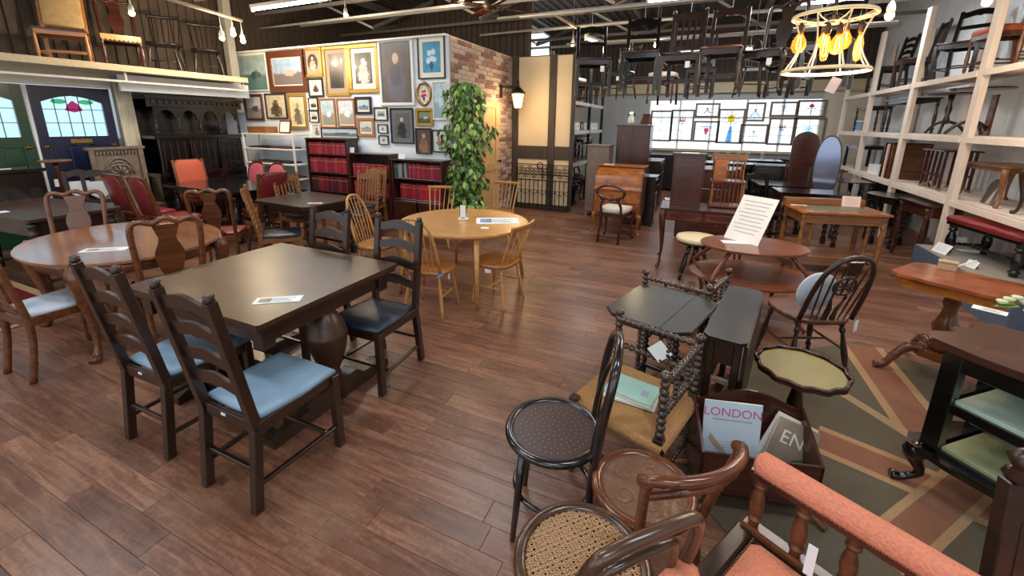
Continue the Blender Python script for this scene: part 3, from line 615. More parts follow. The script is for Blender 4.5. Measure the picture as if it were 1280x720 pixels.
# half-timbered panel at Y = 8.13
PX0, PX1, PYY = BX, -2.34, 8.13
pan = wallbox('wall_panel', PX0, PX1, PYY+.03, PYY+.12, 0, 3.04, 'timber_frame')
xm = onY(689, 180, PYY).x; zr0, zr1 = onY(660, 198, PYY).z-.0, onY(660, 182, PYY).z
for x0, x1 in ((PX0, PX0+.13), (xm-.07, xm+.07), (PX1-.05, PX1)): MB().box(((x0+x1)/2, PYY, 1.52), (x1-x0, .07, 3.04), None, .008).obj('timber_post', 'timber_frame', pan)
for x0, x1 in ((PX0+.13, xm-.07), (xm+.07, PX1-.05)):
    MB().box(((x0+x1)/2, PYY, (zr0+zr1)/2), (x1-x0, .06, zr1-zr0), None, .008).obj('timber_rail', 'timber_frame', pan); MB().box(((x0+x1)/2, PYY, .05), (x1-x0, .06, .1), None, .008).obj('timber_rail', 'timber_frame', pan)
    for a, c in ((.1, zr0), (zr1, 3.02)): MB().box(((x0+x1)/2, PYY+.015, (a+c)/2), (x1-x0, .03, c-a), None, .002).obj('plaster_panel', 'plaster', pan)
wallbox('wall_aisle', -3.62, -3.5, 8.25, YB, 0, 3.0, 'cream_wall')
# wrought-iron gate leaning on the panel
g = thing('iron_gate', 'black wrought iron scrollwork gate leaning against the timber-framed cream panel', 'gate', (0, PYY-.07, 0))
gx0, gx1, gt = PX0+.15, PX1-.02, onY(660, 205, PYY-.07).z
for z in (.12, .62, gt-.2, gt): MB().box(((gx0+gx1)/2, 0, z), (gx1-gx0, .014, .016), None, 0).obj('gate_rail', 'iron', g)
for i in range(13):
    x = gx0+(gx1-gx0)*i/12; MB().box((x, 0, .02+(gt if i in (0, 12, 6) else .62)/2), (.014, .014, (gt if i in (0, 12, 6) else .62)), None, 0).obj('gate_bar', 'iron', g)
def scroll(b, cx, cz, r, a0, turns=1.2, s_=1):
    b.tube([(cx+s_*r*(1-.75*i/16)*math.cos(a0+turns*2*PI*i/16), 0, cz+r*(1-.75*i/16)*math.sin(a0+turns*2*PI*i/16)) for i in range(17)], .006, 5)
for i in range(6):
    x = gx0+(gx1-gx0)*(i+.5)/6
    for s_ in (-1, 1):
        b = MB(); scroll(b, x+s_*.045, gt-.1, .075, PI/2, 1.2, s_); b.obj('scroll', 'iron', g); b = MB(); scroll(b, x+s_*.05, .75, .08, -PI/2, 1.1, s_); b.obj('scroll', 'iron', g)
        b = MB(); scroll(b, x+s_*.04, .38, .06, -PI/2, 1.1, s_); b.obj('scroll', 'iron', g)
b = MB(); b.tube([(xm-.2+.06*math.cos(a), 0, gt-.02+.06*math.sin(a)) for a in [2*PI*i/20 for i in range(20)]], .01, 6, True); b.obj('ring', 'iron', g)
# stained / leaded panels hung in the window
def leaded_panel(u0, u1, v0, v1, label, motif=None, frame='grey_oak', Y=YB-.005, cols=2, rows_=3, k=0):
    a, c = onY(u0, v0, Y), onY(u1, v1, Y); w_, h = c.x-a.x, a.z-c.z; t = thing('leaded_window', label, 'window', ((a.x+c.x)/2, Y, c.z), 0, None)
    f = .05
    for cc, d in (((0, 0, f/2), (w_, .04, f)), ((0, 0, h-f/2), (w_, .04, f)), ((-w_/2+f/2, 0, h/2), (f, .04, h-2*f)), ((w_/2-f/2, 0, h/2), (f, .04, h-2*f))): MB().box(cc, d).obj('frame', frame, t)
    iw, ih = w_-2*f, h-2*f
    for i in range(cols):
        for j in range(rows_):
            MB().box((-iw/2+iw*(i+.5)/cols, 0, f+ih*(j+.5)/rows_), (iw/cols-.006, .004, ih/rows_-.006), None, 0).obj('pane', 'pane_clear', t)
    for i in range(1, cols): MB().box((-iw/2+iw*i/cols, 0, h/2), (.008, .01, ih), None, 0).obj('lead_came', 'steel_dark', t)
    for j in range(1, rows_): MB().box((0, 0, f+ih*j/rows_), (iw, .01, .008), None, 0).obj('lead_came', 'steel_dark', t)
    if motif:
        kind, mats = motif; s_ = min(iw, ih)
        if kind == 'rose':
            MB().prism(ell(s_*.16, s_*.15, 12, 0, h*.66), -.01, -.006, 'y').obj('flower_pane', mats[0], t)
            for q in (-1, 1): MB().prism(ell(s_*.1, s_*.05, 10, q*s_*.2, h*.52), -.01, -.006, 'y').obj('leaf_pane', mats[1], t)
            MB().box((0, .0, h*.33), (.02, .008, h*.4), None, 0).obj('stem_pane', mats[1], t)
        elif kind == 'tulip':
            for q in (-1, 0, 1): MB().prism([(q*s_*.09-s_*.05, h*.62), (q*s_*.09+s_*.05, h*.62), (q*s_*.13+s_*.01, h*.78)], -.01, -.006, 'y').obj('petal_pane', mats[0], t)
            MB().prism(ell(s_*.12, s_*.035, 10, 0, h*.56), -.01, -.006, 'y').obj('leaf_pane', mats[1], t)
        elif kind == 'sun':
            MB().prism(ell(s_*.17, s_*.2, 14, 0, h*.72), -.01, -.006, 'y').obj('disc_pane', mats[0], t)
            for q in range(8):
                a_ = 2*PI*q/8; MB().prism([(s_*.2*math.cos(a_-.12), h*.72+s_*.24*math.sin(a_-.12)), (s_*.42*math.cos(a_), h*.72+s_*.44*math.sin(a_)), (s_*.2*math.cos(a_+.12), h*.72+s_*.24*math.sin(a_+.12))], -.01, -.006, 'y').obj('ray_pane', mats[1], t)
            MB().prism([(-s_*.16, f), (s_*.12, f), (s_*.08, h*.5), (-s_*.04, h*.5)], -.01, -.006, 'y').obj('blue_pane', 'pane_blue', t)
        elif kind == 'shield':
            MB().prism([(-s_*.14, h*.58), (0, h*.3), (s_*.14, h*.58), (s_*.1, h*.66), (-s_*.1, h*.66)], -.01, -.006, 'y').obj('shield_pane', mats[0], t)
            MB().prism([(-s_*.3, h*.7), (s_*.3, h*.7), (s_*.3, h*.74), (-s_*.3, h*.74)], -.01, -.006, 'y').obj('band_pane', mats[1], t)
        else:
            for q in (-1, 1): MB().prism([(q*s_*.3-.012, f+ih*.2), (q*s_*.3+.012, f+ih*.2), (.012-q*s_*.1, f+ih*.7), (-.012-q*s_*.1, f+ih*.7)], -.01, -.006, 'y').obj('diagonal_pane', mats[0], t)
            MB().prism(ell(s_*.06, s_*.06, 10, 0, h*.6), -.01, -.006, 'y').obj('dot_pane', mats[1], t)
for a in (((814, 838, 138, 177), 'plain clear leaded window panel beside the grey wall end', None),
          ((840, 865, 137, 177), 'leaded window panel with a small red tulip at its top', ('tulip', ('pane_red', 'pane_yellow'))),
          ((870, 899, 129, 147), 'small leaded panel with red marks, above the pink shield panel', ('cross', ('pane_red', 'pane_green'))),
          ((868, 897, 151, 178), 'leaded window panel with a pink shield in its centre', ('shield', ('pane_pink', 'pane_blue'))),
          ((899, 927, 136, 180), 'tall leaded window panel with yellow sunburst over a blue base', ('sun', ('pane_yellow', 'pane_green'))),
          ((934, 955, 128, 152), 'small grey framed leaded panel with diagonals, above the plain diagonal panel', ('cross', ('pane_blue', 'pane_red'))),
          ((926, 958, 155, 180), 'wide leaded window panel with crossed diagonals and a yellow dot', ('cross', ('pane_frost', 'pane_yellow'))),
          ((964, 996, 127, 146), 'wide shallow leaded panel with pale blue band beside the red rose panel', ('shield', ('pane_frost', 'pane_blue'))),
          ((998, 1031, 125, 147), 'leaded window panel with a red rose at its top', ('rose', ('pane_red', 'pane_green'))),
          ((962, 992, 147, 182), 'leaded window panel with an orange tulip over pale blue glass', ('tulip', ('pane_red', 'pane_blue'))),
          ((993, 1028, 147, 183), 'tall leaded window panel with pale frosted band beside the cream wall end', ('shield', ('pane_frost', 'pane_frost')))):
    leaded_panel(*a[0], a[1], a[2])
# window mullions behind the hung panels
w1 = struct(link('window_1', None))
for i in range(6): MB().box((W0+(W1-W0)*i/5, YB+.05, (WZ0+WZ1)/2), (.05, .07, WZ1-WZ0)).obj('mullion', 'white_paint', w1)
MB().box(((W0+W1)/2, YB+.05, (WZ0+WZ1)/2+.2), (W1-W0, .06, .05)).obj('transom', 'white_paint', w1)
for i in range(5): MB().box((W0+(W1-W0)*(i+.5)/5, YB+.07, (WZ0+WZ1)/2), ((W1-W0)/5-.05, .005, WZ1-WZ0), None, 0).obj('pane', 'clear_glass', w1)
# stained-glass doors standing along the left wall
def glazed_door(y0, y1, X, zt, mat, label, motif):
    t = thing('panelled_door', label, 'door', (X, (y0+y1)/2, 0), PI/2); w_ = y1-y0; g0, g1 = 1.5, zt-.13   # local x runs along +Y after the turn
    st_ = .11
    for x in (-1, 1): MB().box((x*(w_/2-st_/2), 0, zt/2), (st_, .045, zt)).obj('stile', mat, t)
    for z0, z1 in ((zt-.13, zt), (1.36, 1.5), (.62, .76), (0, .22)): MB().box((0, 0, (z0+z1)/2), (w_-2*st_, .045, z1-z0)).obj('rail', mat, t)
    iw = w_-2*st_
    for k in range(3):
        x = -iw/2+iw*(k+.5)/3
        MB().box((x, 0, 1.06), (iw/3-.05, .03, .58)).obj('door_panel', mat, t); MB().box((x, 0, .42), (iw/3-.05, .03, .4)).obj('door_panel', mat, t)
    for k in (1, 2): MB().box((-iw/2+iw*k/3, 0, .8), (.06, .045, 1.16)).obj('muntin', mat, t)
    b = MB(); o = [(-iw/2, g1+.005), (-iw/2, g1-.09)]+[(-iw/2+iw*i/10, g1-.09+.09*math.sin(PI*i/10)) for i in range(1, 10)]+[(iw/2, g1-.09), (iw/2, g1+.005)]; b.prism(o, -.022, .022, 'y'); b.obj('arched_rail', mat, t)
    cols = 5
    for i in range(cols):
        for j in range(3): MB().box((-iw/2+iw*(i+.5)/cols, 0, g0+(g1-g0)*(j+.5)/3), (iw/cols-.006, .004, (g1-g0)/3-.006), None, 0).obj('pane', 'pane_frost', t)
    for i in range(1, cols): MB().box((-iw/2+iw*i/cols, 0, (g0+g1)/2), (.009, .012, g1-g0), None, 0).obj('lead_came', 'steel_dark', t)
    for j in (1, 2): MB().box((0, 0, g0+(g1-g0)*j/3), (iw, .012, .009), None, 0).obj('lead_came', 'steel_dark', t)
    if motif:
        MB().prism([(-.1, g1-.2), (0, g1-.23), (.1, g1-.2), (.06, g1-.12), (0, g1-.06), (-.06, g1-.12)], .004, .012, 'y').obj('flower_pane', 'pane_pink', t)
        for s_ in (-1, 1): MB().prism(ell(.085, .035, 12, s_*.15, g1-.08), .004, .012, 'y').obj('leaf_pane', 'pane_green', t)
    MB().box((0, -.03, 1.43), (.24, .012, .06)).obj('letter_plate', 'brass', t)
    for s_ in (-1, 1): MB().lathe([(.03, 0), (.03, .006), (.012, .01), (.012, .03), (.026, .045), (.0, .06)], (s_*(w_/2-.06), -.022, 1.36), (s_*(w_/2-.06), -1.022, 1.36), 10).obj('door_knob', 'brass', t)
    return t
da, db_ = onX(28, 106, -8.5), onX(134, 111, -8.5)
glazed_door(da.y+.02, db_.y, -8.5, 2.2, 'navy_paint', 'dark blue panelled door with pink flower in its leaded glass beside the curtain', True)
glazed_door(da.y-.93, da.y-.03, -8.5, 2.2, 'green_paint', 'dark green panelled door with leaded glass beside the blue door', False)
tag(MB().box((-8.5, da.y-.005, 1.1), (.05, .03, 2.2)).obj('door_post', 'white_paint'), None, None); bpy.data.objects['door_post'].name = 'trim_3'; struct(bpy.data.objects['trim_3'])
wallbox('trim_4', -8.54, -8.46, .6, db_.y+.02, 2.205, 2.25, 'white_paint')
# curtain
b = MB(); n = 36; y0, y1 = db_.y+.05, db_.y+.27
rows_ = [[Vector((-8.42+.03*math.sin(j*1.45)+.004*math.sin(i), y0+(y1-y0)*j/n*(.86+.14*i/6)+.0, 2.3-2.2*i/6)) for j in range(n+1)] for i in range(7)]
b.strip(rows_, .006); tag(b.obj('curtain', 'curtain'), 'cream pleated curtain hanging beside the dark blue door', 'curtain')
# mezzanine ledge over the left wall
mz = struct(link('trim_5', None)); MB().box((-8.15, 1.6, 2.45), (.9, 7.5, .04)).obj('deck', 'cream_beam', mz)
MB().box((-7.7, 1.6, 2.46), (.05, 7.52, .09)).obj('front_beam', 'cream_beam', mz); MB().box((-7.72, 1.6, 2.28), (.05, 7.5, .03)).obj('rail', 'pipe_white', mz)
for y in (.4, 3.55, 5.3): MB().box((-7.74, y, 2.36), (.03, .03, .16)).obj('bracket', 'steel_grey', mz)
MB().box((-8.1, 4.62, 2.285), (.06, 2.0, .24)).obj('fascia', 'white_wall', mz)
MB().box((-8.35, 5.55, 3.2), (.14, .14, 2.6)).obj('column', 'steel_grey', mz)
# shop front behind the viewer: low wall, head and piers with large openings
wallbox('wall_front', XL, XR, YF-.15, YF, 0, .5, 'cream_wall'); wallbox('wall_front_head', XL, XR, YF-.15, YF, 2.7, 4.5, 'cream_wall')
for i in range(6): x = XL+(XR-XL)*i/5; wallbox('wall_front_pier', x-.2, x+.2, YF-.15, YF, .5, 2.7, 'cream_wall')
# electric conduit, track and lamps
def pipe(name, label, pts, r, mat='pipe_white', cat='pipe'): return tag(MB().tube(pts, r, 8).obj(name, mat), label, cat)
for p_, q_, lb in (((309, 37.5), (640, -2), 'pale conduit pipe crossing under the roof above the gallery pictures'), ((600, 44), (980, 8), 'pale conduit pipe crossing the roof above the hanging chairs'), ((622, 23), (830, 0), 'thin grey conduit pipe high under the roof beside the ceiling fan')):
    A, B_ = at(*p_, 3.6), at(*q_, 3.6); pipe('conduit_pipe', lb, [A, (A+B_)/2, Vector((B_.x, A.y, 3.6))], .022)
A, B_ = at(205, -3, 3.3), at(302, 26, 3.3); A = Vector((A.x, A.y, 3.3)); trk = pipe('lighting_track', 'cream lighting track above the ledge carrying three warm spotlights', [A, B_], .025, 'cream_beam', 'track')
A2, B2 = at(691, 17, 3.55), at(735, 43, 3.55); pipe('lighting_track', 'short cream lighting track above the timber-framed panel', [A2, B2], .025, 'cream_beam', 'track')
def spotlamp(u, v, z, label, power=25, col=(1, .78, .5), p=None, stem=None):
    p = p or at(u, v, z); stem = stem or 4.44-p.z; t = thing('spotlight', label, 'lamp', p, 0, None)
    MB().lathe([(.012, 0), (.012, .08), (.005, .1), (.005, stem)], (0, 0, .05), None, 8).obj('stem', 'pipe_white', t)
    MB().lathe([(.032, 0), (.034, .05), (.026, .08), (.014, .1)], (0, 0, -.02), None, 12).obj('lamp_holder', 'pipe_white', t)
    MB().lathe([(.0, 0), (.022, .008), (.035, .03), (.034, .05), (.024, .08)], (0, 0, -.075), None, 12).obj('bulb', 'bulb_warm', t)
    l = bpy.data.lights.new('spotlight_glow', 'POINT'); l.energy = power; l.color = col; l.shadow_soft_size = .05
    lo = bpy.data.objects.new('spotlight_glow', l); COL.objects.link(lo); lo.parent = t; lo.location = (0, 0, -.14)
for a in ((164, 13, 3.2, 'warm spotlight bulb over the carved red chair on the ledge'), (432, 16, 3.5, 'warm bare bulb hanging above the framed portraits'), (577, -2, 3.6, 'warm bulb on the conduit above the corner of the brick wall'), (716, 53, 3.35, 'white spotlight hanging over the timber-framed panel'), (1113, 14, 2.75, 'white spotlight beside the wire shade chandelier'), (820, 54, 3.2, 'amber bare bulb glowing behind the hanging chairs'), (1235, -3, 2.9, 'warm bulb over the chairs on the tall shelf rack')):
    spotlamp(*a)
for k_, lb, dz in ((.66, 'warm spotlight at the start of the lamp cluster by the steel column', .3), (.84, 'warm spotlight in the middle of the lamp cluster by the steel column', .2), (.98, 'warm spotlight hanging lowest in the cluster by the steel column', .27)): spotlamp(0, 0, 0, lb, p=A.lerp(B_, k_)-Vector((0, 0, dz)), stem=dz-.05)
def tube_light(p, q, label, power):
    p, q = Vector(p), Vector(q); t = thing('fluorescent_light', label, 'light', (p+q)/2, math.atan2(q.y-p.y, q.x-p.x)); L_ = (q-p).length
    MB().box((0, 0, .05), (L_+.06, .06, .05)).obj('housing', 'pipe_white', t); MB().tube([(-L_/2, 0, 0), (0, 0, 0), (L_/2, 0, 0)], .016, 8).obj('tube', 'tube_glow', t)
    for s_ in (-1, 1): MB().box((s_*(L_/2+.01), 0, .01), (.03, .05, .07)).obj('end_cap', 'pipe_white', t); MB().lathe([(.004, 0), (.004, .9)], (s_*L_*.35, 0, .07), None, 6).obj('hanger', 'steel_dark', t)
    l = bpy.data.lights.new('tube_light_glow', 'AREA'); l.shape = 'RECTANGLE'; l.size = L_; l.size_y = .3; l.energy = power; l.color = (.92, .97, 1)
    lo = bpy.data.objects.new('tube_light_glow', l); COL.objects.link(lo); lo.parent = t; lo.location = (0, 0, -.03)
TP = 30
for a in (((-6.52, 4.78, 3.4), (-4.95, 4.78, 3.4), 'fluorescent tube light above the draw-leaf table and slat-back chairs', TP), ((-.9, 6.58, 3.4), (.5, 6.58, 3.4), 'fluorescent tube light high over the writing desk', TP), ((-2.34, 8.8, 3.4), (-2.14, 9.6, 3.4), 'short fluorescent tube light behind the timber-framed panel', TP*.6), ((-.8, 10.9, 3.35), (.75, 10.85, 3.35), 'long fluorescent tube light near the leaded windows', TP)): tube_light(*a)
for x, y in ((-5.5, 1.2), (-2.2, 1.0), (1.2, .9), (-4.2, -1.2), (.4, -1.2), (-2.2, 4.2), (1.6, 4.4), (1.9, 8.6)): tube_light((x-.7, y, 3.65), (x+.7, y, 3.65), 'fluorescent tube light under the roof over the shop floor', TP)  # last position is an added tube, brightening the right wall and rack
for o in list(COL.objects):
    if o.get('label') == 'fluorescent tube light under the roof over the shop floor': o['group'] = 'tube lights over the shop floor'
# ceiling fan at the top edge
t = thing('ceiling_fan', 'dark ceiling fan with brown blades under the roof', 'fan', at(614, 8, 3.5)); MB().lathe([(.02, .1), (.02, .6)], (0, 0, 0), None, 8).obj('rod', 'iron', t); MB().lathe([(.03, -.08), (.1, -.05), (.12, 0), (.1, .08), (.04, .12)], (0, 0, 0), None, 14).obj('motor', 'socket', t)
for i in range(4):
    a = i*PI/2+.9; c, s_ = math.cos(a), math.sin(a); MB().box((.4*c, .4*s_, -.01), (.5, .12, .012), Matrix.Rotation(a, 3, 'Z') @ Matrix.Rotation(.2, 3, 'X')).obj('blade', 'mahogany', t)
# wall lantern
lp = onX(647, 140, -3.27); t = thing('wall_lantern', 'lit black carriage lantern on a bracket against the brick wall', 'lantern', (BX, lp.y, lp.z))
lx = .36
MB().box((.012, 0, .38), (.024, .09, .24)).obj('back_plate', 'iron', t); MB().bar((.02, 0, .46), (lx, 0, .46), .02).obj('arm', 'iron', t); b = MB(); scroll(b, .14, 0, .07, 0); b.v = [(x, y, z+.38) for x, y, z in b.v]; b.obj('scroll', 'iron', t)
b = MB(); b.lathe([(.02, .05), (.085, .06), (.1, .07)], (lx, 0, 0), None, 6); b.lathe([(.135, .33), (.16, .345), (.12, .37), (.07, .43), (.03, .46), (.04, .48), (.02, .5), (.035, .53), (.008, .58)], (lx, 0, 0), None, 6); b.lathe([(.005, 0), (.02, .02), (.03, .05)], (lx, 0, 0), None, 6); b.obj('roof_and_base', 'iron', t)
MB().lathe([(.075, .075), (.125, .325)], (lx, 0, 0), None, 6).obj('glass', 'lantern_glass', t)
for i in range(6):
    a = 2*PI*i/6; MB().bar((lx+.078*math.cos(a), .078*math.sin(a), .07), (lx+.13*math.cos(a), .13*math.sin(a), .33), .01).obj('glazing_bar', 'iron', t)
l = bpy.data.lights.new('lantern_glow', 'POINT'); l.energy = 22; l.color = (1, .72, .4); l.shadow_soft_size = .12; lo = bpy.data.objects.new('lantern_glow', l); COL.objects.link(lo); lo.parent = t; lo.location = (lx+.1, -.22, .1)
# ------------------------------------------------------------------ dining set in front
def face(fx, fy): return math.atan2(fx, -fy)
TZ = .79
t = thing('draw_leaf_table', 'dark oak draw-leaf dining table with bulbous pedestal legs', 'table', (-2.45, 1.7, 0))
MB().prism(rect(1.18, 1.04, .012), TZ-.026, TZ).obj('top', 'oak_table', t)
MB().prism(rect(1.16, 1.02, .01), TZ-.05, TZ-.027).obj('draw_leaf', 'oak_dark', t)
for x, y, w_, d_ in ((0, -.43, .96, .03), (0, .43, .96, .03), (-.49, 0, .03, .84), (.49, 0, .03, .84)): MB().box((x, y, TZ-.105), (w_, d_, .11)).obj('apron', 'oak_dark', t)
for x in (-.49, .49):
    for y in (-.43, .43): MB().box((x, y, TZ-.115), (.075, .075, .13)).obj('corner_block', 'oak_dark', t)
for x in (-.44, .44):
    b = MB().lathe([(.06, .14), (.06, .2), (.05, .21), (.075, .27), (.105, .36), (.118, .44), (.122, .46), (.122, .475), (.116, .485), (.105, .54), (.07, .6), (.05, .625), (.058, .64), (.05, .655)], (x, 0, 0), None, 24); b.obj('bulb_leg', 'oak_table', t); MB().box((x, 0, .7), (.1, .1, .12)).obj('leg_block', 'oak_dark', t)
    MB().prism([(-.46, 0), (.46, 0), (.46, .05), (.4, .075), (.22, .09), (.16, .14), (-.16, .14), (-.22, .09), (-.4, .075), (-.46, .05)], x-.055, x+.055, 'x').obj('sledge_foot', 'oak_dark', t)
MB().box((0, 0, .11), (.8, .09, .05)).obj('stretcher', 'oak_dark', t)
LC = dict(back='ladder', W=.45, D=.44, sh=.46, top=1.06, lean=.1, n=4, group='ladder-back dining chairs')
ca = chair('ladderback_chair', 'dark oak ladder-back chair with pale blue seat, nearest the open floor boards', (-1.87, 1.22, 0), R(180), **LC)
paper_tag(ca, (.02, .235, .43), .03, .012, 0)
cb_ = chair('ladderback_chair', 'dark oak ladder-back chair with pale blue seat, next to the oval table', (-2.6, 1.24, 0), R(181), **LC); paper_tag(cb_, (.02, .235, .43), .03, .012, 0)
chair('ladderback_chair', 'dark oak ladder-back chair with navy seat at the oak table corner', (-1.96, 2.06, 0), R(1), seatm='navy_leather', **LC)
chair('ladderback_chair', 'dark oak ladder-back chair tucked behind the far side of the oak table', (-2.65, 2.07, 0), R(0), seatm='navy_leather', **LC)
card((at(348, 375, TZ).x, at(348, 375, TZ).y, TZ), .24, .085, 'white printed price card with small photos on the dark oak dining table', rz=R(36), photo='mount_brown')
# ------------------------------------------------------------------ oval table group
table('oval_table', 'walnut oval extending table with cabriole legs', (-4.42, 1.8, 0), R(-6), ell(.8, .63, 40, p=2.15), .76, [(-.52, -.43), (.52, -.43), (.52, .43), (-.52, .43)], 'cabriole', 'walnut', 'oval_top', .022, .0, .045)
ov = COL.objects['oval_table']; b = MB()
o = ell(.72, .55, 40, p=2.15); b.strip([[(x, y, .738) for x, y in o+o[:1]], [(x, y, .65) for x, y in o+o[:1]]], .018); b.obj('apron', 'walnut', ov)
QA = dict(back='splat', wood_='walnut', leg='cabriole', W=.46, D=.43, sh=.47, top=1.04, lean=.1, stretch=False, group='vase-splat chairs', seatm='pale_seat', seat='pad')
chair('splat_back_chair', 'walnut vase-splat chair with pale blue seat, its back towards the open boards', (-4.16, 1.22, 0), R(184), **{**QA, 'W': .41})
chair('splat_back_chair', 'walnut vase-splat chair between the oval table and the long side table', (-5.38, 1.8, 0), face(.83, -.56), **QA)
chair('splat_back_chair', 'walnut vase-splat chair between the oval table and the dark oak table', (-3.83, 1.8, 0), face(-.93, .36), **QA)
chair('splat_back_chair', 'walnut vase-splat chair with crimson seat beside the dark dining table', (-5.12, 3.0, 0), face(-.7, .7), **{**QA, 'seatm': 'red_leather', 'top': 1.0})
p = at(132, 312, .76); card((p.x, p.y, .76), .3, .1, 'white price card lying on the oval walnut table', rz=R(38), photo='mount_brown')
# ------------------------------------------------------------------ pale round-table group
EC = (-2.27, 3.82)
t = table('round_table', 'round pale elm dining table with splayed legs', (*EC, 0), 0, ell(.7, .67, 40), .72, [((.4, -.46), (.46, -.56)), ((-.4, -.46), (-.46, -.56)), ((.4, .46), (.46, .56)), ((-.4, .46), (-.46, .56))], 'tapered', 'elm', 'elm', .022, .0, .036)
for y in (-.4, .4): MB().box((0, y, .675), (.8, .03, .05)).obj('apron', 'elm', t)
ST = dict(wood_='elm', seatm='elm_dark', leg='splay', W=.43, D=.4, sh=.44, lean=.14, r=.02)
hoop1 = chair('hoop_back_chair', 'pale elm hoop-back chair with a blue tag, back towards the oak table', (-2.22, 3.12, 0), R(187), 'hoop', top=.96, n=6, group='hoop-back chairs', **ST)
paper_tag(hoop1, (-.16, .16, .42), .07, .045, .3, 'tag_blue', tilt=.3); paper_tag(hoop1, (-.19, .02, .36), .018, .06, .2)
chair('hoop_back_chair', 'pale elm hoop-back chair beside the dark ladder-backs', (-3.2, 3.52, 0), face(.96, .12), 'hoop', top=.96, n=6, group='hoop-back chairs', **ST)
chair('stick_back_chair', 'pale elm stick-back chair in front of the red books', (-3.38, 4.95, 0), face(.3, -.95), 'spindle', top=.83, n=6, group='stick-back chairs', **ST)
chair('stick_back_chair', 'pale elm stick-back chair beside the leafy plant and brick wall', (-2.72, 5.65, 0), face(.1, -1), 'spindle', top=.86, n=7, group='stick-back chairs', **ST)
sr = chair('stick_back_chair', 'pale elm stick-back chair with a white tag on its seat', (-1.74, 3.56, 0), face(-.97, .1), 'spindle', top=.84, n=6, group='stick-back chairs', **ST)
paper_tag(sr, (.2, .02, .4), .06, .08, -1.2)
p = at(622, 276, .72); card((p.x, p.y, .72), .46, .28, 'large printed leaflet with blue pictures on the round pale table', rz=R(28), photo='tag_blue', name='leaflet')
p = at(606, 285, .72); card((p.x, p.y, .72), .08, .06, 'small white card on the edge of the round pale table', rz=R(20), lines=False)
p = at(579, 274, .72); t = thing('menu_stand', 'small white easel stand with framed card on the round pale table', 'stand', (p.x, p.y, .72), R(20))
MB().box((0, 0, .09), (.075, .012, .15)).obj('card_frame', 'frame_black', t); MB().box((0, -.0075, .09), (.06, .004, .135)).obj('card', 'card_white', t)
for x in (-1, 1): MB().bar((x*.03, -.05, 0.005), (x*.03, .05, .05), .012).obj('easel_foot', 'white_paint', t)
MB().box((0, .004, .006), (.11, .09, .012)).obj('easel_base', 'white_paint', t)
# ------------------------------------------------------------------ slat-back oak group and dark dining table
table('drawleaf_table', 'small near-black draw-leaf table among slat-back oak chairs', (-4.67, 3.86, 0), R(-4), rect(1.04, .84, .06), .76, [(-.42, -.32), (.42, -.32), (.42, .32), (-.42, .32)], 'barley', 'black_oak', None, .04, .09, .032, stretch=.12)
p = at(394, 254, .76); card((p.x, p.y, .76), .17, .07, 'cream price card on the near-black draw-leaf table', rz=R(28), mat='card_pink')
SL = dict(back='slat', wood_='golden_oak', seatm='navy_leather', leg='barley', W=.44, D=.42, sh=.46, top=1.0, lean=.11, n=6, r=.02, group='slat-back oak chairs')
chair('slat_back_chair', 'golden oak slat-back barley twist chair with its back to the oak dining table', (-4.46, 3.28, 0), face(.62, .78), **SL)
chair('slat_back_chair', 'golden oak slat-back barley twist chair beside the octagonal red chair back', (-5.12, 4.12, 0), face(1, -.1), **SL)
chair('slat_back_chair', 'golden oak slat-back barley twist chair between the black table and the book shelves', (-4.5, 4.55, 0), face(.1, -1), **SL)
chair('slat_back_chair', 'golden oak slat-back barley twist chair standing closest to the red books', (-4.85, 5.12, 0), face(.1, -1), **SL)
table('dining_table', 'long near-black dining table among red leather chairs', (-6.75, 4.15, 0), R(-2), rect(1.75, .95, .02), .77, [(-.75, -.36), (.75, -.36), (.75, .36), (-.75, .36)], 'bulb', 'ebony', 'ebony', .04, .1, .055, stretch=.12)
RD = dict(back='uphol', wood_='walnut', seatm='red_leather', leg='turned', W=.46, D=.44, sh=.47, top=1.06, lean=.13, seat='stuff', group='red leather chairs', stretch=True)
chair('upholstered_chair', 'red leather chair with sloping back, beside the shield-marked pews', (-6.95, 3.16, 0), R(182), **RD)
chair('upholstered_chair', 'red leather chair with sloping back, closer to the vase-splat chairs', (-6.3, 3.14, 0), R(178), **RD)
chair('upholstered_chair', 'orange-red chair with clipped corners in front of the black carved dresser', (-7.62, 4.25, 0), face(1, -.1), **{**RD, 'backm': 'orange_red', 'seatm': 'orange_red', 'top': 1.1, 'W': .52})
chair('upholstered_chair', 'dark red octagonal-back chair beside the slat-back oak chairs', (-5.78, 4.02, 0), face(-1, .15), **{**RD, 'backm': 'crimson', 'top': 1.05})
for x, lb in ((-7.55, 'pink round-backed chair in front of the white wire rack, closer to the black dresser'), (-7.0, 'pink round-backed chair in front of the white wire rack, closer to the book shelves')):
    chair('round_back_chair', lb, (x, 4.96, 0), face(.15, -1), 'round', 'mahogany', 'pink_fabric', 'turned', .42, .42, .46, 1.0, .1, seat='stuff', group='pink chairs', stretch=False)
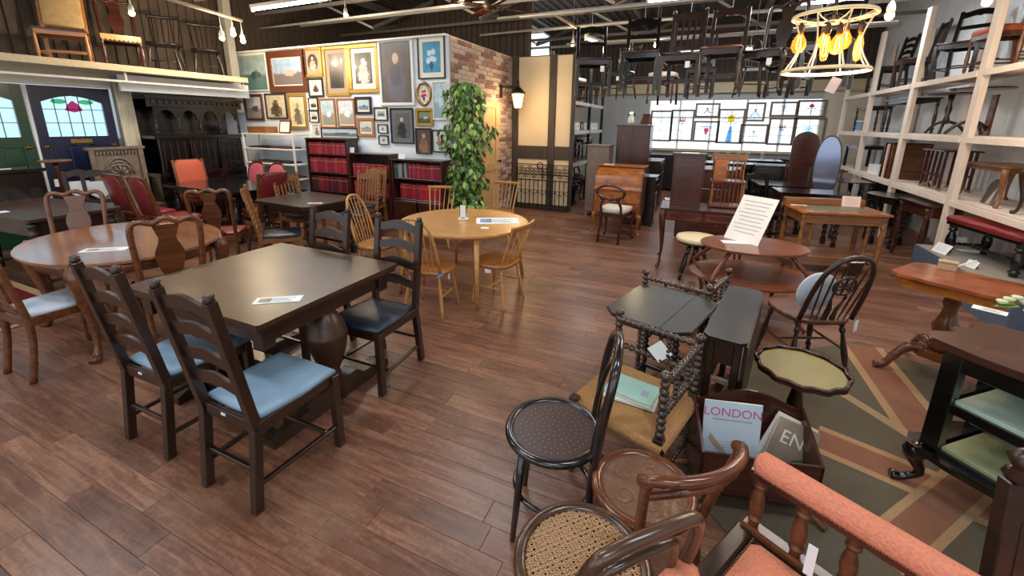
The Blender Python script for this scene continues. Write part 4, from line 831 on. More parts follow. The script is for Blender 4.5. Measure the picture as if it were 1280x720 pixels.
# ------------------------------------------------------------------ left side
table('side_table', 'long dark oak side table with reflective top by the vase-splat chair', (-6.78, 2.02, 0), R(4), rect(1.65, .8, .02), .78, [(-.72, -.32), (.72, -.32), (.72, .32), (-.72, .32)], 'turned', 'oak_dark', 'oak_table', .035, .16, .045, stretch=.1)
p = at(3, 265, .78); card((p.x, p.y, .78), .12, .08, 'small white card at the end of the long side table', lines=False)
sp = onX(68, 200, -7.9); t = thing('plant_stand', 'tall mahogany pedestal stand with pale top in front of the blue door', 'stand', (-7.9, sp.y, 0))
MB().lathe([(.16, sp.z-.025), (.165, sp.z-.01), (.16, sp.z)], (0, 0, 0), None, 20).obj('top', 'golden_oak', t); MB().lathe([(.05, .1), (.045, .25), (.03, .4), (.045, .6), (.03, .8), (.045, .95), (.025, 1.1), (.03, sp.z-.02)], (0, 0, 0), None, 12).obj('column', 'mahogany', t)
for i in range(3):
    a = 2*PI*i/3; MB().tube(smoothpath([(.03*math.cos(a), .03*math.sin(a), .22), (.12*math.cos(a), .12*math.sin(a), .14), (.2*math.cos(a), .2*math.sin(a), .014)], 4), .016, 6).obj('foot', 'mahogany', t)
paper_tag(t, (.05, -.05, sp.z-.3), .06, .1, -1.0)
q0, q1 = onX(0, 213, -7.6), onX(48, 211, -7.6); t = thing('carved_chest', 'black carved chest-on-stand in front of the green door', 'chest', (-7.75, (q0.y+q1.y)/2-.1, 0), R(90)); hz = q0.z
MB().box((0, 0, hz-.02), (.62, .4, .04)).obj('top', 'ebony', t); MB().box((0, 0, hz-.3), (.56, .36, .5)).obj('body', 'ebony', t)
for x in (-.25, .25):
    for y in (-.15, .15): leg_part(t, 'turned', (x, y, hz-.55), (x, y, 0), .03, 'ebony')
for i in range(3): MB().prism(ell(.06, .07, 12, -.18+.18*i, hz-.3), .18, .195, 'y').obj('carved_roundel', 'black_oak', t)
card((-7.75, q1.y-.25, hz), .12, .09, 'white card on the black carved chest', rz=R(80), lines=False)
c0, c1 = onX(128, 186, -7.7), onX(196, 184, -7.7); w_ = c1.y-c0.y; ct = c0.z; t = thing('carved_settle', 'grey oak settle with arcaded carved back beside the curtain', 'settle', (-7.95, (c0.y+c1.y)/2, 0), R(90))
MB().box((0, .2, ct/2+.2), (w_, .04, ct-.4)).obj('back_board', 'grey_oak', t); MB().box((0, .19, ct-.02), (w_+.06, .09, .04)).obj('cornice', 'grey_oak', t)
for x in (-1, 1): MB().box((x*(w_/2-.03), .185, ct/2), (.06, .07, ct)).obj('stile', 'grey_oak', t); MB().box((x*(w_/2-.03), -.2, .22), (.06, .06, .44)).obj('leg', 'grey_oak', t)
MB().box((0, 0, .44), (w_, .46, .04)).obj('seat', 'grey_oak', t); MB().box((0, -.2, .3), (w_-.1, .03, .24)).obj('apron', 'grey_oak', t)
for i in range(12): MB().box((-w_/2+.09+(w_-.18)*i/11, .165, ct-.09), (.025, .02, .045)).obj('dentil', 'grey_oak', t)
for s_ in (-1, 0, 1):
    b = MB(); b.tube([(.0+(.13+.05*abs(s_))*math.cos(a)*(1 if s_ else 1)+s_*.0, .17, ct-.42+(.2+.05*s_)*math.sin(a)) for a in [PI*i/12 for i in range(13)]], .014, 6); b.obj('carved_arch', 'grey_oak', t)
for i in range(5):
    a = PI*(i+.5)/5; MB().tube([(.02*math.cos(a), .17, ct-.42+.02*math.sin(a)), (.07*math.cos(a), .16, ct-.42+.09*math.sin(a)), (.11*math.cos(a), .17, ct-.42+.15*math.sin(a))], [.008, .022, .008], 6).obj('carved_petal', 'grey_oak', t)
for u, lb in ((108, 'dark pew chair with a white shield notice, closer to the blue door'), (131, 'dark pew chair with a white shield notice, closer to the red leather chairs')):
    p = onX(u, 216, -7.1 if u < 110 else -6.8); t = chair('chapel_chair', lb, (-7.3 if u < 110 else -6.98, p.y, 0), face(1, -.3), 'rail', 'oak_dark', 'oak_dark', 'square', .34, .36, .45, p.z, .07, seat='board', group='chapel chairs')
    MB().prism([(-.1, p.z-.3), (0, p.z-.38), (.1, p.z-.3), (.1, p.z-.14), (-.1, p.z-.14)], -.24, -.236, 'y').obj('shield_notice', 'card_white', t)
# black carved dresser (court cupboard) against the left wall
y0, y1, ct = 3.88, 5.42, 2.13; w_ = y1-y0; t = thing('carved_dresser', 'tall black carved oak dresser with arched canopy', 'dresser', (-8.28, (y0+y1)/2, 0), R(90))
BO = 'ebony'
MB().box((0, .25, ct/2), (w_-.06, .03, ct)).obj('back_board', BO, t)
MB().box((0, 0, ct-.03), (w_, .56, .06)).obj('cornice', BO, t); MB().box((0, -.22, ct-.12), (w_-.06, .08, .12)).obj('frieze', BO, t)
for i in range(16): MB().box((-w_/2+.08+(w_-.16)*i/15, -.275, ct-.1), (.04, .03, .05)).obj('dentil', 'black_oak', t)
for i in range(4):
    cx_ = -w_/2+.1+(w_-.2)*(i+.5)/4; ww = (w_-.2)/4
    o = [(cx_-ww/2, ct-.38), (cx_-ww/2+.05, ct-.38)]+[(cx_+(ww/2-.05)*math.cos(PI-PI*k/8), ct-.38+.16*math.sin(PI*k/8)) for k in range(1, 8)]+[(cx_+ww/2-.05, ct-.38), (cx_+ww/2, ct-.38), (cx_+ww/2, ct-.18), (cx_-ww/2, ct-.18)]
    MB().prism(o, .2, .235, 'y').obj('arch', BO, t)
for i in range(5):
    x = -w_/2+.1+(w_-.2)*i/4; leg_part(t, 'turned', (x, -.22, ct-.36), (x, -.22, ct-.62), .026, 'black_oak', 'canopy_baluster')
MB().box((0, 0, ct-.66), (w_-.04, .52, .05)).obj('shelf', BO, t)
for i in range(3):
    x = -w_/2+.3+(w_-.6)*i/2
    MB().box((x, -.2, 1.16), (w_/3-.1, .04, .56)).obj('cupboard_door', BO, t)
    for k in range(4): MB().box((x-(w_/3-.2)/2+(w_/3-.2)*k/3, -.225, 1.16), (.022, .02, .46)).obj('linenfold', 'black_oak', t)
MB().box((0, 0, .86), (w_, .56, .06)).obj('counter', BO, t); MB().box((0, .02, .45), (w_-.06, .5, .76)).obj('body', BO, t)
for i in range(3): MB().box((-w_/2+.3+(w_-.6)*i/2, -.245, .42), (w_/3-.1, .03, .62)).obj('cupboard_door', 'black_oak', t)
for x in (-1, 1): MB().box((x*(w_/2-.05), -.2, .43), (.09, .1, .86)).obj('stile', BO, t)
# ------------------------------------------------------------------ gallery wall: white wire rack, pictures, bookcases
x0, x1 = onY(304, 167, 5.35).x, onY(366, 168, 5.35).x; zt = onY(335, 167, 5.35).z
t = thing('wire_rack', 'white metal shelf rack holding loose frames', 'rack', ((x0+x1)/2, 5.5, 0)); w_ = x1-x0
for x in (-1, 1):
    for y in (-.16, .16): MB().box((x*w_/2, y, zt/2), (.03, .03, zt)).obj('upright', 'white_paint', t)
LV = [zt-.01-.27*i for i in range(6)]
for z in LV: MB().box((0, 0, z), (w_, .34, .025)).obj('shelf', 'white_paint', t)
for k, z in enumerate(LV[1:5]):
    for j, dx in enumerate((-.3, .26)):
        ww = .62-.1*((k+j) % 3); o = thing('flat_frame', 'dark picture frames lying flat on the white rack shelf', 'frame', ((x0+x1)/2+dx, 5.5, z+.013), R(3*(k-1)), 'frames lying on the white rack')
        for c, d in (((0, -.12, .014), (ww, .035, .028)), ((0, .12, .014), (ww, .035, .028)), ((-ww/2+.02, 0, .014), (.035, .21, .028)), ((ww/2-.02, 0, .014), (.035, .21, .028))): MB().box(c, d).obj('moulding', 'frame_brown' if (k+j) % 2 else 'frame_black', o)
        MB().box((0, 0, .008), (ww-.06, .21, .008)).obj('backing', 'mount_grey', o)
# boxes on top of the rack
for x, w2, h2, m_, lb in ((x0+.35, .5, .12, 'golden_oak', 'low oak box on top of the white wire rack'), (x0+.95, .3, .24, 'frame_brown', 'small framed photo leaning on top of the white wire rack')):
    t = thing('wooden_box' if 'box' in lb else 'leaning_photo', lb, 'box' if 'box' in lb else 'picture', (x, 5.5, zt+.003)); 
    if 'box' in lb:
        for c, d in (((0, -.12, h2/2), (w2, .016, h2)), ((0, .12, h2/2), (w2, .016, h2)), ((-w2/2, 0, h2/2), (.016, .24, h2)), ((w2/2, 0, h2/2), (.016, .24, h2)), ((0, 0, .01), (w2, .24, .012))): MB().box(c, d).obj('box_side', m_, t)
    else:
        Mx = Matrix.Rotation(-.2, 3, 'X'); MB().box(Mx @ Vector((0, 0, h2/2)), (w2, .02, h2), Mx).obj('frame', m_, t); MB().box(Mx @ Vector((0, -.012, h2/2)), (w2*.78, .004, h2*.76), Mx, 0).obj('print', 'mount_cream', t)
PRN = [0]
def picture(u0, v0, u1, v1, label, frame, fw, mount, mw, kind, cols, Y=5.8, oval=False, inner_oval=False, tagc=None, d=.03):
    """framed picture hung on the gallery wall"""
    a, c = onY(u0, v0, Y-.02), onY(u1, v1, Y-.02); w_, h = c.x-a.x, a.z-c.z; t = thing('framed_picture', label, 'picture', ((a.x+c.x)/2, Y-.004, (a.z+c.z)/2-h/2))
    PRN[0] += 1; pm = 'print_%02d' % PRN[0]; print_mat(pm, kind, *cols, scale=4+PRN[0] % 3)
    if oval:
        o = ell(w_/2-fw/2, h/2-fw/2, 28); b = MB(); b.tube([(x, -.015, z+h/2) for x, z in o], fw/2, 8, True); b.obj('frame', frame, t)
        MB().prism([(x, z+h/2) for x, z in ell(w_/2-fw*.7, h/2-fw*.7, 28)], .002, .008, 'y').obj('mount', mount, t); MB().prism([(x, z+h/2) for x, z in ell(w_/2*.62, h/2*.66, 28)], .008, .011, 'y').obj('print', pm, t); return t
    for cc, dd in (((0, -d/2, fw/2), (w_, d, fw)), ((0, -d/2, h-fw/2), (w_, d, fw)), ((-w_/2+fw/2, -d/2, h/2), (fw, d, h-2*fw)), ((w_/2-fw/2, -d/2, h/2), (fw, d, h-2*fw))): MB().box(cc, dd, None, .006).obj('frame', frame, t)
    MB().box((0, -.006, h/2), (w_-2*fw, .008, h-2*fw), None, 0).obj('mount', mount, t); iw, ih = w_-2*fw-2*mw, h-2*fw-2*mw
    if inner_oval: MB().prism([(x, z+h/2) for x, z in ell(iw/2, ih/2, 28)], .010, .013, 'y').obj('print', pm, t)
    else: MB().box((0, -.0125, h/2+mw*.1), (iw, .004, ih), None, 0).obj('print', pm, t)
    if tagc: MB().box((w_*tagc[0], -d-.003, h*tagc[1]), (.06, .004, .045), None, 0).obj('price_label', 'card_white', t)
G_, B_, K_ = (120, 118, 112), (60, 56, 54), (190, 186, 178)
for a in ((295, 69, 337, 114, 'wide seascape in a thin pale frame at the ledge end', 'frame_white', .03, 'mount_cream', .0, 'land', ((150, 172, 170), (90, 128, 126), (60, 84, 90))),
          (332, 65, 386, 115, 'large harbour scene with masts in a heavy dark red-brown frame', 'frame_brown', .12, 'mount_cream', .02, 'land', ((150, 172, 206), (120, 110, 110), (190, 170, 150)), ),
          (377, 60, 404, 96, 'small oval lady portrait on brown mount in a gilt frame', 'gilt', .05, 'mount_brown', .06, 'figure', ((60, 48, 40), (200, 180, 160), (230, 206, 180))),
          (402, 59, 438, 120, 'dark full-length portrait of a seated figure in a brown-gold frame', 'gilt', .05, 'mount_brown', .08, 'figure', ((50, 48, 46), (30, 30, 32), (190, 160, 140))),
          (433, 56, 475, 116, 'engraved portrait of a pale seated lady in an ornate gilt frame', 'gilt', .07, 'mount_cream', .08, 'figure', ((70, 66, 60), (206, 200, 190), (220, 210, 200))),
          (471, 50, 519, 132, 'largest portrait print of a seated boy in a white frame', 'frame_white', .05, 'mount_grey', .01, 'figure', ((96, 88, 82), (110, 106, 116), (206, 170, 150))),
          (521, 46, 557, 98, 'blue flower print in a thin black frame with white mount', 'frame_black', .02, 'mount_cream', .07, 'flowers', ((70, 140, 170), (40, 90, 120), (200, 226, 230))),
          (384, 98, 405, 121, 'small engraving in a black frame under the oval lady', 'frame_black', .03, 'mount_cream', .05, 'figure', (K_, B_, G_)),
          (304, 118, 331, 151, 'small town sketch in a wide brown frame', 'frame_brown', .05, 'mount_cream', .0, 'land', ((220, 212, 200), (160, 150, 140), (96, 90, 84))),
          (330, 117, 360, 149, 'brown tree sketch in a thin dark frame', 'frame_black', .025, 'mount_brown', .02, 'figure', ((206, 184, 156), (96, 84, 66), (110, 92, 70))),
          (358, 117, 386, 162, 'standing figure sketch in a bright gilt frame', 'gilt', .06, 'mount_cream', .03, 'figure', ((206, 190, 150), (130, 116, 90), (170, 140, 110))),
          (385, 122, 398, 138, 'tiny engraving in a white mount, upper of a pair', 'frame_black', .012, 'mount_cream', .04, 'land', (K_, B_, G_)),
          (386, 138, 399, 153, 'tiny engraving in a white mount, lower of a pair', 'frame_black', .012, 'mount_cream', .04, 'land', (K_, B_, G_)),
          (398, 123, 421, 160, 'tall mirror-like print in a thin brown frame, beside the tiny pair', 'frame_oak', .03, 'mount_cream', .02, 'land', ((170, 190, 210), (150, 150, 130), (220, 230, 240))),
          (420, 123, 445, 159, 'tall pale window print in a thin oak frame', 'frame_oak', .03, 'mount_cream', .02, 'land', ((206, 218, 230), (170, 160, 140), (230, 236, 240))),
          (443, 121, 465, 143, 'small square landscape in a black frame', 'frame_black', .045, 'mount_cream', .03, 'land', ((180, 196, 210), (120, 136, 150), (90, 110, 120))),
          (446, 147, 469, 171, 'small landscape in a wide orange-brown frame', 'frame_oak', .05, 'mount_cream', .03, 'land', ((206, 206, 196), (150, 160, 150), (180, 130, 100))),
          (467, 134, 485, 151, 'small grey landscape in a thin black frame beside the largest portrait', 'frame_black', .02, 'mount_cream', .05, 'land', ((150, 160, 160), (110, 120, 116), (80, 90, 90))),
          (472, 155, 485, 167, 'tiny bird sketch in a black frame, upper of two', 'frame_black', .014, 'mount_cream', .03, 'flowers', ((226, 224, 216), B_, (120, 110, 110))),
          (473, 169, 486, 181, 'tiny bird sketch in a black frame, lower of two', 'frame_black', .014, 'mount_cream', .03, 'flowers', ((226, 224, 216), B_, (110, 116, 126))),
          (487, 135, 518, 180, 'dark standing portrait engraving with grey mount', 'frame_black', .02, 'mount_grey', .07, 'figure', ((90, 88, 86), (46, 46, 48), (190, 186, 180))),
          (519, 135, 542, 158, 'small landscape in a square gilt frame', 'gilt', .05, 'frame_black', .01, 'land', ((120, 126, 96), (80, 86, 66), (190, 200, 190))),
          (519, 160, 540, 193, 'dark group print in a thin black frame', 'frame_black', .02, 'mount_brown', .0, 'figure', ((86, 66, 56), (150, 110, 86), (180, 150, 126))),
          (540, 162, 560, 191, 'white botanical flower print in a black frame by the plant', 'frame_black', .02, 'mount_cream', .0, 'flowers', ((232, 228, 222), (90, 120, 90), (170, 120, 130))),
          (540, 102, 559, 150, 'pale blue tall print partly behind the plant leaves', 'frame_white', .02, 'mount_cream', .01, 'land', ((176, 200, 216), (150, 176, 190), (210, 220, 226))),
          (390, 155, 402, 172, 'tiny white framed card standing on the tall bookcase', 'frame_white', .016, 'mount_cream', .02, 'figure', (K_, G_, B_)),
          (401, 159, 448, 174, 'long low panoramic photo in a black frame above the bookcase', 'frame_black', .02, 'mount_cream', .02, 'land', ((170, 186, 200), (110, 120, 130), (80, 90, 104)))):
    picture(*a[:5], *a[5:10], a[10], inner_oval='oval lady' in a[4])
picture(519, 102, 540, 133, 'oval red flower picture in a brass frame', 'brass', .05, 'mount_cream', .0, 'flowers', ((232, 224, 206), (60, 50, 46), (190, 50, 40)), oval=True)
# bookcases with their volumes
plain('book_red', (128, 26, 44), .5, var=.2, scale=30); plain('book_rose', (158, 50, 70), .5, var=.2, scale=30); plain('book_crimson', (168, 30, 44), .5, var=.2, scale=30); plain('book_dark', (60, 26, 34), .5, var=.2); plain('book_green', (58, 80, 78), .5, var=.2); plain('book_grey', (140, 146, 144), .6, var=.2); plain('gold_foil', (196, 160, 90), .35, .6)
def bookcase(u0, u1, vt, Y, label, shelves, zb=0.0, doors=False):
    """shelves: list of (z_bottom, z_top, books spec); X range from pixels at the front plane Y"""
    xa, xb = onY(u0, vt, Y).x, onY(u1, vt, Y).x; zt_ = onY((u0+u1)/2, vt, Y).z; w_ = xb-xa; d_ = .28; t = thing('bookcase', label, 'bookcase', ((xa+xb)/2, Y+d_/2, 0)); M_ = 'mahogany' if doors else 'oak_dark'
    for x in (-1, 1): MB().box((x*(w_/2-.012), 0, zt_/2), (.024, d_, zt_)).obj('side', M_, t)
    MB().box((0, 0, zt_-.012), (w_+.02, d_+.01, .024)).obj('top', M_, t); MB().box((0, d_/2-.006, zt_/2), (w_, .012, zt_)).obj('back', 'black_oak', t)
    n = len(shelves); res = []
    for zs in {s_[0]: s_ for s_ in shelves}.values(): MB().box((0, 0, zs[0]-.011), (w_-.04, d_-.02, .022)).obj('shelf', M_, t)
    MB().box((0, -d_/2+.015, .04), (w_-.04, .02, .08)).obj('plinth', M_, t)
    if doors:
        for x in (-1, 1): dd = MB().box((x*w_/4, -d_/2+.006, shelves[-1][0]/2), (w_/2-.03, .02, shelves[-1][0]-.06)).obj('cupboard_door', M_, t)
    for (z0, z1, mats, grp, part) in shelves:
        x = xa+.035; lim = xb-.035
        x += (lim-x)*part[0]; lim = xa+.035+(xb-xa-.07)*part[1]; k = 0
        while x < lim-.03:
            bw_ = rnd.uniform(.034, .05); bh_ = (z1-z0)*rnd.uniform(.82, .9); bd = rnd.uniform(.17, .2); mm = rnd.choice(mats)
            key = (round(bw_, 3), mm); bo = thing('book', f'{grp}', 'book', (x+bw_/2, Y+.03, z0+.0005), 0, grp)
            cv = MB(); cv.box((0, bd/2, bh_/2), (bw_-.002, bd, bh_), None, .004).obj('cover', mm, bo); MB().box((0, -.0008, bh_*.78), (bw_-.006, .002, bh_*.05), None, 0).obj('spine_label', 'gold_foil', bo)
            x += bw_; k += 1
    return t, zt_
RDS = ('book_red', 'book_red', 'book_rose', 'book_crimson')
Yb = 5.45
zA = [onY(410, v, Yb).z for v in (176, 193, 194.5, 216, 218, 239)]
bookcase(381, 432, 173, Yb, 'tallest dark bookcase of red books, next to the white wire rack', [(zA[1], zA[0], RDS, 'red bound book on the top shelf of the tallest bookcase', (0, 1)), (zA[3], zA[2], RDS, 'red bound book on the middle shelf of the tallest bookcase', (0, 1)), (zA[5], zA[4], ('book_dark', 'book_red', 'book_dark'), 'dark bound book on the low shelf of the tallest bookcase', (0, 1))])
zB = [onY(460, v, Yb).z for v in (203, 222, 225, 246)]
_, zB_top = bookcase(434, 486, 192, Yb, 'middle dark bookcase of red books, behind the slat-back oak chairs', [(zB[1], zB[0], RDS, 'red bound book on the upper shelf of the middle bookcase', (.05, 1)), (zB[3], zB[2], RDS, 'red bound book on the lower shelf of the middle bookcase', (.05, 1))], doors=True)
zC = [onY(520, v, Yb).z for v in (203, 224, 229, 250)]
_, zC_top = bookcase(488, 552, 200, Yb, 'lowest dark bookcase with dark green and red books, beside the plant', [(zC[1], zC[0], ('book_green', 'book_grey', 'book_dark'), 'dark green bound book on the upper shelf of the lowest bookcase', (0, .3)), (zC[1], zC[0], RDS, 'red bound book on the upper shelf of the lowest bookcase', (.32, 1)), (zC[3], zC[2], ('book_crimson', 'book_red', 'book_crimson'), 'crimson bound book on the lower shelf of the lowest bookcase', (.12, 1))], doors=True)
# ------------------------------------------------------------------ ficus by the brick corner
fx, fy = -3.22, 5.52
t = thing('potted_ficus', 'tall leafy artificial ficus tree at the corner of the brick wall', 'plant', (fx, fy, 0))
MB().lathe([(.13, 0), (.17, .26), (.18, .28), (.165, .28), (.16, .25)], (0, 0, 0), None, 18).obj('pot', 'pot', t); MB().lathe([(.0, .245), (.162, .25)], (0, 0, 0), None, 18).obj('soil', 'soil', t)
for k in range(4):
    a = k*1.6; MB().tube(smoothpath([(.03*math.cos(a), .03*math.sin(a), .2), (.06*math.cos(a+1), .06*math.sin(a+1), .8), (.08*math.cos(a+2), .08*math.sin(a+2), 1.4), (.12*math.cos(a+2.6), .12*math.sin(a+2.6), 2.05)], 4), [.016-.0008*i for i in range(13)], 6).obj('stem', 'bark', t)
lr = random.Random(11)
def leafmesh(mat):
    L_, w_ = .075, .027; rows_ = []
    for i in range(5):
        s_ = i/4; ww = w_*math.sin(PI*min(.98, max(.04, s_)))**.8/1; rows_.append([Vector((-ww, s_*L_, -.012*s_*s_*4+.006)), Vector((0, s_*L_, -.012*s_*s_*4)), Vector((ww, s_*L_, -.012*s_*s_*4+.006))])
    b = MB(); vs = [v for r_ in rows_ for v in r_]; fs = []
    for i in range(4):
        for j in range(2): fs.append((i*3+j, i*3+j+1, i*3+j+4, i*3+j+3))
    b.add(vs, fs, True); return b, b.mesh('leaf', mat)
LM = [leafmesh(m_) for m_ in ('leaf_green', 'leaf_green', 'leaf_dark', 'leaf_light')]
def leafpos():
    z = lr.uniform(.42, 2.32); rad = (.34 if z > 1.2 else .27)*(1 if z < 2.1 else max(.25, (2.42-z)/.32)); rad *= 1+.22*math.sin(z*9)+.16*math.sin(z*23+1)
    a = lr.uniform(0, 2*PI); rr = rad*math.sqrt(lr.uniform(.15, 1)); return Vector((rr*math.cos(a)*1.05, rr*math.sin(a)*.85, z)), a
def leafmat(a):
    return Matrix.Rotation(a-PI/2+lr.uniform(-.7, .7), 4, 'Z') @ Matrix.Rotation(lr.uniform(-1.35, -.15), 4, 'X') @ Matrix.Rotation(lr.uniform(-.6, .6), 4, 'Y') @ Matrix.Scale(lr.uniform(.8, 1.25), 4)
for i in range(290):
    p, a = leafpos(); o = link('leaf', lr.choice(LM)[1], t); o.matrix_local = Matrix.Translation(p) @ leafmat(a)
for m_ in ('leaf_green', 'leaf_dark', 'leaf_light'):
    b = MB()
    for i in range({'leaf_green': 420, 'leaf_dark': 330, 'leaf_light': 330}[m_]):
        p, a = leafpos(); T = Matrix.Translation(p) @ leafmat(a); b.add([T @ Vector(v) for v in LM[0][0].v], LM[0][0].f, True)
    tag(b.obj('leaf', m_, t), None, None, kind='stuff')
# ------------------------------------------------------------------ rug on the right
def rug_mats():
    plain('rug_olive', (94, 84, 68), .95, var=.14, scale=90, bump=.5); plain('rug_rust', (138, 92, 70), .95, var=.16, scale=90, bump=.5); plain('rug_tan', (170, 136, 100), .95, var=.12, scale=90, bump=.5)
rug_mats()
t = thing('area_rug', 'olive rug with rust and tan angular bands under the small tables', 'rug', (0, 0, 0))
RG = [(.05, 2.0), (1.35, .5), (3.2, 1.7), (2.4, 3.35), (1.38, 4.1), (.42, 3.35)]
MB().prism(RG, .0008, .006).obj('pile', 'rug_olive', t)
BZ = [.0066]
def band(p, q, w_, mat, z):
    p, q = Vector((*p, 0)), Vector((*q, 0)); d = (q-p).normalized(); n = Vector((-d.y, d.x, 0))*w_/2
    MB().prism([(p-n)[:2], (q-n)[:2], (q+n)[:2], (p+n)[:2]], .006, z).obj('woven_band', mat, t)
def fl(u, v): q = at(u, v, 0); return (q.x, q.y)
for p, q, w_ in ((fl(1075, 432), fl(1160, 545), .3), (fl(1020, 548), fl(1240, 640), .27), (fl(1100, 700), fl(1215, 600), .2)):
    BZ[0] += .0006; band(p, q, w_, 'rug_tan', BZ[0]); band(p, q, w_*.66, 'rug_rust', BZ[0]+.0003)
band(fl(1040, 485), fl(1160, 560), .07, 'rug_tan', .0075)
t = thing('patterned_rug', 'red rug with cream border beyond the oval walnut table', 'rug', (0, 0, 0))
MB().prism([(-7.4, .8), (-5.22, .8), (-5.22, 1.72), (-7.4, 1.72)], .0008, .006).obj('pile', 'crimson', t)
for c, d in (((-6.3, 1.68, .0068), (2.16, .07, .0012)), ((-6.3, .84, .0068), (2.16, .07, .0012)), ((-5.26, 1.26, .0068), (.07, .78, .0012))): MB().box(c, d, None, 0).obj('border', 'rug_tan', t)
for i in range(10): MB().prism(ell(.07, .05, 8, -5.5-.2*(i % 5), 1.1+.3*(i//5)), .006, .0072).obj('motif', 'rug_olive' if i % 2 else 'rug_tan', t)
# ------------------------------------------------------------------ bobbin corner chairs and small tables
def bobbin(t, p, q, r, name='bobbin_rail', mat='bobbin_wood'):
    L_ = (Vector(q)-Vector(p)).length; return MB().lathe(beads(r, max(3, int(L_/(r*1.75))), .45), p, q, 10).obj(name, mat, t)
def corner_chair(label, loc, rz, group):
    """square seat; tall posts at A(-,+) B(+,+) C(+,-), front corner D(-,-)"""
    t = thing('corner_chair', label, 'chair', loc, rz, group); h = .215
    P = {'A': (-h, h), 'B': (h, h), 'C': (h, -h), 'D': (-h, -h)}
    for k, (x, y) in P.items():
        tp = .72 if k != 'D' else .44
        b = MB(); b.lathe(beads(.021, 8), (x, y, 0), (x, y, .3), 8); b.box((x, y, .37), (.044, .044, .14)); 
        if k != 'D': b.lathe(beads(.022, 8), (x, y, .44), (x, y, tp), 8); b.lathe([(.012, 0), (.026, .012), (.026, .03), (.01, .042)], (x, y, tp), None, 8)
        b.obj('post', 'bobbin_wood', t)
    for a, c in (('A', 'B'), ('B', 'C')):
        (ax, ay), (cx_, cy_) = P[a], P[c]
        for z in (.70, .55): bobbin(t, (ax, ay, z), (cx_, cy_, z), .018)
        for f_ in (.33, .66): bobbin(t, (ax+(cx_-ax)*f_, ay+(cy_-ay)*f_, .55), (ax+(cx_-ax)*f_, ay+(cy_-ay)*f_, .70), .014, 'bobbin_spindle')
    for a, c in (('A', 'B'), ('B', 'C'), ('C', 'D'), ('D', 'A')):
        (ax, ay), (cx_, cy_) = P[a], P[c]; bobbin(t, (ax, ay, .18), (cx_, cy_, .18), .014, 'stretcher')
    b = MB(); S = .24   # rush seat woven in four triangles towards the centre
    for k in range(4):
        a = k*PI/2; M = Matrix.Rotation(a, 3, 'Z')
        for i in range(26):
            f0, f1 = i/26, (i+1)/26; y0_, y1_ = -S+S*f0, -S+S*f1
            for zz in (0,):
                vs = [M @ Vector((-S*(1-f0), y0_, .415+.008*f0)), M @ Vector((S*(1-f0), y0_, .415+.008*f0)), M @ Vector((S*(1-f1)*.999, y1_, .415+.008*f0)), M @ Vector((-S*(1-f1)*.999, y1_, .415+.008*f0)),
                      M @ Vector((-S*(1-(f0+f1)/2), (y0_+y1_)/2, .421+.008*f0)), M @ Vector((S*(1-(f0+f1)/2), (y0_+y1_)/2, .421+.008*f0))]
                b.add(vs, [(0, 1, 5, 4), (4, 5, 2, 3)], False)
        vs = [M @ Vector(v) for v in ((-S, -S, .415), (S, -S, .415), (S*.98, -S-.012, .395), (-S*.98, -S-.012, .395), (S, -S, .372), (-S, -S, .372))]; b.add(vs, [(3, 2, 1, 0), (5, 4, 2, 3)], True)
    b.obj('rush_seat', 'rush', t)
    return t
A_, B__, C_ = at(770, 395, .72), at(875, 430, .72), at(838, 474, .72)
cc = (A_+C_)/2; ang = math.atan2((B__-A_).y, (B__-A_).x)
cch = corner_chair('ebonised bobbin-turned corner chair with rush seat holding a green book', (cc.x, cc.y, 0), ang, 'corner chairs')
paper_tag(cch, (.03, .2, .6), .09, .09, .2, tilt=.78)
corner_chair('ebonised bobbin-turned corner chair behind the clipped-corner black table', (.0, 3.08, 0), ang-PI/2, 'corner chairs')
sp = at(790, 492, .435); k0 = .433
for i, (w_, d_, h, m_, lb, rr) in enumerate(((.25, .18, .012, 'paper', 'thin pale booklet under the green book on the rush seat', 18), (.24, .17, .022, 'sage_cloth', 'sage green cloth book on the rush seat', 10))):
    o = thing('book', lb, 'book', (sp.x, sp.y, k0), R(rr-22)); MB().box((0, 0, h/2), (w_-.006, d_-.006, h-.004), None, 0).obj('pages', 'paper', o)
    for z in (.0015, h-.0015): MB().box((0, 0, z), (w_, d_, .003), None, 0).obj('cover', m_, o)
    MB().box((-w_/2+.001, 0, h/2), (.003, d_, h), None, 0).obj('spine', m_, o)
    if i: MB().box((w_*.28, -d_*.05, h+.0005), (.035, .045, .0008), None, 0).obj('cover_stamp', 'ink_light', o)
    k0 += h+.0005
table('occasional_table', 'black oak table with clipped corners beside the bobbin corner chair', (-.115, 2.52, 0), R(-17), rect(.5, .62, .07), .69, [(-.17, -.22), (.17, -.22), (.17, .22), (-.17, .22)], 'bobbin', 'black_oak', 'black_oak', .02, .07, .02, stretch=.12)
MB().box((.1, 0, .6912), (.003, .6, .001), None, 0).obj('leaf_joint', 'ink', COL.objects['occasional_table'])
t = thing('gateleg_table', 'narrow folded gate-leg table with drop leaves, near-black', 'table', (.28, 2.56, 0), R(-11)); zt = .72
MB().prism(rect(.2, .84, .03), zt-.02, zt).obj('top', 'black_oak', t)
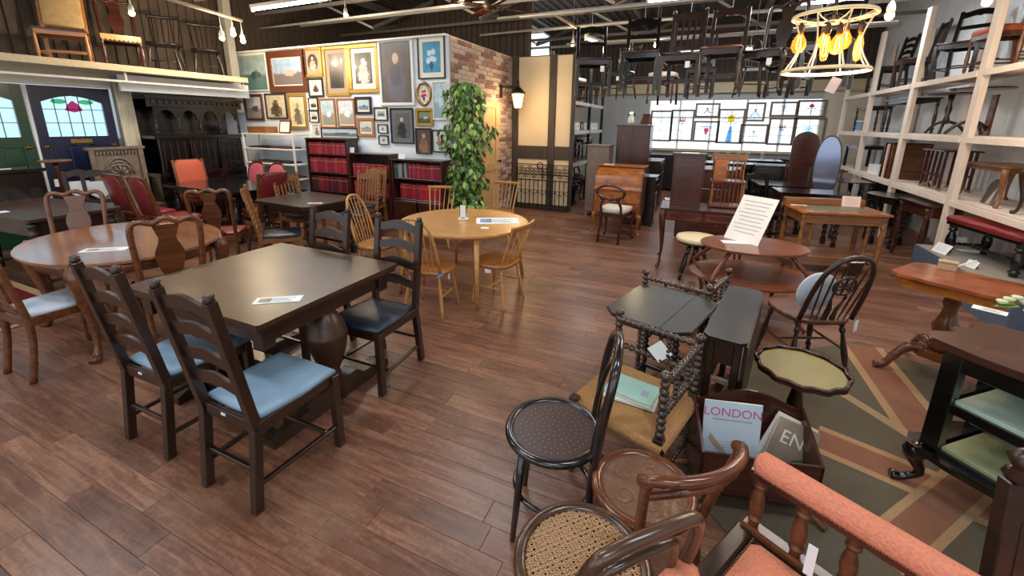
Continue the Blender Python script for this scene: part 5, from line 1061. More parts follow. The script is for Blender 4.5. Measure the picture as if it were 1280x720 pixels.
for s_ in (-1, 1):
    MB().prism([(-.4, zt-.02), (.4, zt-.02), (.4, .3), (.25, .2), (-.25, .2), (-.4, .3)][::-1], s_*.098-.008, s_*.098+.008, 'x').obj('drop_leaf', 'black_oak', t)
    y = s_*.36
    for x in (-.062, .062): MB().box((x, y, .36), (.035, .04, .68)).obj('end_post', 'oak_dark', t)
    MB().box((0, y, .62), (.09, .022, .12)).obj('end_panel', 'oak_dark', t); MB().box((0, y, .46), (.09, .022, .03)).obj('cross_rail', 'grey_oak' if s_ < 0 else 'oak_dark', t); MB().box((0, y, .06), (.18, .06, .06)).obj('foot', 'black_oak', t); MB().box((.0, y, .27), (.028, .02, .36)).obj('splat', 'oak_dark', t)
MB().box((0, 0, .1), (.05, .7, .03)).obj('stretcher', 'oak_dark', t)
# wine table with tooled leather
t = thing('wine_table', 'small tripod wine table with gold leather scalloped top', 'table', (.59, 2.38, .007), R(20)); z = .53
o = [(.205*(1+.035*math.cos(12*a))*math.cos(a), .205*(1+.035*math.cos(12*a))*math.sin(a)) for a in [2*PI*i/72 for i in range(72)]]
MB().prism(o, z-.022, z-.004).obj('top', 'oak_dark', t); b = MB(); b.strip([[(x*.99, y*.99, z-.004) for x, y in o+o[:1]], [(x*.985, y*.985, z+.012) for x, y in o+o[:1]]], .012); b.obj('pie_crust_rim', 'mahogany', t)
MB().prism(ell(.188, .188, 40), z-.004, z-.001).obj('leather', 'gold_leather', t)
MB().lathe([(.03, .16), (.02, .2), (.03, .26), (.038, .32), (.02, .42), (.03, .46), (.05, z-.022)], (0, 0, 0), None, 12).obj('column', 'oak_dark', t)
for i in range(3):
    a = 2*PI*i/3+.5; MB().tube(smoothpath([(.02*math.cos(a), .02*math.sin(a), .2), (.1*math.cos(a), .1*math.sin(a), .17), (.17*math.cos(a), .17*math.sin(a), .06), (.22*math.cos(a), .22*math.sin(a), .012)], 4), [.02]*9+[.014]*4, 6).obj('foot', 'oak_dark', t)
# magazine rack (canterbury)
mc = (.36, 1.99); mr_ = R(14); t = thing('magazine_rack', 'dark walnut magazine rack holding magazines', 'rack', (*mc, .007), mr_); W_, D_ = .5, .24
def ogee(h0, h1, n=12): return [(-W_/2+W_*i/n, h0+(h1-h0)*math.sin(PI*i/n)**1.5) for i in range(n+1)]
MB().prism([(-W_/2, .09), (W_/2, .09), (W_/2, .31), (-W_/2, .31)], D_/2-.012, D_/2, 'y').obj('front_panel', 'mahogany', t)
MB().prism([(-W_/2, .09), (W_/2, .09)]+ogee(.42, .5)[::-1], -D_/2, -D_/2+.012, 'y').obj('back_panel', 'mahogany', t)
for x in (-1, 1): MB().prism([(-D_/2, .09), (D_/2, .09), (D_/2, .44), (0, .38), (-D_/2, .31)], x*(W_/2-.006)-.006, x*(W_/2-.006)+.006, 'x').obj('end_panel', 'mahogany', t)
MB().box((0, 0, .095), (W_, D_, .014)).obj('base', 'walnut', t)
for x in (-1, 1):
    for y in (-1, 1): MB().tube(smoothpath([(x*.2, y*.09, .1), (x*.24, y*.11, .05), (x*.29, y*.14, .012)], 4), .016, 6).obj('foot', 'walnut', t)
MB().box((.16, D_/2-.016, .38), (.06, .003, .014), None, 0).obj('label_plate', 'tag_white', t)
def mag(label, lx, ly, w_, h, lean, mat, words, wc, rot=0, extra=None):
    o = thing('magazine', label, 'magazine', Matrix.Rotation(mr_, 3, 'Z') @ Vector((lx, ly, 0))+Vector((*mc, .14)), mr_); o.rotation_euler = (-lean, rot, mr_)
    MB().box((0, 0, h/2), (w_, .008, h), None, 0).obj('pages', 'paper', o); MB().box((0, -.0048, h/2), (w_, .0016, h), None, 0).obj('cover', mat, o)
    tx, size, px_, pz = words; cu = bpy.data.curves.new('lettering', 'FONT'); cu.body = tx; cu.size = size; cu.extrude = .0003; cu.align_x = 'CENTER'
    tmp = bpy.data.objects.new('tmp', cu); COL.objects.link(tmp); dg = bpy.context.evaluated_depsgraph_get(); me = bpy.data.meshes.new_from_object(tmp.evaluated_get(dg)); bpy.data.objects.remove(tmp)
    me.name = 'lettering'; me.materials.clear(); me.materials.append(MAT[wc]); lo = link('lettering', me, o, (px_, -.0062, pz)); lo.rotation_euler = (PI/2, 0, 0)
    return o
plain('mag_pale', (196, 212, 226), .3, var=.06, scale=14, coat=.3); plain('mag_pink', (186, 92, 138), .5); plain('mag_tan', (150, 134, 116), .3, var=.35, scale=16, coat=.3); plain('mag_green', (60, 96, 84), .4); plain('mag_cream', (236, 230, 216), .5); plain('mag_red', (180, 40, 44), .4)
o = mag('pale blue magazine with pink LONDON title in the walnut rack', -.1, -.03, .25, .36, .12, 'mag_pale', ('LONDON', .058, 0, .29), 'mag_pink')
b = MB()
for i in range(9): b.box((-.07+.014*i, -.0058, .06+.012*(i % 4)), (.003, .001, .09), None, 0); b.box((-.03, -.0058, .05+.014*i), (.13-.008*i, .001, .002), None, 0)
b.obj('cover_drawing', 'ink_light', o); MB().prism([(-.1, .17), (.02, .03), (.05, .03), (-.09, .2)], .0052, .006, 'y').obj('cover_roof', 'mount_brown', o); MB().box((.0, -.0058, .272), (.17, .001, .006), None, 0).obj('subtitle', 'ink_light', o)
o = mag('tan and green magazine with white EN lettering in the walnut rack', .13, -.01, .2, .27, .3, 'mag_tan', ('EN', .09, -.01, .16), 'mag_cream', R(22))
MB().prism([(0, .02), (.1, .02), (.1, .14), (.02, .1)], .0052, .006, 'y').obj('cover_green', 'mag_green', o); MB().prism(ell(.035, .028, 16, .05, .07), .006, .0068, 'y').obj('cover_dish', 'mag_cream', o)
o = mag('red edged magazine tucked at the back of the walnut rack', .12, .05, .2, .27, .16, 'mag_cream', ('MMK', .03, 0, .2), 'mag_red', R(24)); MB().box((.06, -.0058, .13), (.07, .001, .22), None, 0).obj('cover_stripe', 'mag_red', o)
for ch in [c for c in o.children if c.name.startswith('lettering')]: bpy.data.objects.remove(ch)
# ------------------------------------------------------------------ bentwood chairs in the foreground
def bent_legs(t, r, mat, sh, spread=.05, lr_=.016, ring=True):
    for i in range(4):
        a = PI/4+i*PI/2; MB().lathe([(lr_*.75, 0), (lr_, .5), (lr_*1.15, 1)], ((r*.82+spread)*math.cos(a), (r*.82+spread)*math.sin(a), 0), (r*.82*math.cos(a), r*.82*math.sin(a), sh-.02), 10).obj('leg', mat, t) if i in (2, 3) else None
    if ring: MB().tube([(r*.86*math.cos(a), r*.86*math.sin(a), .2) for a in [2*PI*i/32 for i in range(32)]], .011, 8, True).obj('leg_ring', mat, t)
def bent_seat(t, r, mat, pm, sh, kind):
    MB().tube([(r*math.cos(a), r*math.sin(a), sh-.012) for a in [2*PI*i/36 for i in range(36)]], .02, 10, True, flat=.9).obj('seat_ring', mat, t)
    MB().prism(ell(r-.005, r-.005, 36), sh-.014, sh-.004).obj('seat', pm, t)
t = thing('bentwood_chair', 'black bentwood chair with perforated round seat and hoop back', 'chair', (-.455, 1.49, 0), face(-.97, -.2)); r = .192; sh = .48; mt = 'bentwood_black'
bent_seat(t, r, mt, 'seat_black', sh, 0); bent_legs(t, r, mt, sh)
b = MB()
for k in range(1, 7):
    for i in range(6*k): a = 2*PI*i/(6*k)+k*.3; b.prism(ell(.0022, .0022, 6, .024*k*math.cos(a), .024*k*math.sin(a)), sh-.0042, sh-.0034)
b.obj('pierced_dots', 'rush', t); o_ = [c for c in t.children if c.name.startswith('pierced_dots')][0]; o_['kind'] = 'stuff'
MB().tube(smoothpath([(-.17, .2, 0), (-.155, .165, .3), (-.165, .18, .5), (-.185, .2, .7), (-.15, .23, .87), (0, .245, .93), (.15, .23, .87), (.185, .2, .7), (.165, .18, .5), (.155, .165, .3), (.17, .2, 0)], 5), .0165, 10).obj('back_hoop', mt, t)
MB().tube(smoothpath([(-.11, .165, .48), (-.115, .18, .6), (-.09, .215, .75), (0, .23, .82), (.09, .215, .75), (.115, .18, .6), (.11, .165, .48)], 5), .0115, 8).obj('inner_hoop', mt, t)
t = thing('bentwood_chair', 'brown bentwood chair with woven cane seat and double hoop back', 'chair', (-.2, 1.0, 0), face(-.72, .7)); r = .19; sh = .46; mt = 'bentwood_brown'
MB().tube([(r*math.cos(a), r*math.sin(a), sh-.012) for a in [2*PI*i/36 for i in range(36)]], .021, 10, True).obj('seat_ring', mt, t)
b = MB(); n = 21
for k in range(n):   # woven cane: two square sets and two diagonals
    c = -.16+.32*k/(n-1); hl = math.sqrt(max(1e-4, .172**2-c*c))
    for dz, fn in ((0, lambda s_: (c, s_)), (.001, lambda s_: (s_, c))):
        for off in (-.0024, .0024):
            p, q = fn(-hl), fn(hl); dx, dy = (off, 0) if dz == 0 else (0, off); b.bar((p[0]+dx, p[1]+dy, sh-.006+dz), (q[0]+dx, q[1]+dy, sh-.006+dz), .0027, .001, ref=(0, 0, 1), b=0)
    for sg in (1, -1):
        c2 = -.17+.34*k/(n-1); hl2 = math.sqrt(max(1e-4, .172**2-c2*c2)); u_ = Vector((math.sqrt(.5), sg*math.sqrt(.5), 0)); v_ = Vector((-u_.y, u_.x, 0)); b.bar(v_*c2-u_*hl2+Vector((0, 0, sh-.0035)), v_*c2+u_*hl2+Vector((0, 0, sh-.0035)), .0038, .001, ref=(0, 0, 1), b=0)
cn = b.obj('cane_weave', 'cane', t); cn['kind'] = 'stuff'
bent_legs(t, r, mt, sh, ring=False)
for z in (.23,): MB().tube([(r*.86*math.cos(a), r*.86*math.sin(a), z) for a in [2*PI*i/32 for i in range(32)]], .011, 8, True).obj('leg_ring', mt, t)
MB().tube(smoothpath([(-.17, .2, 0), (-.155, .165, .3), (-.165, .18, .48), (-.18, .22, .68), (-.15, .255, .82), (-.1, .265, .855), (0, .27, .865), (.1, .265, .855), (.15, .255, .82), (.18, .22, .68), (.165, .18, .48), (.155, .165, .3), (.17, .2, 0)], 5), .0165, 10).obj('back_hoop', mt, t)
MB().tube(smoothpath([(-.12, .17, .47), (-.13, .2, .6), (-.11, .232, .74), (-.06, .245, .775), (0, .247, .78), (.06, .245, .775), (.11, .232, .74), (.13, .2, .6), (.12, .17, .47)], 5), .0125, 8).obj('inner_hoop', mt, t)
paper_tag(t, (.13, .16, .5), .012, .09, .4)
t = thing('bentwood_armchair', 'red-brown bentwood chair with embossed round seat and low bow back', 'chair', (-.065, 1.36, 0), face(-.72, .7)); r = .168; sh = .46; mt = 'bentwood_red'
bent_seat(t, r, mt, 'embossed', sh, 0); bent_legs(t, r, mt, sh)
b = MB()
for k in range(5):
    a = 2*PI*k/5; scr = [(.085*math.cos(a)+.04*(1-.7*i/14)*math.cos(a+2.4*PI*i/14), .085*math.sin(a)+.04*(1-.7*i/14)*math.sin(a+2.4*PI*i/14), sh-.004) for i in range(15)]; b.tube(scr, .003, 5)
b.tube([(.145*math.cos(a), .145*math.sin(a), sh-.004) for a in [2*PI*i/36 for i in range(36)]], .003, 5, True); b.obj('embossed_scrolls', 'embossed', t)
for s_ in (-1, 1): MB().tube(smoothpath([(s_*.15, .19, 0), (s_*.135, .14, .3), (s_*.15, .16, .5), (s_*.18, .2, .68), (s_*.185, .215, .745)], 5), .0165, 10).obj('back_post', mt, t)
MB().tube(smoothpath([(-.19, .19, .73), (-.175, .225, .755), (-.1, .275, .77), (0, .295, .775), (.1, .275, .77), (.175, .225, .755), (.19, .19, .73)], 5), .0175, 10).obj('bow_rail', mt, t)
MB().tube(smoothpath([(-.18, .2, .68), (-.1, .262, .725), (0, .285, .735), (.1, .262, .725), (.18, .2, .68)], 5), .014, 10).obj('bow_rail', mt, t)
paper_tag(t, (.02, -.165, .42), .04, .025, .2)
# ------------------------------------------------------------------ salmon gallery-back settee at the bottom edge
L0, L1 = at(938, 568, .775), at(1195, 722, .775); bd = (L1-L0).normalized(); t = thing('gallery_armchair', 'salmon moquette armchair with padded rail on turned spindles', 'armchair', (0, 0, 0), math.atan2(bd.y, bd.x))
# local x along the back, front faces -y
LW = .54; t.location = Vector((L0.x, L0.y, 0))+bd*LW/2+Vector((bd.y, -bd.x, 0))*.26; HL = LW/2; yb = .26
o = [(yb-.03, .745), (yb+.03, .745), (yb+.04, .765), (yb+.032, .79), (yb+.012, .803), (yb-.014, .803), (yb-.034, .79), (yb-.041, .765)]
b = MB(); n = 16
rings = []
for i in range(n+1):
    s_ = -HL+LW*i/n; k = 1 if .5 < i < n-.5 else .55; rings.append([Vector((s_+(.02 if i == 0 else (-.02 if i == n else 0)), yb+(y-yb)*k, .77+(z-.77)*k)) for y, z in o])
vs = [v for r_ in rings for v in r_]; m_ = len(o); fs = [(i*m_+j, i*m_+(j+1) % m_, (i+1)*m_+(j+1) % m_, (i+1)*m_+j) for i in range(n) for j in range(m_)]; fs += [tuple(range(m_-1, -1, -1)), tuple(n*m_+j for j in range(m_))]
b.add(vs, [f[::-1] for f in fs], True); b.obj('padded_rail', 'salmon_moquette', t)
MB().box((0, yb, .735), (LW-.02, .055, .025), None, .008).obj('top_rail', 'mahogany', t)
for i in range(5): leg_part(t, 'turned', (-HL+.04+(LW-.08)*i/4, yb, .725), (-HL+.04+(LW-.08)*i/4, yb, .55), .02, 'walnut', 'spindle')
MB().box((0, yb, .535), (LW-.02, .045, .03), None, .008).obj('lower_rail', 'walnut', t); MB().box((0, yb+.005, .46), (LW, .045, .1), None, .006).obj('back_seat_rail', 'timber_frame', t)
for x in (-1, 1): MB().box((x*(HL-.025), 0, .485), (.05, .5, .1), None, .006).obj('side_rail', 'oak_dark', t); MB().box((x*(HL-.03), yb, .26), (.05, .05, .52)).obj('leg', 'walnut', t); leg_part(t, 'turned', (x*(HL-.03), -.23, .45), (x*(HL-.03), -.23, 0), .03, 'walnut')
MB().box((0, -.24, .485), (LW, .05, .1), None, .006).obj('front_rail', 'walnut', t)
MB().cushion([(x, y) for x, y in rect(LW-.11, .45, .02, 0, 0)], .49, .54, .018, 4).obj('seat', 'salmon_moquette', t)
MB().cushion(rect(.08, .2, .03, -HL+.03, -.17), .6, .635, .02, 3).obj('arm_pad', 'salmon_moquette', t); leg_part(t, 'turned', (-HL+.03, -.2, .6), (-HL+.03, -.2, .52), .02, 'walnut', 'arm_support')
b = MB()
for i in range(40):
    b.lathe([(.005, 0), (.0035, .003), (0, .0042)], (-HL+.03+(LW-.06)*i/39, yb-.033, .75), (-HL+.03+(LW-.06)*i/39, yb-1.033, .75), 6); b.lathe([(.005, 0), (.0035, .003), (0, .0042)], (-HL+.06, -.2+.42*i/39, .535), None, 6)
nl = b.obj('upholstery_nails', 'nail_brass', t); nl['kind'] = 'stuff'
paper_tag(t, (-HL+.2, yb-.04, .6), .022, .1, .1)
# carved chair at the right edge of the frame
t = chair('carved_chair', 'dark carved chair with orange seat and a white tag beside the black cabinet', (1.0, 1.0, .0), face(.25, -1), 'slat', 'oak_dark', 'salmon_moquette', 'turned', .46, .44, .45, .95, .06, r=.018, n=4, seat='stuff')
for x in (-1, 1): MB().lathe([(.02, 0), (.036, .012), (.02, .03), (.03, .045), (.036, .06), (.012, .085)], (x*.182, .27, .985-.03), None, 10).obj('finial', 'oak_dark', t)
paper_tag(t, (-.12, .2, .93), .035, .07, .3)
# ------------------------------------------------------------------ black display stand with marble shelves
c0 = Vector((1.05, 2.45, 0)); ex = Vector((.66, -.75, 0)).normalized(); ey = Vector((.75, .66, 0)).normalized(); CW, CD = 1.0, .5
ctr = c0+ex*CW/2+ey*CD/2; t = thing('display_stand', 'ebonised serpentine stand with marble shelves and cabriole feet', 'cabinet', ctr+Vector((0, 0, .007)), math.atan2(ex.y, ex.x)); z = .79
def serp(w_, d_, amp=.045, n=48):
    o = []
    for i in range(n):
        a = 2*PI*i/n; c, s_ = math.cos(a), math.sin(a); k = 1/max(abs(c), abs(s_), 1e-6)
        x, y = c*k*w_/2, s_*k*d_/2; f = 1+amp*math.cos(12*a); o.append((x*f, y*f*(1+amp*.6*math.sin(6*a)**2)))
    return o
so = serp(CW, CD); sc = lambda o, k: [(x*k, y*k) for x, y in o]
b = MB(); b.prism(sc(so, .98), z-.035, z-.025); b.prism(so, z-.025, z-.008); b.prism(sc(so, .985), z-.008, z); b.obj('top', 'mahogany', t)
for x in (-1, 1):
    for y in (-1, 1): MB().box((x*(CW/2-.1), y*(CD/2-.08), .5), (.07, .06, .53)).obj('corner_post', 'ebony', t); leg_part(t, 'cabriole', (x*(CW/2-.09), y*(CD/2-.07), .2), (x*(CW/2-.06), y*(CD/2-.04), 0), .034, 'ebony')
MB().prism(sc(so, .97), .2, .225).obj('base', 'ebony', t); MB().box((0, -CD/2+.07, .7), (CW-.24, .03, .08)).obj('apron', 'ebony', t); MB().box((0, CD/2-.06, .48), (CW-.2, .02, .5)).obj('back_panel', 'ebony', t)
for zz, m_ in ((.5, 'marble'), (.25, 'marble_olive')):
    MB().box((.0, 0, zz), (CW-.27, CD-.16, .022)).obj('marble_shelf', m_, t)
    MB().box((0, -CD/2+.075, zz-.03), (CW-.26, .03, .045)).obj('shelf_rail', 'ebony', t)
    for x in (-1, 1): MB().box((x*(CW/2-.1), 0, zz-.02), (.03, CD-.2, .05)).obj('shelf_rail', 'ebony', t)
p = at(1237, 388, z); card((p.x, p.y, z), .13, .07, 'small white card on the ebonised serpentine stand', rz=R(-30))
p = at(1272, 390, z); t = thing('flower_spray', 'spray of cream artificial flowers on the ebonised stand', 'flowers', (p.x+.08, p.y+.02, z))
MB().tube(smoothpath([(-.15, 0, .02), (0, .02, .03), (.15, 0, .02)], 4), .004, 6).obj('stem', 'leaf_dark', t)
for i in range(9):
    a = i*.7; MB().lathe([(0, 0), (.018, .008), (.026, .02), (.02, .026), (0, .02)], (-.14+.035*i, .03*math.sin(a), .025+.012*(i % 3)), None, 8).obj('flower', 'leaf_pale', t)
for i in range(6):
    o_ = link('leaf', LM[3][1], t, (-.12+.05*i, .0, .02)); o_.rotation_euler = (.3, .3*(-1)**i, i*1.3)
# ------------------------------------------------------------------ pedestal card table
t = thing('pedestal_table', 'reddish walnut pedestal table with clipped corners and scrolled feet', 'table', (1.7, 3.72, .007), R(-37)); z = .74
b = MB(); b.prism(rect(.6, .5, .06), z-.02, z); b.obj('top', 'cardtable_top', t); MB().prism(rect(.55, .46, .06), z-.085, z-.02).obj('frieze', 'burr_walnut', t)
MB().lathe([(.05, .2), (.07, .22), (.045, .26), (.06, .33), (.075, .38), (.05, .44), (.035, .52), (.05, .56), (.04, .6), (.08, z-.085)], (0, 0, 0), None, 16).obj('pillar', 'walnut', t); MB().prism(rect(.24, .24, .05), .15, .2).obj('platform', 'walnut', t)
for i in range(4):
    a = PI/4+i*PI/2; c, s_ = math.cos(a), math.sin(a); MB().tube(smoothpath([(.1*c, .1*s_, .19), (.18*c, .18*s_, .2), (.25*c, .25*s_, .12), (.3*c, .3*s_, .04), (.36*c, .36*s_, .025)], 4), [.032]*5+[.028]*5+[.024]*7, 8).obj('scroll_foot', 'walnut', t); MB().lathe([(.008, 0), (.014, .004), (.014, .016), (.008, .02)], (.355*c, .355*s_, 0), None, 8).obj('castor', 'brass', t)
p = at(1183, 338, z); t = thing('lidded_box', 'small pale leather box on the reddish pedestal table', 'box', (p.x, p.y, z), R(-20)); MB().box((0, 0, .03), (.1, .07, .06), None, .01).obj('body', 'mount_brown', t); MB().box((0, 0, .066), (.104, .074, .012), None, .004).obj('lid', 'mount_brown', t)
p = at(1197, 334, z); tag(MB().tube([(0, 0, .008), (.06, .03, .03), (.12, .06, .05)], .006, 6).obj('letter_opener', 'card_white', None, (p.x, p.y, z), 0), 'thin white letter opener on the reddish pedestal table', 'tool')
# ------------------------------------------------------------------ wheel-back Windsor chair
wb = chair('wheelback_chair', 'dark wheel-back Windsor chair with pale cushion on the rug', (.83, 3.5, .007), face(-.42, .9), 'wheel', 'oak_dark', 'walnut', 'turned', .46, .44, .45, .95, .15, r=.024, n=7)
MB().cushion(ell(.14, .15, 20), 0, .02, .012).obj('cushion', 'pale_seat', wb); o_ = [c for c in wb.children if c.name.startswith('cushion')][0]; o_.rotation_euler = (R(82), 0, 0); o_.location = (.05, .13, .62)
paper_tag(wb, (-.21, .2, .4), .05, .08, .5)
# ------------------------------------------------------------------ two-tier oval table and paper sign
t = thing('two_tier_table', 'mahogany two-tier oval table with curved supports', 'table', (.52, 4.25, 0), R(14))
for zz, a, b_, nm, m_ in ((.7, .45, .33, 'upper_tier', 'tier_top'), (.42, .52, .42, 'lower_tier', 'tier_top')):
    b = MB(); o = ell(a, b_, 40); b.prism(sc(o, .985), zz-.02, zz-.012); b.prism(o, zz-.012, zz-.004); b.prism(sc(o, .99), zz-.004, zz); b.obj(nm, m_, t)
for x in (-1, 1):
    for y in (-1, 1):
        MB().tube(smoothpath([(x*.22, y*.16, .69), (x*.28, y*.2, .62), (x*.4, y*.3, .46), (x*.41, y*.31, .42), (x*.36, y*.27, .3), (x*.33, y*.25, .12), (x*.4, y*.3, .014)], 4), .019, 8).obj('support', 'red_mahogany', t)
p = at(925, 302, .7); standing_card((p.x+.0, p.y+.0, .7), .34, .46, face(-.62, -.78), 'large white printed notice standing on the two-tier table', .5)
card((p.x-.02, p.y-.04, .7), .28, .1, 'white sheet lying below the notice on the two-tier table', rz=R(16), lines=False)
# ------------------------------------------------------------------ desk group in the aisle
t = table('writing_desk', 'mahogany writing desk with two carved drawers and slender cabriole legs', (.09, 5.62, 0), R(2), rect(.98, .58, .02), .77, [(-.44, -.24), (.44, -.24), (.44, .24), (-.44, .24)], 'cabriole', 'mahogany', 'mahogany', .022, .13, .026, cat='desk')
for x in (-.22, .22):
    d_ = MB().box((x, -.258, .685), (.4, .02, .1)).obj('drawer', 'red_mahogany', t); MB().prism(ell(.15, .03, 16, x, .685), .268, .274, 'y').obj('carved_band', 'mahogany', d_)
p = at(842, 249, .77); card((p.x, p.y, .77), .22, .16, 'printed leaflet on the mahogany writing desk', rz=R(8), photo='tag_blue')
t = thing('small_cabinet', 'plain mahogany cabinet standing on the writing desk', 'cabinet', (-.13, 5.76, .77), R(2)); MB().box((0, 0, .31), (.36, .26, .62)).obj('body', 'mahogany', t); MB().box((0, -.135, .31), (.32, .016, .56)).obj('door', 'mahogany', t); MB().box((0, 0, .63), (.4, .3, .025)).obj('top', 'oak_dark', t); MB().lathe([(.006, 0), (.012, .012), (0, .02)], (.12, -.143, .32), (.12, -1.143, .32), 8).obj('knob', 'brass', t)
card((-.13, 5.74, .77+.643), .2, .14, 'white papers on top of the plain mahogany cabinet', lines=False)
t = thing('spindle_stand', 'two-tier spindled wooden stand on the writing desk', 'stand', (.33, 5.75, .77), R(2))
for zz in (.02, .32): MB().box((0, 0, zz), (.38, .26, .022)).obj('shelf', 'red_mahogany', t)
for x in (-1, 1):
    for y in (-1, 1): leg_part(t, 'turned', (x*.17, y*.11, .62 if y > 0 else .33), (x*.17, y*.11, .0), .016, 'golden_oak', 'post')
MB().box((0, .11, .6), (.38, .022, .08)).obj('crest_rail', 'golden_oak', t)
for k in range(7):
    x = -.14+.28*k/6; MB().lathe(prof(SPIN, .009), (x, .11, .33), (x, .11, .57), 8).obj('spindle', 'golden_oak', t); MB().lathe(prof(SPIN, .008), (x, .11, .03), (x, .11, .31), 8).obj('spindle', 'golden_oak', t)
MB().box((-.1, -.02, .45), (.14, .12, .24)).obj('slat_panel', 'burr_walnut', t)
t = thing('piano_stool', 'round piano stool with cream seat and black turned legs', 'stool', (.06, 5.12, 0)); MB().cushion(ell(.23, .23, 28), .46, .51, .02).obj('seat', 'cream_seat', t); MB().lathe([(.2, .43), (.215, .445), (.21, .46)], (0, 0, 0), None, 24).obj('seat_rim', 'ebony', t); MB().lathe([(.05, .1), (.06, .2), (.03, .3), (.035, .43)], (0, 0, 0), None, 12).obj('screw_column', 'ebony', t)
for i in range(4):
    a = PI/4+i*PI/2; leg_part(t, 'turned', (.1*math.cos(a), .1*math.sin(a), .4), (.21*math.cos(a), .21*math.sin(a), 0), .024, 'ebony')
# leather-topped writing table
t = table('writing_table', 'golden oak writing table with green leather top and turned legs', (1.56, 6.25, 0), R(12), rect(.96, .62, .02), .77, [(-.42, -.25), (.42, -.25), (.42, .25), (-.42, .25)], 'turned', 'golden_oak', 'burr_walnut', .025, .12, .03, stretch=.12)
MB().box((0, -.02, .771), (.66, .38, .002), None, 0).obj('leather', 'olive_leather', t); MB().box((0, .27, .81), (.9, .1, .08)).obj('pen_gallery', 'golden_oak', t); MB().box((0, 0, .2), (.8, .48, .02)).obj('under_shelf', 'golden_oak', t)
for x in (-.3, .3): leg_part(t, 'turned', (x, -.2, .64), (x, -.2, .2), .02, 'golden_oak', 'spindle')
q = t.matrix_basis @ Vector((.28, .2, .77)); standing_card(q, .2, .13, R(8), 'pink and white ruled card standing on the leather writing table', .15, 'card_pink')
q = t.matrix_basis @ Vector((-.34, .12, .772)); card(q, .18, .06, 'cream price card on the leather writing table', rz=R(10), mat='card_pink')
# roll-top bureau and its chair
bxm, bw_ = -1.17, .76; t = thing('roll_top_bureau', 'burr walnut cylinder bureau with brass escutcheon and cabriole legs', 'desk', (bxm, 7.02, 0)); zt = 1.1
o = [(.26, .3), (.26, zt-.02), (.0, zt-.02)]+[(-.0-.24*math.sin(PI/2*i/8), zt-.02-.3*(1-math.cos(PI/2*i/8))) for i in range(1, 9)]+[(-.26, .72), (-.26, .3)]
MB().prism(o, -bw_/2+.02, bw_/2-.02, 'x').obj('body', 'burr_walnut', t)
for x in (-1, 1): MB().prism([(y*1.02, z_) for y, z_ in o], x*(bw_/2-.01)-.01, x*(bw_/2-.01)+.01, 'x').obj('side', 'walnut', t); leg_part(t, 'cabriole', (x*(bw_/2-.05), -.22, .34), (x*(bw_/2-.03), -.23, 0), .032, 'burr_walnut'); leg_part(t, 'square', (x*(bw_/2-.05), .22, .32), (x*(bw_/2-.05), .22, 0), .022, 'walnut')
MB().box((0, .1, zt-.01), (bw_+.02, .36, .02)).obj('top', 'burr_walnut', t); MB().box((0, -.265, .73), (bw_, .03, .025)).obj('moulding', 'burr_walnut', t)
for k, (x, w2) in enumerate(((-.24, .24), (.24, .24))):
    for zz in (.42, .6): d_ = MB().box((x, -.266, zz), (w2, .02, .15)).obj('drawer', 'burr_walnut', t); MB().lathe([(.008, 0), (.014, .012), (0, .02)], (x, -.276, zz), (x, -1.276, zz), 8).obj('knob', 'brass', d_)
MB().box((0, -.262, .64), (.22, .02, .1)).obj('drawer', 'burr_walnut', t)
card((bxm-.22, 7.1, zt), .16, .1, 'pale card on top of the cylinder bureau', mat='card_pink', lines=False)
chair('balloon_back_chair', 'mahogany balloon-back chair with ivory seat at the cylinder bureau', (-1.12, 6.42, 0), R(172), 'balloon', 'mahogany', 'ivory_fabric', 'cabriole', .44, .42, .47, .88, .08, stretch=False, seat='stuff')
# ------------------------------------------------------------------ far furniture
def cabinet(name, label, x, y, w_, d_, h, m_, rz=0, doors=1, drawers=0, topm=None, legs=.08, cat='cabinet', group=None):
    t = thing(name, label, cat, (x, y, 0), rz, group); MB().box((0, 0, legs+(h-legs)/2), (w_, d_, h-legs)).obj('body', m_, t); MB().box((0, 0, h+.01), (w_+.04, d_+.04, .025)).obj('top', topm or m_, t)
    for sx in (-1, 1):
        for sy in (-1, 1): MB().box((sx*(w_/2-.03), sy*(d_/2-.03), legs/2), (.05, .05, legs)).obj('foot', m_, t)
    n = drawers or 0; zz = h-.03
    for i in range(n):
        hh = (h-legs-.06)/n; dr_ = MB().box((0, -d_/2-.006, h-.03-hh*(i+.5)), (w_-.06, .014, hh-.015)).obj('drawer', m_, t)
        for sx in (-1, 1): MB().lathe([(.008, 0), (.014, .012), (0, .02)], (sx*w_*.28, -d_/2-.012, h-.03-hh*(i+.5)), (sx*w_*.28, -d_/2-1.012, h-.03-hh*(i+.5)), 8).obj('knob', 'brass', dr_)
    if not n:
        for i in range(doors): dr_ = MB().box((-w_/2+w_*(i+.5)/doors, -d_/2-.006, legs+(h-legs)/2), (w_/doors-.04, .016, h-legs-.06)).obj('door', m_, t); MB().box((-w_/2+w_*(i+.5)/doors, -d_/2-.016, legs+(h-legs)/2), (w_/doors-.14, .008, h-legs-.2)).obj('raised_panel', m_, dr_)
    return t
cabinet('wardrobe', 'tall mahogany cupboard behind the cylinder bureau', -1.22, 8.6, .62, .45, 1.72, 'mahogany', doors=2)
cabinet('cabinet', 'grey-brown panelled cabinet beside the aisle shelf rack', -1.78, 8.15, .42, .4, 1.35, 'grey_oak')
cabinet('chest_of_drawers', 'near-black chest of drawers beside the cylinder bureau', -.92, 7.75, .42, .5, .86, 'ebony', R(90), drawers=3, cat='chest')
cabinet('chest_of_drawers', 'near-black chest of drawers further up the aisle behind the bureau', -1.0, 9.6, .9, .5, 1.0, 'black_oak', R(90), drawers=4, cat='chest')
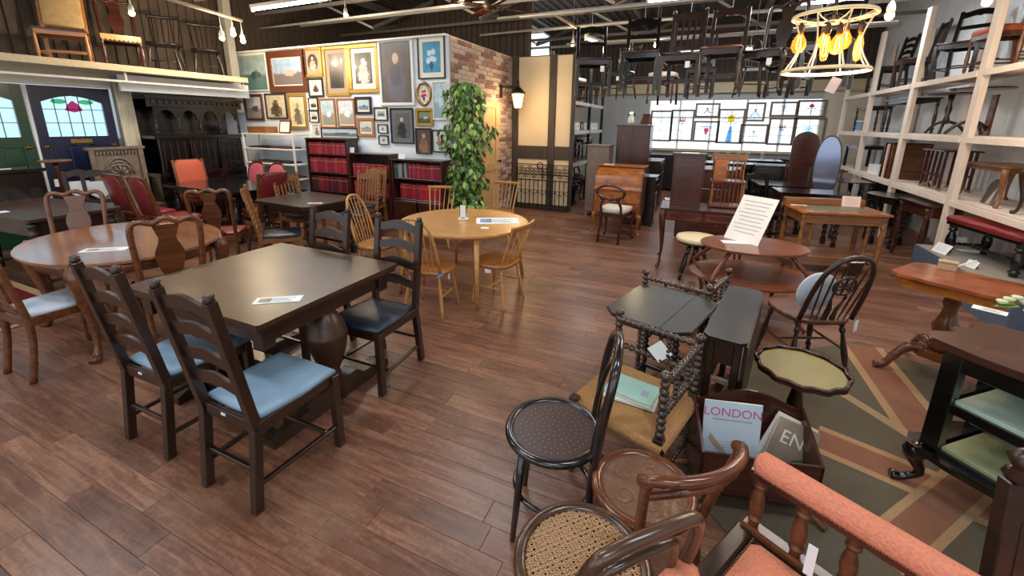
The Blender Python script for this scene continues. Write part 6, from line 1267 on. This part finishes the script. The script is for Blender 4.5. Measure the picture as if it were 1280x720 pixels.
cabinet('sideboard', 'dark sideboard with arched doors under the leaded windows', -.5, 12.3, 1.5, .5, .95, 'black_oak', doors=3, cat='sideboard')
cabinet('sideboard', 'dark sideboard under the plain end of the leaded windows', 1.55, 12.35, 1.6, .5, .95, 'ebony', doors=3, cat='sideboard')
cabinet('chest_of_drawers', 'brown chest of drawers in the middle row behind the writing desk', .1, 7.3, .75, .5, 1.08, 'mahogany', drawers=4, cat='chest', topm='mahogany')
cabinet('chest_of_drawers', 'reddish chest of drawers in the middle row near the windows', .3, 9.0, .8, .5, .95, 'red_mahogany', drawers=4, cat='chest')
table('console_table', 'dark glossy table reflecting the windows in the middle row', (.55, 10.6, 0), 0, rect(1.2, .7, .02), .95, [(-.5, -.28), (.5, -.28), (.5, .28), (-.5, .28)], 'turned', 'ebony', 'ebony', .03, .1, .04)
table('barley_table', 'black barley twist table beside the middle aisle', (1.25, 8.4, 0), R(5), rect(.7, .8, .02), .8, [(-.28, -.32), (.28, -.32), (.28, .32), (-.28, .32)], 'barley', 'ebony', 'ebony', .03, .1, .03)
table('barley_table', 'black barley twist table behind the leather writing table', (1.5, 7.4, 0), R(5), rect(.85, .55, .02), .82, [(-.36, -.2), (.36, -.2), (.36, .2), (-.36, .2)], 'barley', 'oak_dark', 'ebony', .03, .1, .03)
cabinet('glazed_cabinet', 'dark chest with glossy top in front of the arched mirror', 1.5, 9.8, .95, .55, .98, 'black_oak', drawers=3)
table('console_table', 'dark glossy table close to the leaded windows', (1.2, 11.4, 0), 0, rect(1.0, .6, .02), .98, [(-.42, -.24), (.42, -.24), (.42, .24), (-.42, .24)], 'turned', 'ebony', 'ebony', .03, .1, .04)
chair('rail_back_chair', 'dark rail-back chair standing in the aisle behind the notice', (.98, 7.35, 0), R(30), 'rail', 'ebony', 'seat_black', 'turned', .44, .42, .46, 1.02, .09)
for (x, y, h, w_, m_, mm, lb, arch) in ((1.72, 9.3, 1.66, .42, 'mahogany', 'mahogany', 'arched brown fire screen panel standing before the windows', 1), (1.86, 8.25, 1.62, .36, 'oak_dark', 'slate_mirror', 'tall oval cheval mirror with grey-blue glass by the shelf rack', 0)):
    t = thing('cheval_mirror' if not arch else 'screen_panel', lb, 'mirror' if not arch else 'screen', (x, y, 0), R(-12 if not arch else 0)); z0 = .62
    o = ell(w_/2, (h-z0)/2, 30, 0, (h+z0)/2, 2.3) if not arch else [(-w_/2, z0), (w_/2, z0)]+[(w_/2*math.cos(PI*i/14), h-w_/2+w_/2*math.sin(PI*i/14)) for i in range(15)]
    MB().prism(o, -.015, .015, 'y').obj('panel', m_, t)
    if not arch: MB().prism([(x_*.9, (z_-(h+z0)/2)*.95+(h+z0)/2) for x_, z_ in o], .015, .019, 'y').obj('glass', mm, t)
    for sx in (-1, 1): MB().box((sx*(w_/2+.03), 0, .55), (.03, .04, 1.1)).obj('post', m_, t); MB().box((sx*(w_/2+.03), 0, .04), (.05, .4, .06)).obj('foot', m_, t)
    MB().box((0, 0, .3), (w_+.06, .03, .04)).obj('cross_bar', m_, t)
# glass and china on the far table
for i, (x, y, z_) in enumerate(((.3, 10.55, .95), (.55, 10.6, .95), (.75, 10.5, .95), (1.0, 11.35, .98), (1.3, 11.4, .98))):
    t = thing('glass_vase', 'pale glass vase catching light on a dark table near the windows', 'vase', (x, y, z_), 0, 'glassware near the windows'); MB().lathe([(.04, 0), (.05, .01), (.02, .05), (.05, .12), (.06, .18), (.045, .22), (.055, .24)], (0, 0, 0), None, 14).obj('body', 'clear_glass', t); MB().lathe([(.045, 0), (.05, .012), (.03, .016)], (0, 0, 0), None, 14).obj('base', 'tag_white', t)
t = thing('dog_figurine', 'white china dog with black ears on the tall mahogany cupboard', 'figurine', (-1.3, 8.5, 1.7575)); b = MB(); b.tube(smoothpath([(0, 0, .02), (0, .0, .1), (0, -.01, .17), (0, -.03, .21)], 3), [.06, .065, .06, .055, .05, .045, .04, .04, .045, .05], 10); b.obj('body', 'pane_frost' if False else 'white_paint', t)
for sx in (-1, 1): MB().tube([(sx*.04, -.02, .22), (sx*.055, -.01, .19), (sx*.05, 0, .15)], [.012, .018, .012], 6).obj('ear', 'frame_black', t); MB().tube([(sx*.03, -.05, .12), (sx*.03, -.06, .06), (sx*.03, -.065, .012)], [.02, .018, .02], 6).obj('front_leg', 'white_paint', t)
t = thing('glass_lamp_shade', 'colourful stained-glass lamp shade on the tall mahogany cupboard', 'lamp', (-1.02, 8.5, 1.7575)); 
for k, m_ in enumerate(('pane_blue', 'pane_clear', 'pane_red', 'pane_yellow')):
    a = k*PI/2; M = Matrix.Rotation(a, 4, 'Z'); b = MB(); b.add([M @ Vector(v) for v in ((-.11, -.11, 0), (.11, -.11, 0), (.06, -.06, .18), (-.06, -.06, .18))], [(0, 1, 2, 3)]); b.obj('pane', m_, t)
MB().box((0, 0, .185), (.13, .13, .012)).obj('cap', 'frame_black', t)
# ------------------------------------------------------------------ shelving rack on the right with its stock
RX0, RX1 = 2.8, 3.46; SZ = (.92, 1.66, 2.40); PYs = (4.6, 6.74, 8.5, 10.3, 11.95)
t = thing('shelf_rack', 'tall pale timber rack of four bays along the right wall', 'rack', (0, 0, 0))
for y in PYs:
    for x in (RX0, RX1): MB().box((x+.02, y, 1.72), (.06, .13, 3.44), None, .004).obj('upright', 'pale_pine', t)
for z_ in SZ:
    for a, c in zip(PYs[:-1], PYs[1:]):
        MB().box(((RX0+RX1)/2+.03, (a+c)/2, z_-.012), (RX1-RX0-.02, c-a-.13, .024)).obj('shelf_board', 'pale_pine', t)
        MB().box((RX0-.012, (a+c)/2, z_-.045), (.03, c-a-.13, .07)).obj('front_rail', 'pale_pine', t)
HG = dict(cat='chair')
proto = {}
def stock(kind, loc, rz, label, group, tilt=None):
    """a stock chair: built once per kind, then copied"""
    spec = {'rail': dict(back='rail', wood_='ebony', seatm='seat_black', leg='square', top=.92), 'splat': dict(back='splat', wood_='oak_dark', seatm='seat_black', leg='cabriole', top=1.0, stretch=False), 'slat': dict(back='slat', wood_='oak_dark', seatm='oak_dark', leg='square', top=1.0, n=5), 'ladder': dict(back='ladder', wood_='black_oak', seatm='seat_black', leg='square', top=1.0), 'red': dict(back='rail', wood_='oak_dark', seatm='walnut', leg='turned', top=.95), 'wind': dict(back='spindle', wood_='black_oak', seatm='black_oak', leg='splay', top=.92, n=6), 'hoop': dict(back='hoop', wood_='oak_dark', seatm='oak_dark', leg='turned', top=.95, n=6), 'cush': dict(back='balloon', wood_='mahogany', seatm='ivory_fabric', leg='turned', top=.9, seat='stuff', stretch=False), 'uph': dict(back='uphol', wood_='walnut', seatm='dark_red_leather', leg='turned', top=1.0, seat='stuff'), 'rust': dict(back='slat', wood_='walnut', seatm='orange_red', leg='turned', top=.95, n=5, seat='stuff')}[kind]
    if kind not in proto:
        proto[kind] = chair('stock_chair', label, loc, rz, group=group, **spec); o = proto[kind]
    else: o = dup(proto[kind], loc, rz, label, group)
    o['label'] = label
    if group: o['group'] = group
    elif 'group' in o: del o['group']
    o.rotation_euler = tilt if tilt else (0, 0, rz); return o
# chairs along the top shelf
stock('ladder', (3.1, 10.75, 2.401), R(-80), 'black ladder-back chair on the top shelf at the far end of the rack', None)
stock('slat', (3.1, 9.6, 2.401), R(-95), 'dark slat-back chair on the top shelf beyond the overlapping seats', None)
stock('rail', (3.08, 8.05, 2.401), R(-40), 'dark chair with wooden seat on the top shelf beside the chandelier', None)
stock('rust', (3.12, 7.25, 2.401), R(-85), 'chair with orange-brown padded seat on the top shelf', None)
stock('uph', (3.12, 6.25, 2.401), R(-85), 'padded-back chair on the top shelf closest to the red stool', None)
stock('red', (3.12, 5.5, 2.401), R(-85), 'brown turned-leg chair on the top shelf above the blue-white boards', None)
def pedestal_stock(loc, rz, label, h, rt_, m_='mahogany', group=None):
    t = thing('pedestal_table', label, 'table', loc, rz, group); MB().lathe([(rt_*.97, h-.02), (rt_, h-.012), (rt_*.98, h)], (0, 0, 0), None, 24).obj('top', m_, t); MB().lathe([(.03, .14), (.045, .18), (.025, .26), (.04, .34), (.022, .44), (.04, h-.02)], (0, 0, 0), None, 10).obj('column', m_, t)
    for i in range(3):
        a = 2*PI*i/3; MB().tube(smoothpath([(.02*math.cos(a), .02*math.sin(a), .18), (.14*math.cos(a), .14*math.sin(a), .13), (.24*math.cos(a), .24*math.sin(a), .016)], 4), .02, 6).obj('foot', m_, t)
    return t
def low_table(loc, rz, label, w_, d_, h, kind, m_, group=None, **k): return table('low_table', label, loc, rz, rect(w_, d_, .015), h, [(-w_/2+.05, -d_/2+.05), (w_/2-.05, -d_/2+.05), (w_/2-.05, d_/2-.05), (-w_/2+.05, d_/2-.05)], kind, m_, None, .02, .05, .026, group=group, **k)
# middle shelf
low_table((3.14, 11.2, 1.661), R(90), 'dark low table on the middle shelf at the far end of the rack', .8, .45, .5, 'turned', 'oak_dark')
t = thing('slatted_box', 'small pale slatted box on the middle shelf at the far end of the rack', 'box', (2.92, 10.75, 1.661)); MB().box((0, 0, .01), (.22, .3, .02)).obj('base', 'tag_white', t); MB().box((0, 0, .2), (.22, .3, .02)).obj('lid', 'tag_white', t)
for i in range(5): MB().box((-.1, -.13+.065*i, .105), (.012, .012, .17)).obj('slat', 'tag_blue', t)
low_table((3.12, 9.4, 1.661), R(90), 'black baluster-leg table with pale tray on the middle shelf', 1.0, .45, .55, 'turned', 'ebony')
card((3.12, 9.3, 1.661+.55), .5, .24, 'pale blue tray on the black baluster-leg table', rz=R(90), mat='pane_frost' if False else 'tag_white', lines=False, name='tray', cat='tray', h=.03)
pedestal_stock((3.12, 8.12, 1.661), 0, 'tripod pedestal table on the middle shelf, beside the third upright', .56, .26, 'oak_dark')
pedestal_stock((3.12, 7.42, 1.661), .5, 'twin-column pedestal table on the middle shelf, beside the nearest upright', .58, .3, 'mahogany')
t = thing('table_leaf', 'brown table leaf leaning on the middle shelf', 'board', (3.3, 7.5, 1.661), R(90)); MB().box((0, 0, .25), (.12, .025, .5)).obj('board', 'red_mahogany', t); MB().box((0, .0, .49), (.13, .03, .02)).obj('edge', 'red_mahogany', t)
# lower shelf
low_table((3.1, 11.1, .921), R(90), 'dark table with papers on the lower shelf at the far end of the rack', .9, .5, .46, 'square', 'black_oak')
card((3.0, 11.0, .921+.46), .4, .3, 'loose white papers on the far lower shelf table', rz=R(70), lines=False)
for i in range(4):
    t = thing('table_leaf', ('dark walnut', 'red-brown', 'pale pine', 'deep brown')[i]+' table leaf standing upright on the lower shelf', 'board', (3.08, 8.85+.11*i, .921), 0, 'table leaves standing on the lower shelf'); MB().box((0, 0, .28), (.5, .02, .56), None, .006).obj('board', ('walnut', 'red_mahogany', 'pale_pine', 'mahogany')[i], t); MB().box((0, 0, .57), (.5, .024, .02), None, .004).obj('edge', 'mahogany', t)
card((3.1, 9.75, .921), .4, .5, 'blue-white folded cloth on the lower shelf by the table leaves', mat='tag_white', lines=False, h=.16, name='cloth_stack', cat='cloth')
t = thing('nest_of_tables', 'brown slatted nest of tables on the lower shelf', 'table', (3.12, 7.75, .921), R(90)); MB().box((0, 0, .53), (.6, .4, .02)).obj('top', 'mahogany', t)
for x in (-.26, -.13, 0, .13, .26): MB().box((x, -.15, .27), (.03, .03, .5)).obj('leg', 'mahogany', t); MB().box((x, .15, .27), (.03, .03, .5)).obj('leg', 'mahogany', t)
for y in (-.15, .15): MB().box((0, y, .2), (.56, .02, .03)).obj('stretcher', 'mahogany', t); MB().tube(smoothpath([(-.3, y, .01), (-.1, y, .05), (0, y, .1), (.1, y, .05), (.3, y, .01)], 4), .016, 6).obj('splayed_foot', 'grey_oak', t)
low_table((3.14, 6.5, .921), R(90), 'golden oak cabriole coffee table on the lower shelf behind the red stool', .85, .5, .44, 'cabriole', 'golden_oak')
t = thing('mantel_mirror', 'small arched mirror leaning on the lower shelf under the coffee table', 'mirror', (2.98, 6.42, .921), R(-90)); Mx = Matrix.Rotation(-.2, 4, 'X'); o = [(-.09, 0), (.09, 0)]+[(.09*math.cos(PI*i/10), .2+.09*math.sin(PI*i/10)) for i in range(11)]; MB().prism(o, -.01, .01, 'y', Mx).obj('frame', 'steel_dark', t); MB().prism([(x*.86, z_*.95+.008) for x, z_ in o], .01, .013, 'y', Mx).obj('glass', 'mirror', t)
stock('splat', (3.1, 5.55, .921), R(-95), 'carved dark chair on the lower shelf above the grey plinth', None)
# floor under the rack
t = table('gateleg_table', 'black barley twist half-moon table under the rack', (2.72, 8.0, 0), R(-75), ell(.42, .3, 24), .76, [(-.28, -.12), (0, -.2), (.28, -.12), (.0, .18)], 'barley', 'ebony', 'ebony', .025, .08, .026, stretch=0)
table('side_table', 'dark side table with one drawer beside the red stool', (2.82, 7.2, 0), R(-85), rect(.7, .42, .02), .8, [(-.3, -.16), (.3, -.16), (.3, .16), (-.3, .16)], 'turned', 'mahogany', 'oak_dark', .025, .14, .03)
pedestal_stock((2.5, 9.3, 0), 0, 'dark tripod table standing before the far bays of the rack', .82, .34, 'ebony'); pedestal_stock((2.35, 10.4, 0), 0, 'black tripod table nearest the window pier', .9, .36, 'black_oak')
cabinet('chest_of_drawers', 'black chest under the far lower shelf', 3.15, 9.9, .9, .45, .8, 'ebony', R(-90), drawers=3, cat='chest')
tag(MB().prism([(2.55, 6.64), (2.55, 4.75), (3.5, 4.75), (3.5, 6.64)][::-1], 0, .34).obj('display_plinth', 'plinth_blue'), 'blue-grey display plinth under the red leather stool', 'plinth')
pl_ = COL.objects['display_plinth']; MB().prism([(2.56, 6.63), (2.56, 4.76), (3.49, 4.76), (3.49, 6.63)][::-1], .34, .346).obj('carpet_top', 'plinth_top', pl_)
t = thing('long_stool', 'long red leather stool with black bulbous legs on the grey plinth', 'stool', (2.98, 5.95, .347), R(-80)); MB().cushion(rect(1.0, .48, .03), .36, .43, .03, 4).obj('seat', 'dark_red_leather', t); MB().box((0, 0, .345), (.96, .44, .04)).obj('seat_frame', 'ebony', t)
for x in (-1, 1):
    for y in (-1, 1): leg_part(t, 'turned', (x*.43, y*.17, .33), (x*.43, y*.17, 0), .045, 'ebony')
    MB().lathe(beads(.022, 6), (x*.43, -.17, .1), (x*.43, .17, .1), 8).obj('stretcher', 'ebony', t)
MB().lathe(beads(.022, 14), (-.43, 0, .1), (.43, 0, .1), 8).obj('stretcher', 'ebony', t)
for k, (dx, dy) in enumerate(((-.42, -.23), (-.42, -.23))): paper_tag(t, (-.5, -.12+.1*k, .24-.12*k), .09, .1, 1.3)
standing_card((2.62, 6.25, .347), .2, .12, R(-75), 'white ruled card leaning on the grey plinth', .5); standing_card((2.66, 5.7, .347), .12, .08, R(-75), 'small white card at the stool foot on the grey plinth', .4)
card((3.0, 6.5, .347+.0), .2, .12, 'white card lying on the grey plinth behind the stool', lines=False)
# ------------------------------------------------------------------ chairs on the ledge
lz = 2.471
stock('red', (-8.1, 1.85, lz), R(70), 'dark red-brown chair at the open end of the ledge', None)
t = chair('rocking_chair', 'pale beech nursing chair with patterned cream back on the ledge', (-8.05, onX(85, 60, -8.0).y, lz), R(62), 'uphol', 'elm_dark', 'seat_black', 'splay', .52, .48, .42, 1.05, .1, backm='tapestry', seat='board')
t = chair('carved_chair', 'red carved chair with scalloped cream seat fringe on the ledge', (-8.05, onX(157, 70, -8.0).y, lz), R(68), 'splat', 'mahogany', 'mahogany', 'turned', .46, .44, .44, 1.0, .08, stretch=False)
b = MB(); o = [(-.22, .46), (-.22, .40)]+[(-.22+.44*i/18, .40-(.025 if i % 2 else 0)) for i in range(1, 18)]+[(.22, .40), (.22, .46)]; b.prism(o, .222, .228, 'y'); b.obj('scalloped_fringe', 'elm', t)
stock('wind', (-8.05, onX(210, 70, -8.0).y, lz), R(50), 'black spindle-back chair on the ledge beside the carved red chair', None)
stock('wind', (-8.05, onX(262, 75, -8.0).y, lz), R(60), 'black comb-back chair on the ledge beside the steel column', None)
# ------------------------------------------------------------------ wire chandelier
cp = Vector((.68, 3.5, 2.1)); t = thing('wire_chandelier', 'cream wire-frame shade chandelier with amber filament bulbs', 'chandelier', cp)
def wring(r, z_, rad): MB().tube([(r*math.cos(a), r*math.sin(a), z_) for a in [2*PI*i/40 for i in range(40)]], rad, 6, True).obj('wire_ring', 'wire_cream', t)
wring(.245, 0, .0065); wring(.24, .012, .005); wring(.225, .335, .0065); wring(.22, .347, .005); wring(.07, .3, .004)
for i in range(8):
    a = 2*PI*i/8+.2; c, s_ = math.cos(a), math.sin(a); MB().tube(smoothpath([(.245*c, .245*s_, 0), (.19*c, .19*s_, .1), (.175*c, .175*s_, .2), (.225*c, .225*s_, .34)], 4), .0045, 6).obj('wire_rib', 'wire_cream', t); MB().tube([(.225*c, .225*s_, .335), (.15*c, .15*s_, .31), (.07*c, .07*s_, .3)], .0035, 5).obj('wire_spoke', 'wire_cream', t)
MB().lathe([(.012, .3), (.012, .5), (.005, .52), (.005, 2.1)], (0, 0, 0), None, 8).obj('flex', 'frame_black', t)
for i, (r_, a_, L_, z_, rr) in enumerate(((.17, 3.2, .12, .12, .044), (.06, 4.2, .16, .06, .027), (.05, 5.6, .12, .1, .047), (.17, .2, .17, .06, .027), (.17, .9, .12, .15, .042), (.1, 1.7, .1, .16, .038))):
    x, y = r_*math.cos(a_), r_*math.sin(a_); bl = MB().lathe([(0, 0), (rr*.6, L_*.06), (rr, L_*.35), (rr*.9, L_*.65), (rr*.45, L_*.95), (rr*.4, L_)], (x, y, z_), None, 14).obj('bulb', 'amber_bulb', t)
    MB().tube(smoothpath([(x-.006, y, z_+L_*.9), (x-.01, y, z_+L_*.3), (x, y, z_+L_*.2), (x+.01, y, z_+L_*.3), (x+.006, y, z_+L_*.9)], 3), .003, 5).obj('filament', 'filament', bl); MB().lathe([(.014, 0), (.018, .01), (.018, .05), (.01, .07)], (x, y, z_+L_), None, 10).obj('socket', 'socket', t); MB().tube([(x, y, z_+L_+.06), (x*.5, y*.5, .33), (0, 0, .36)], .003, 5).obj('flex', 'frame_black', t)
tg = MB().box((.02, -.2, -.1), (.055, .002, .09), Matrix.Rotation(.35, 3, 'Y'), 0).obj('price_tag', 'card_pink', t); MB().tube([(.02, -.22, 0), (.015, -.21, -.03), (.02, -.2, -.055)], .0012, 4).obj('tag_string', 'wire_cream', t)
l = bpy.data.lights.new('chandelier_glow', 'POINT'); l.energy = 26; l.color = (1, .7, .38); l.shadow_soft_size = .12; lo = bpy.data.objects.new('chandelier_glow', l); COL.objects.link(lo); lo.parent = t; lo.location = (0, 0, .03)
# ------------------------------------------------------------------ aisle rack behind the panel, stacked with chairs
t = thing('aisle_rack', 'dark storage rack behind the timber-framed panel stacked with chairs', 'rack', (0, 0, 0)); ax0, ax1 = -3.3, -2.42; ays = (8.4, 9.7, 11.0)
for y in ays:
    for x in (ax0, ax1): MB().box((x, y, 1.5), (.06, .06, 3.0)).obj('upright', 'iron', t)
for z_ in (.95, 1.62, 2.2):
    for a, c in zip(ays[:-1], ays[1:]): MB().box(((ax0+ax1)/2, (a+c)/2, z_-.012), (ax1-ax0+.04, c-a-.06, .024)).obj('shelf_board', 'steel_dark', t); MB().box((ax1+.02, (a+c)/2, z_-.04), (.02, c-a-.06, .07)).obj('front_rail', 'steel_grey', t)
ks = ('rail', 'splat', 'ladder', 'cush')
for j, z_ in enumerate((0.001, .951, 2.201)):
    for i in range(4):
        y = 8.72+.66*i
        if j == 1 and i % 2: continue
        kk = ks[(i+j) % 4]; stock(kk, (-2.72, y, z_), R(80+9*((i+j) % 3)), 'dark stock chair stored on the aisle rack behind the timber-framed panel', 'chairs stored on the aisle rack')
for i in range(2): low_table((-2.75, 9.38+1.2*i, .951), R(90), 'small dark low table on the aisle rack', .45, .4, .4, 'turned', ('ebony', 'mahogany')[i], 'low tables on the aisle rack')
for i in range(7):
    if i == 2: o = thing('storage_bin', 'small red plastic bin on the aisle rack', 'bin', (-2.58, 8.6+.34*i, 1.621))
    else: o = thing('storage_bin', 'small white plastic bin on the aisle rack', 'bin', (-2.58, 8.6+.34*i, 1.621), 0, 'white bins on the aisle rack')
    m_ = 'crimson' if i == 2 else 'white_paint'
    for c, d in (((0, 0, .006), (.24, .26, .012)), ((-.115, 0, .09), (.012, .26, .17)), ((.115, 0, .075), (.012, .26, .14)), ((0, -.125, .09), (.22, .012, .17)), ((0, .125, .09), (.22, .012, .17))): MB().box(c, d).obj('bin_side', m_, o)
    MB().box((.122, 0, .09), (.002, .08, .05), None, 0).obj('bin_label', 'ink_light', o)
t = stock('cush', (-1.95, 9.2, 0), R(60), 'cream-seated balloon-back chair on the floor by the aisle rack', None)
# ------------------------------------------------------------------ chairs hung under the roof
rail = tag(MB().tube([(-2.6, 6.04, 3.24), (0, 6.04, 3.24), (2.4, 6.04, 3.24)], .02, 8).obj('hanging_rail', 'steel_grey'), 'grey steel rail from which the stock chairs hang', 'rail')
for i in range(4): MB().lathe([(.006, 0), (.006, 1.25)], (-2.4+1.5*i, 6.04, 3.25), None, 6).obj('hanger', 'steel_dark', rail)
def hook(o, top, rz_):
    MB().tube([(0, .31, rz_-o.location.z+.025), (0, .31, top+.02), (0, .29, top-.07)], .004, 6).obj('hook', 'steel_grey', o)
HC = [(740, 'rail', 'black rail-back chair hanging beside the timber-framed panel', 20), (800, 'rail', 'black rail-back chair hanging with a white tag, near the amber bulb', 5), (852, 'slat', 'dark slat-back chair hanging above the tulip glass panels', -6), (902, 'red', 'red-brown rail-back chair hanging above the tall sunburst panel', -10), (962, 'splat', 'mahogany splat-back chair hanging beside the wire chandelier', -30), (1036, 'rail', 'black rail-back chair hanging behind the wire chandelier', -22)]
for i, (u, kd, lb, ang) in enumerate(HC):
    p = onY(u, 80, 5.72); hook(stock(kd, (p.x, 6.04-.31*math.cos(R(ang)), 2.15 if i % 2 else 2.1), R(ang), lb, None), {'rail': .92, 'red': .95}.get(kd, 1.0), 3.24)
for i, (u, kd, lb) in enumerate(((775, 'wind', 'spindle-back chair hanging in the back row beside the timber-framed panel'), (830, 'cush', 'ivory cushioned chair hanging in the back row near the amber bulb'), (875, 'ladder', 'black ladder-back chair hanging in the back row'), (940, 'hoop', 'hoop-back chair hanging in the back row above the red rose panel'), (985, 'rail', 'black rail-back chair hanging in the back row beside the chandelier'))):
    p = onY(u, 100, 8.0); hook(stock(kd, (p.x, 8.32-.31*math.cos(R(12*(i-2))), 2.2 if kd != 'cush' else 2.1), R(12*(i-2)), lb, None), .9, 3.24)
rail2 = tag(MB().tube([(-2.6, 8.32, 3.24), (0, 8.32, 3.24), (2.4, 8.32, 3.24)], .02, 8).obj('hanging_rail', 'steel_grey'), 'grey steel rail behind, carrying the back row of hanging chairs', 'rail')
for i in range(4): MB().lathe([(.006, 0), (.006, 1.25)], (-2.4+1.5*i, 8.32, 3.25), None, 6).obj('hanger', 'steel_dark', rail2)
for i, o in enumerate([o for o in COL.objects if o.parent is None and 'hanging' in str(o.get('label', '')) and o.name.startswith('stock_chair')]):
    if i % 2 == 0: paper_tag(o, (.1, -.235, .33), .05, .07, .2)
for u, v, lb in ((438, 187, 'white price card standing on the middle bookcase top'), (501, 196, 'white price card standing on the lowest bookcase top')):
    p = onY(u, v+4, 5.5); standing_card((p.x, 5.52, [c for c in (zB_top, zC_top)][0 if u < 450 else 1]), .13, .085, 0, lb, .15, lines=False)
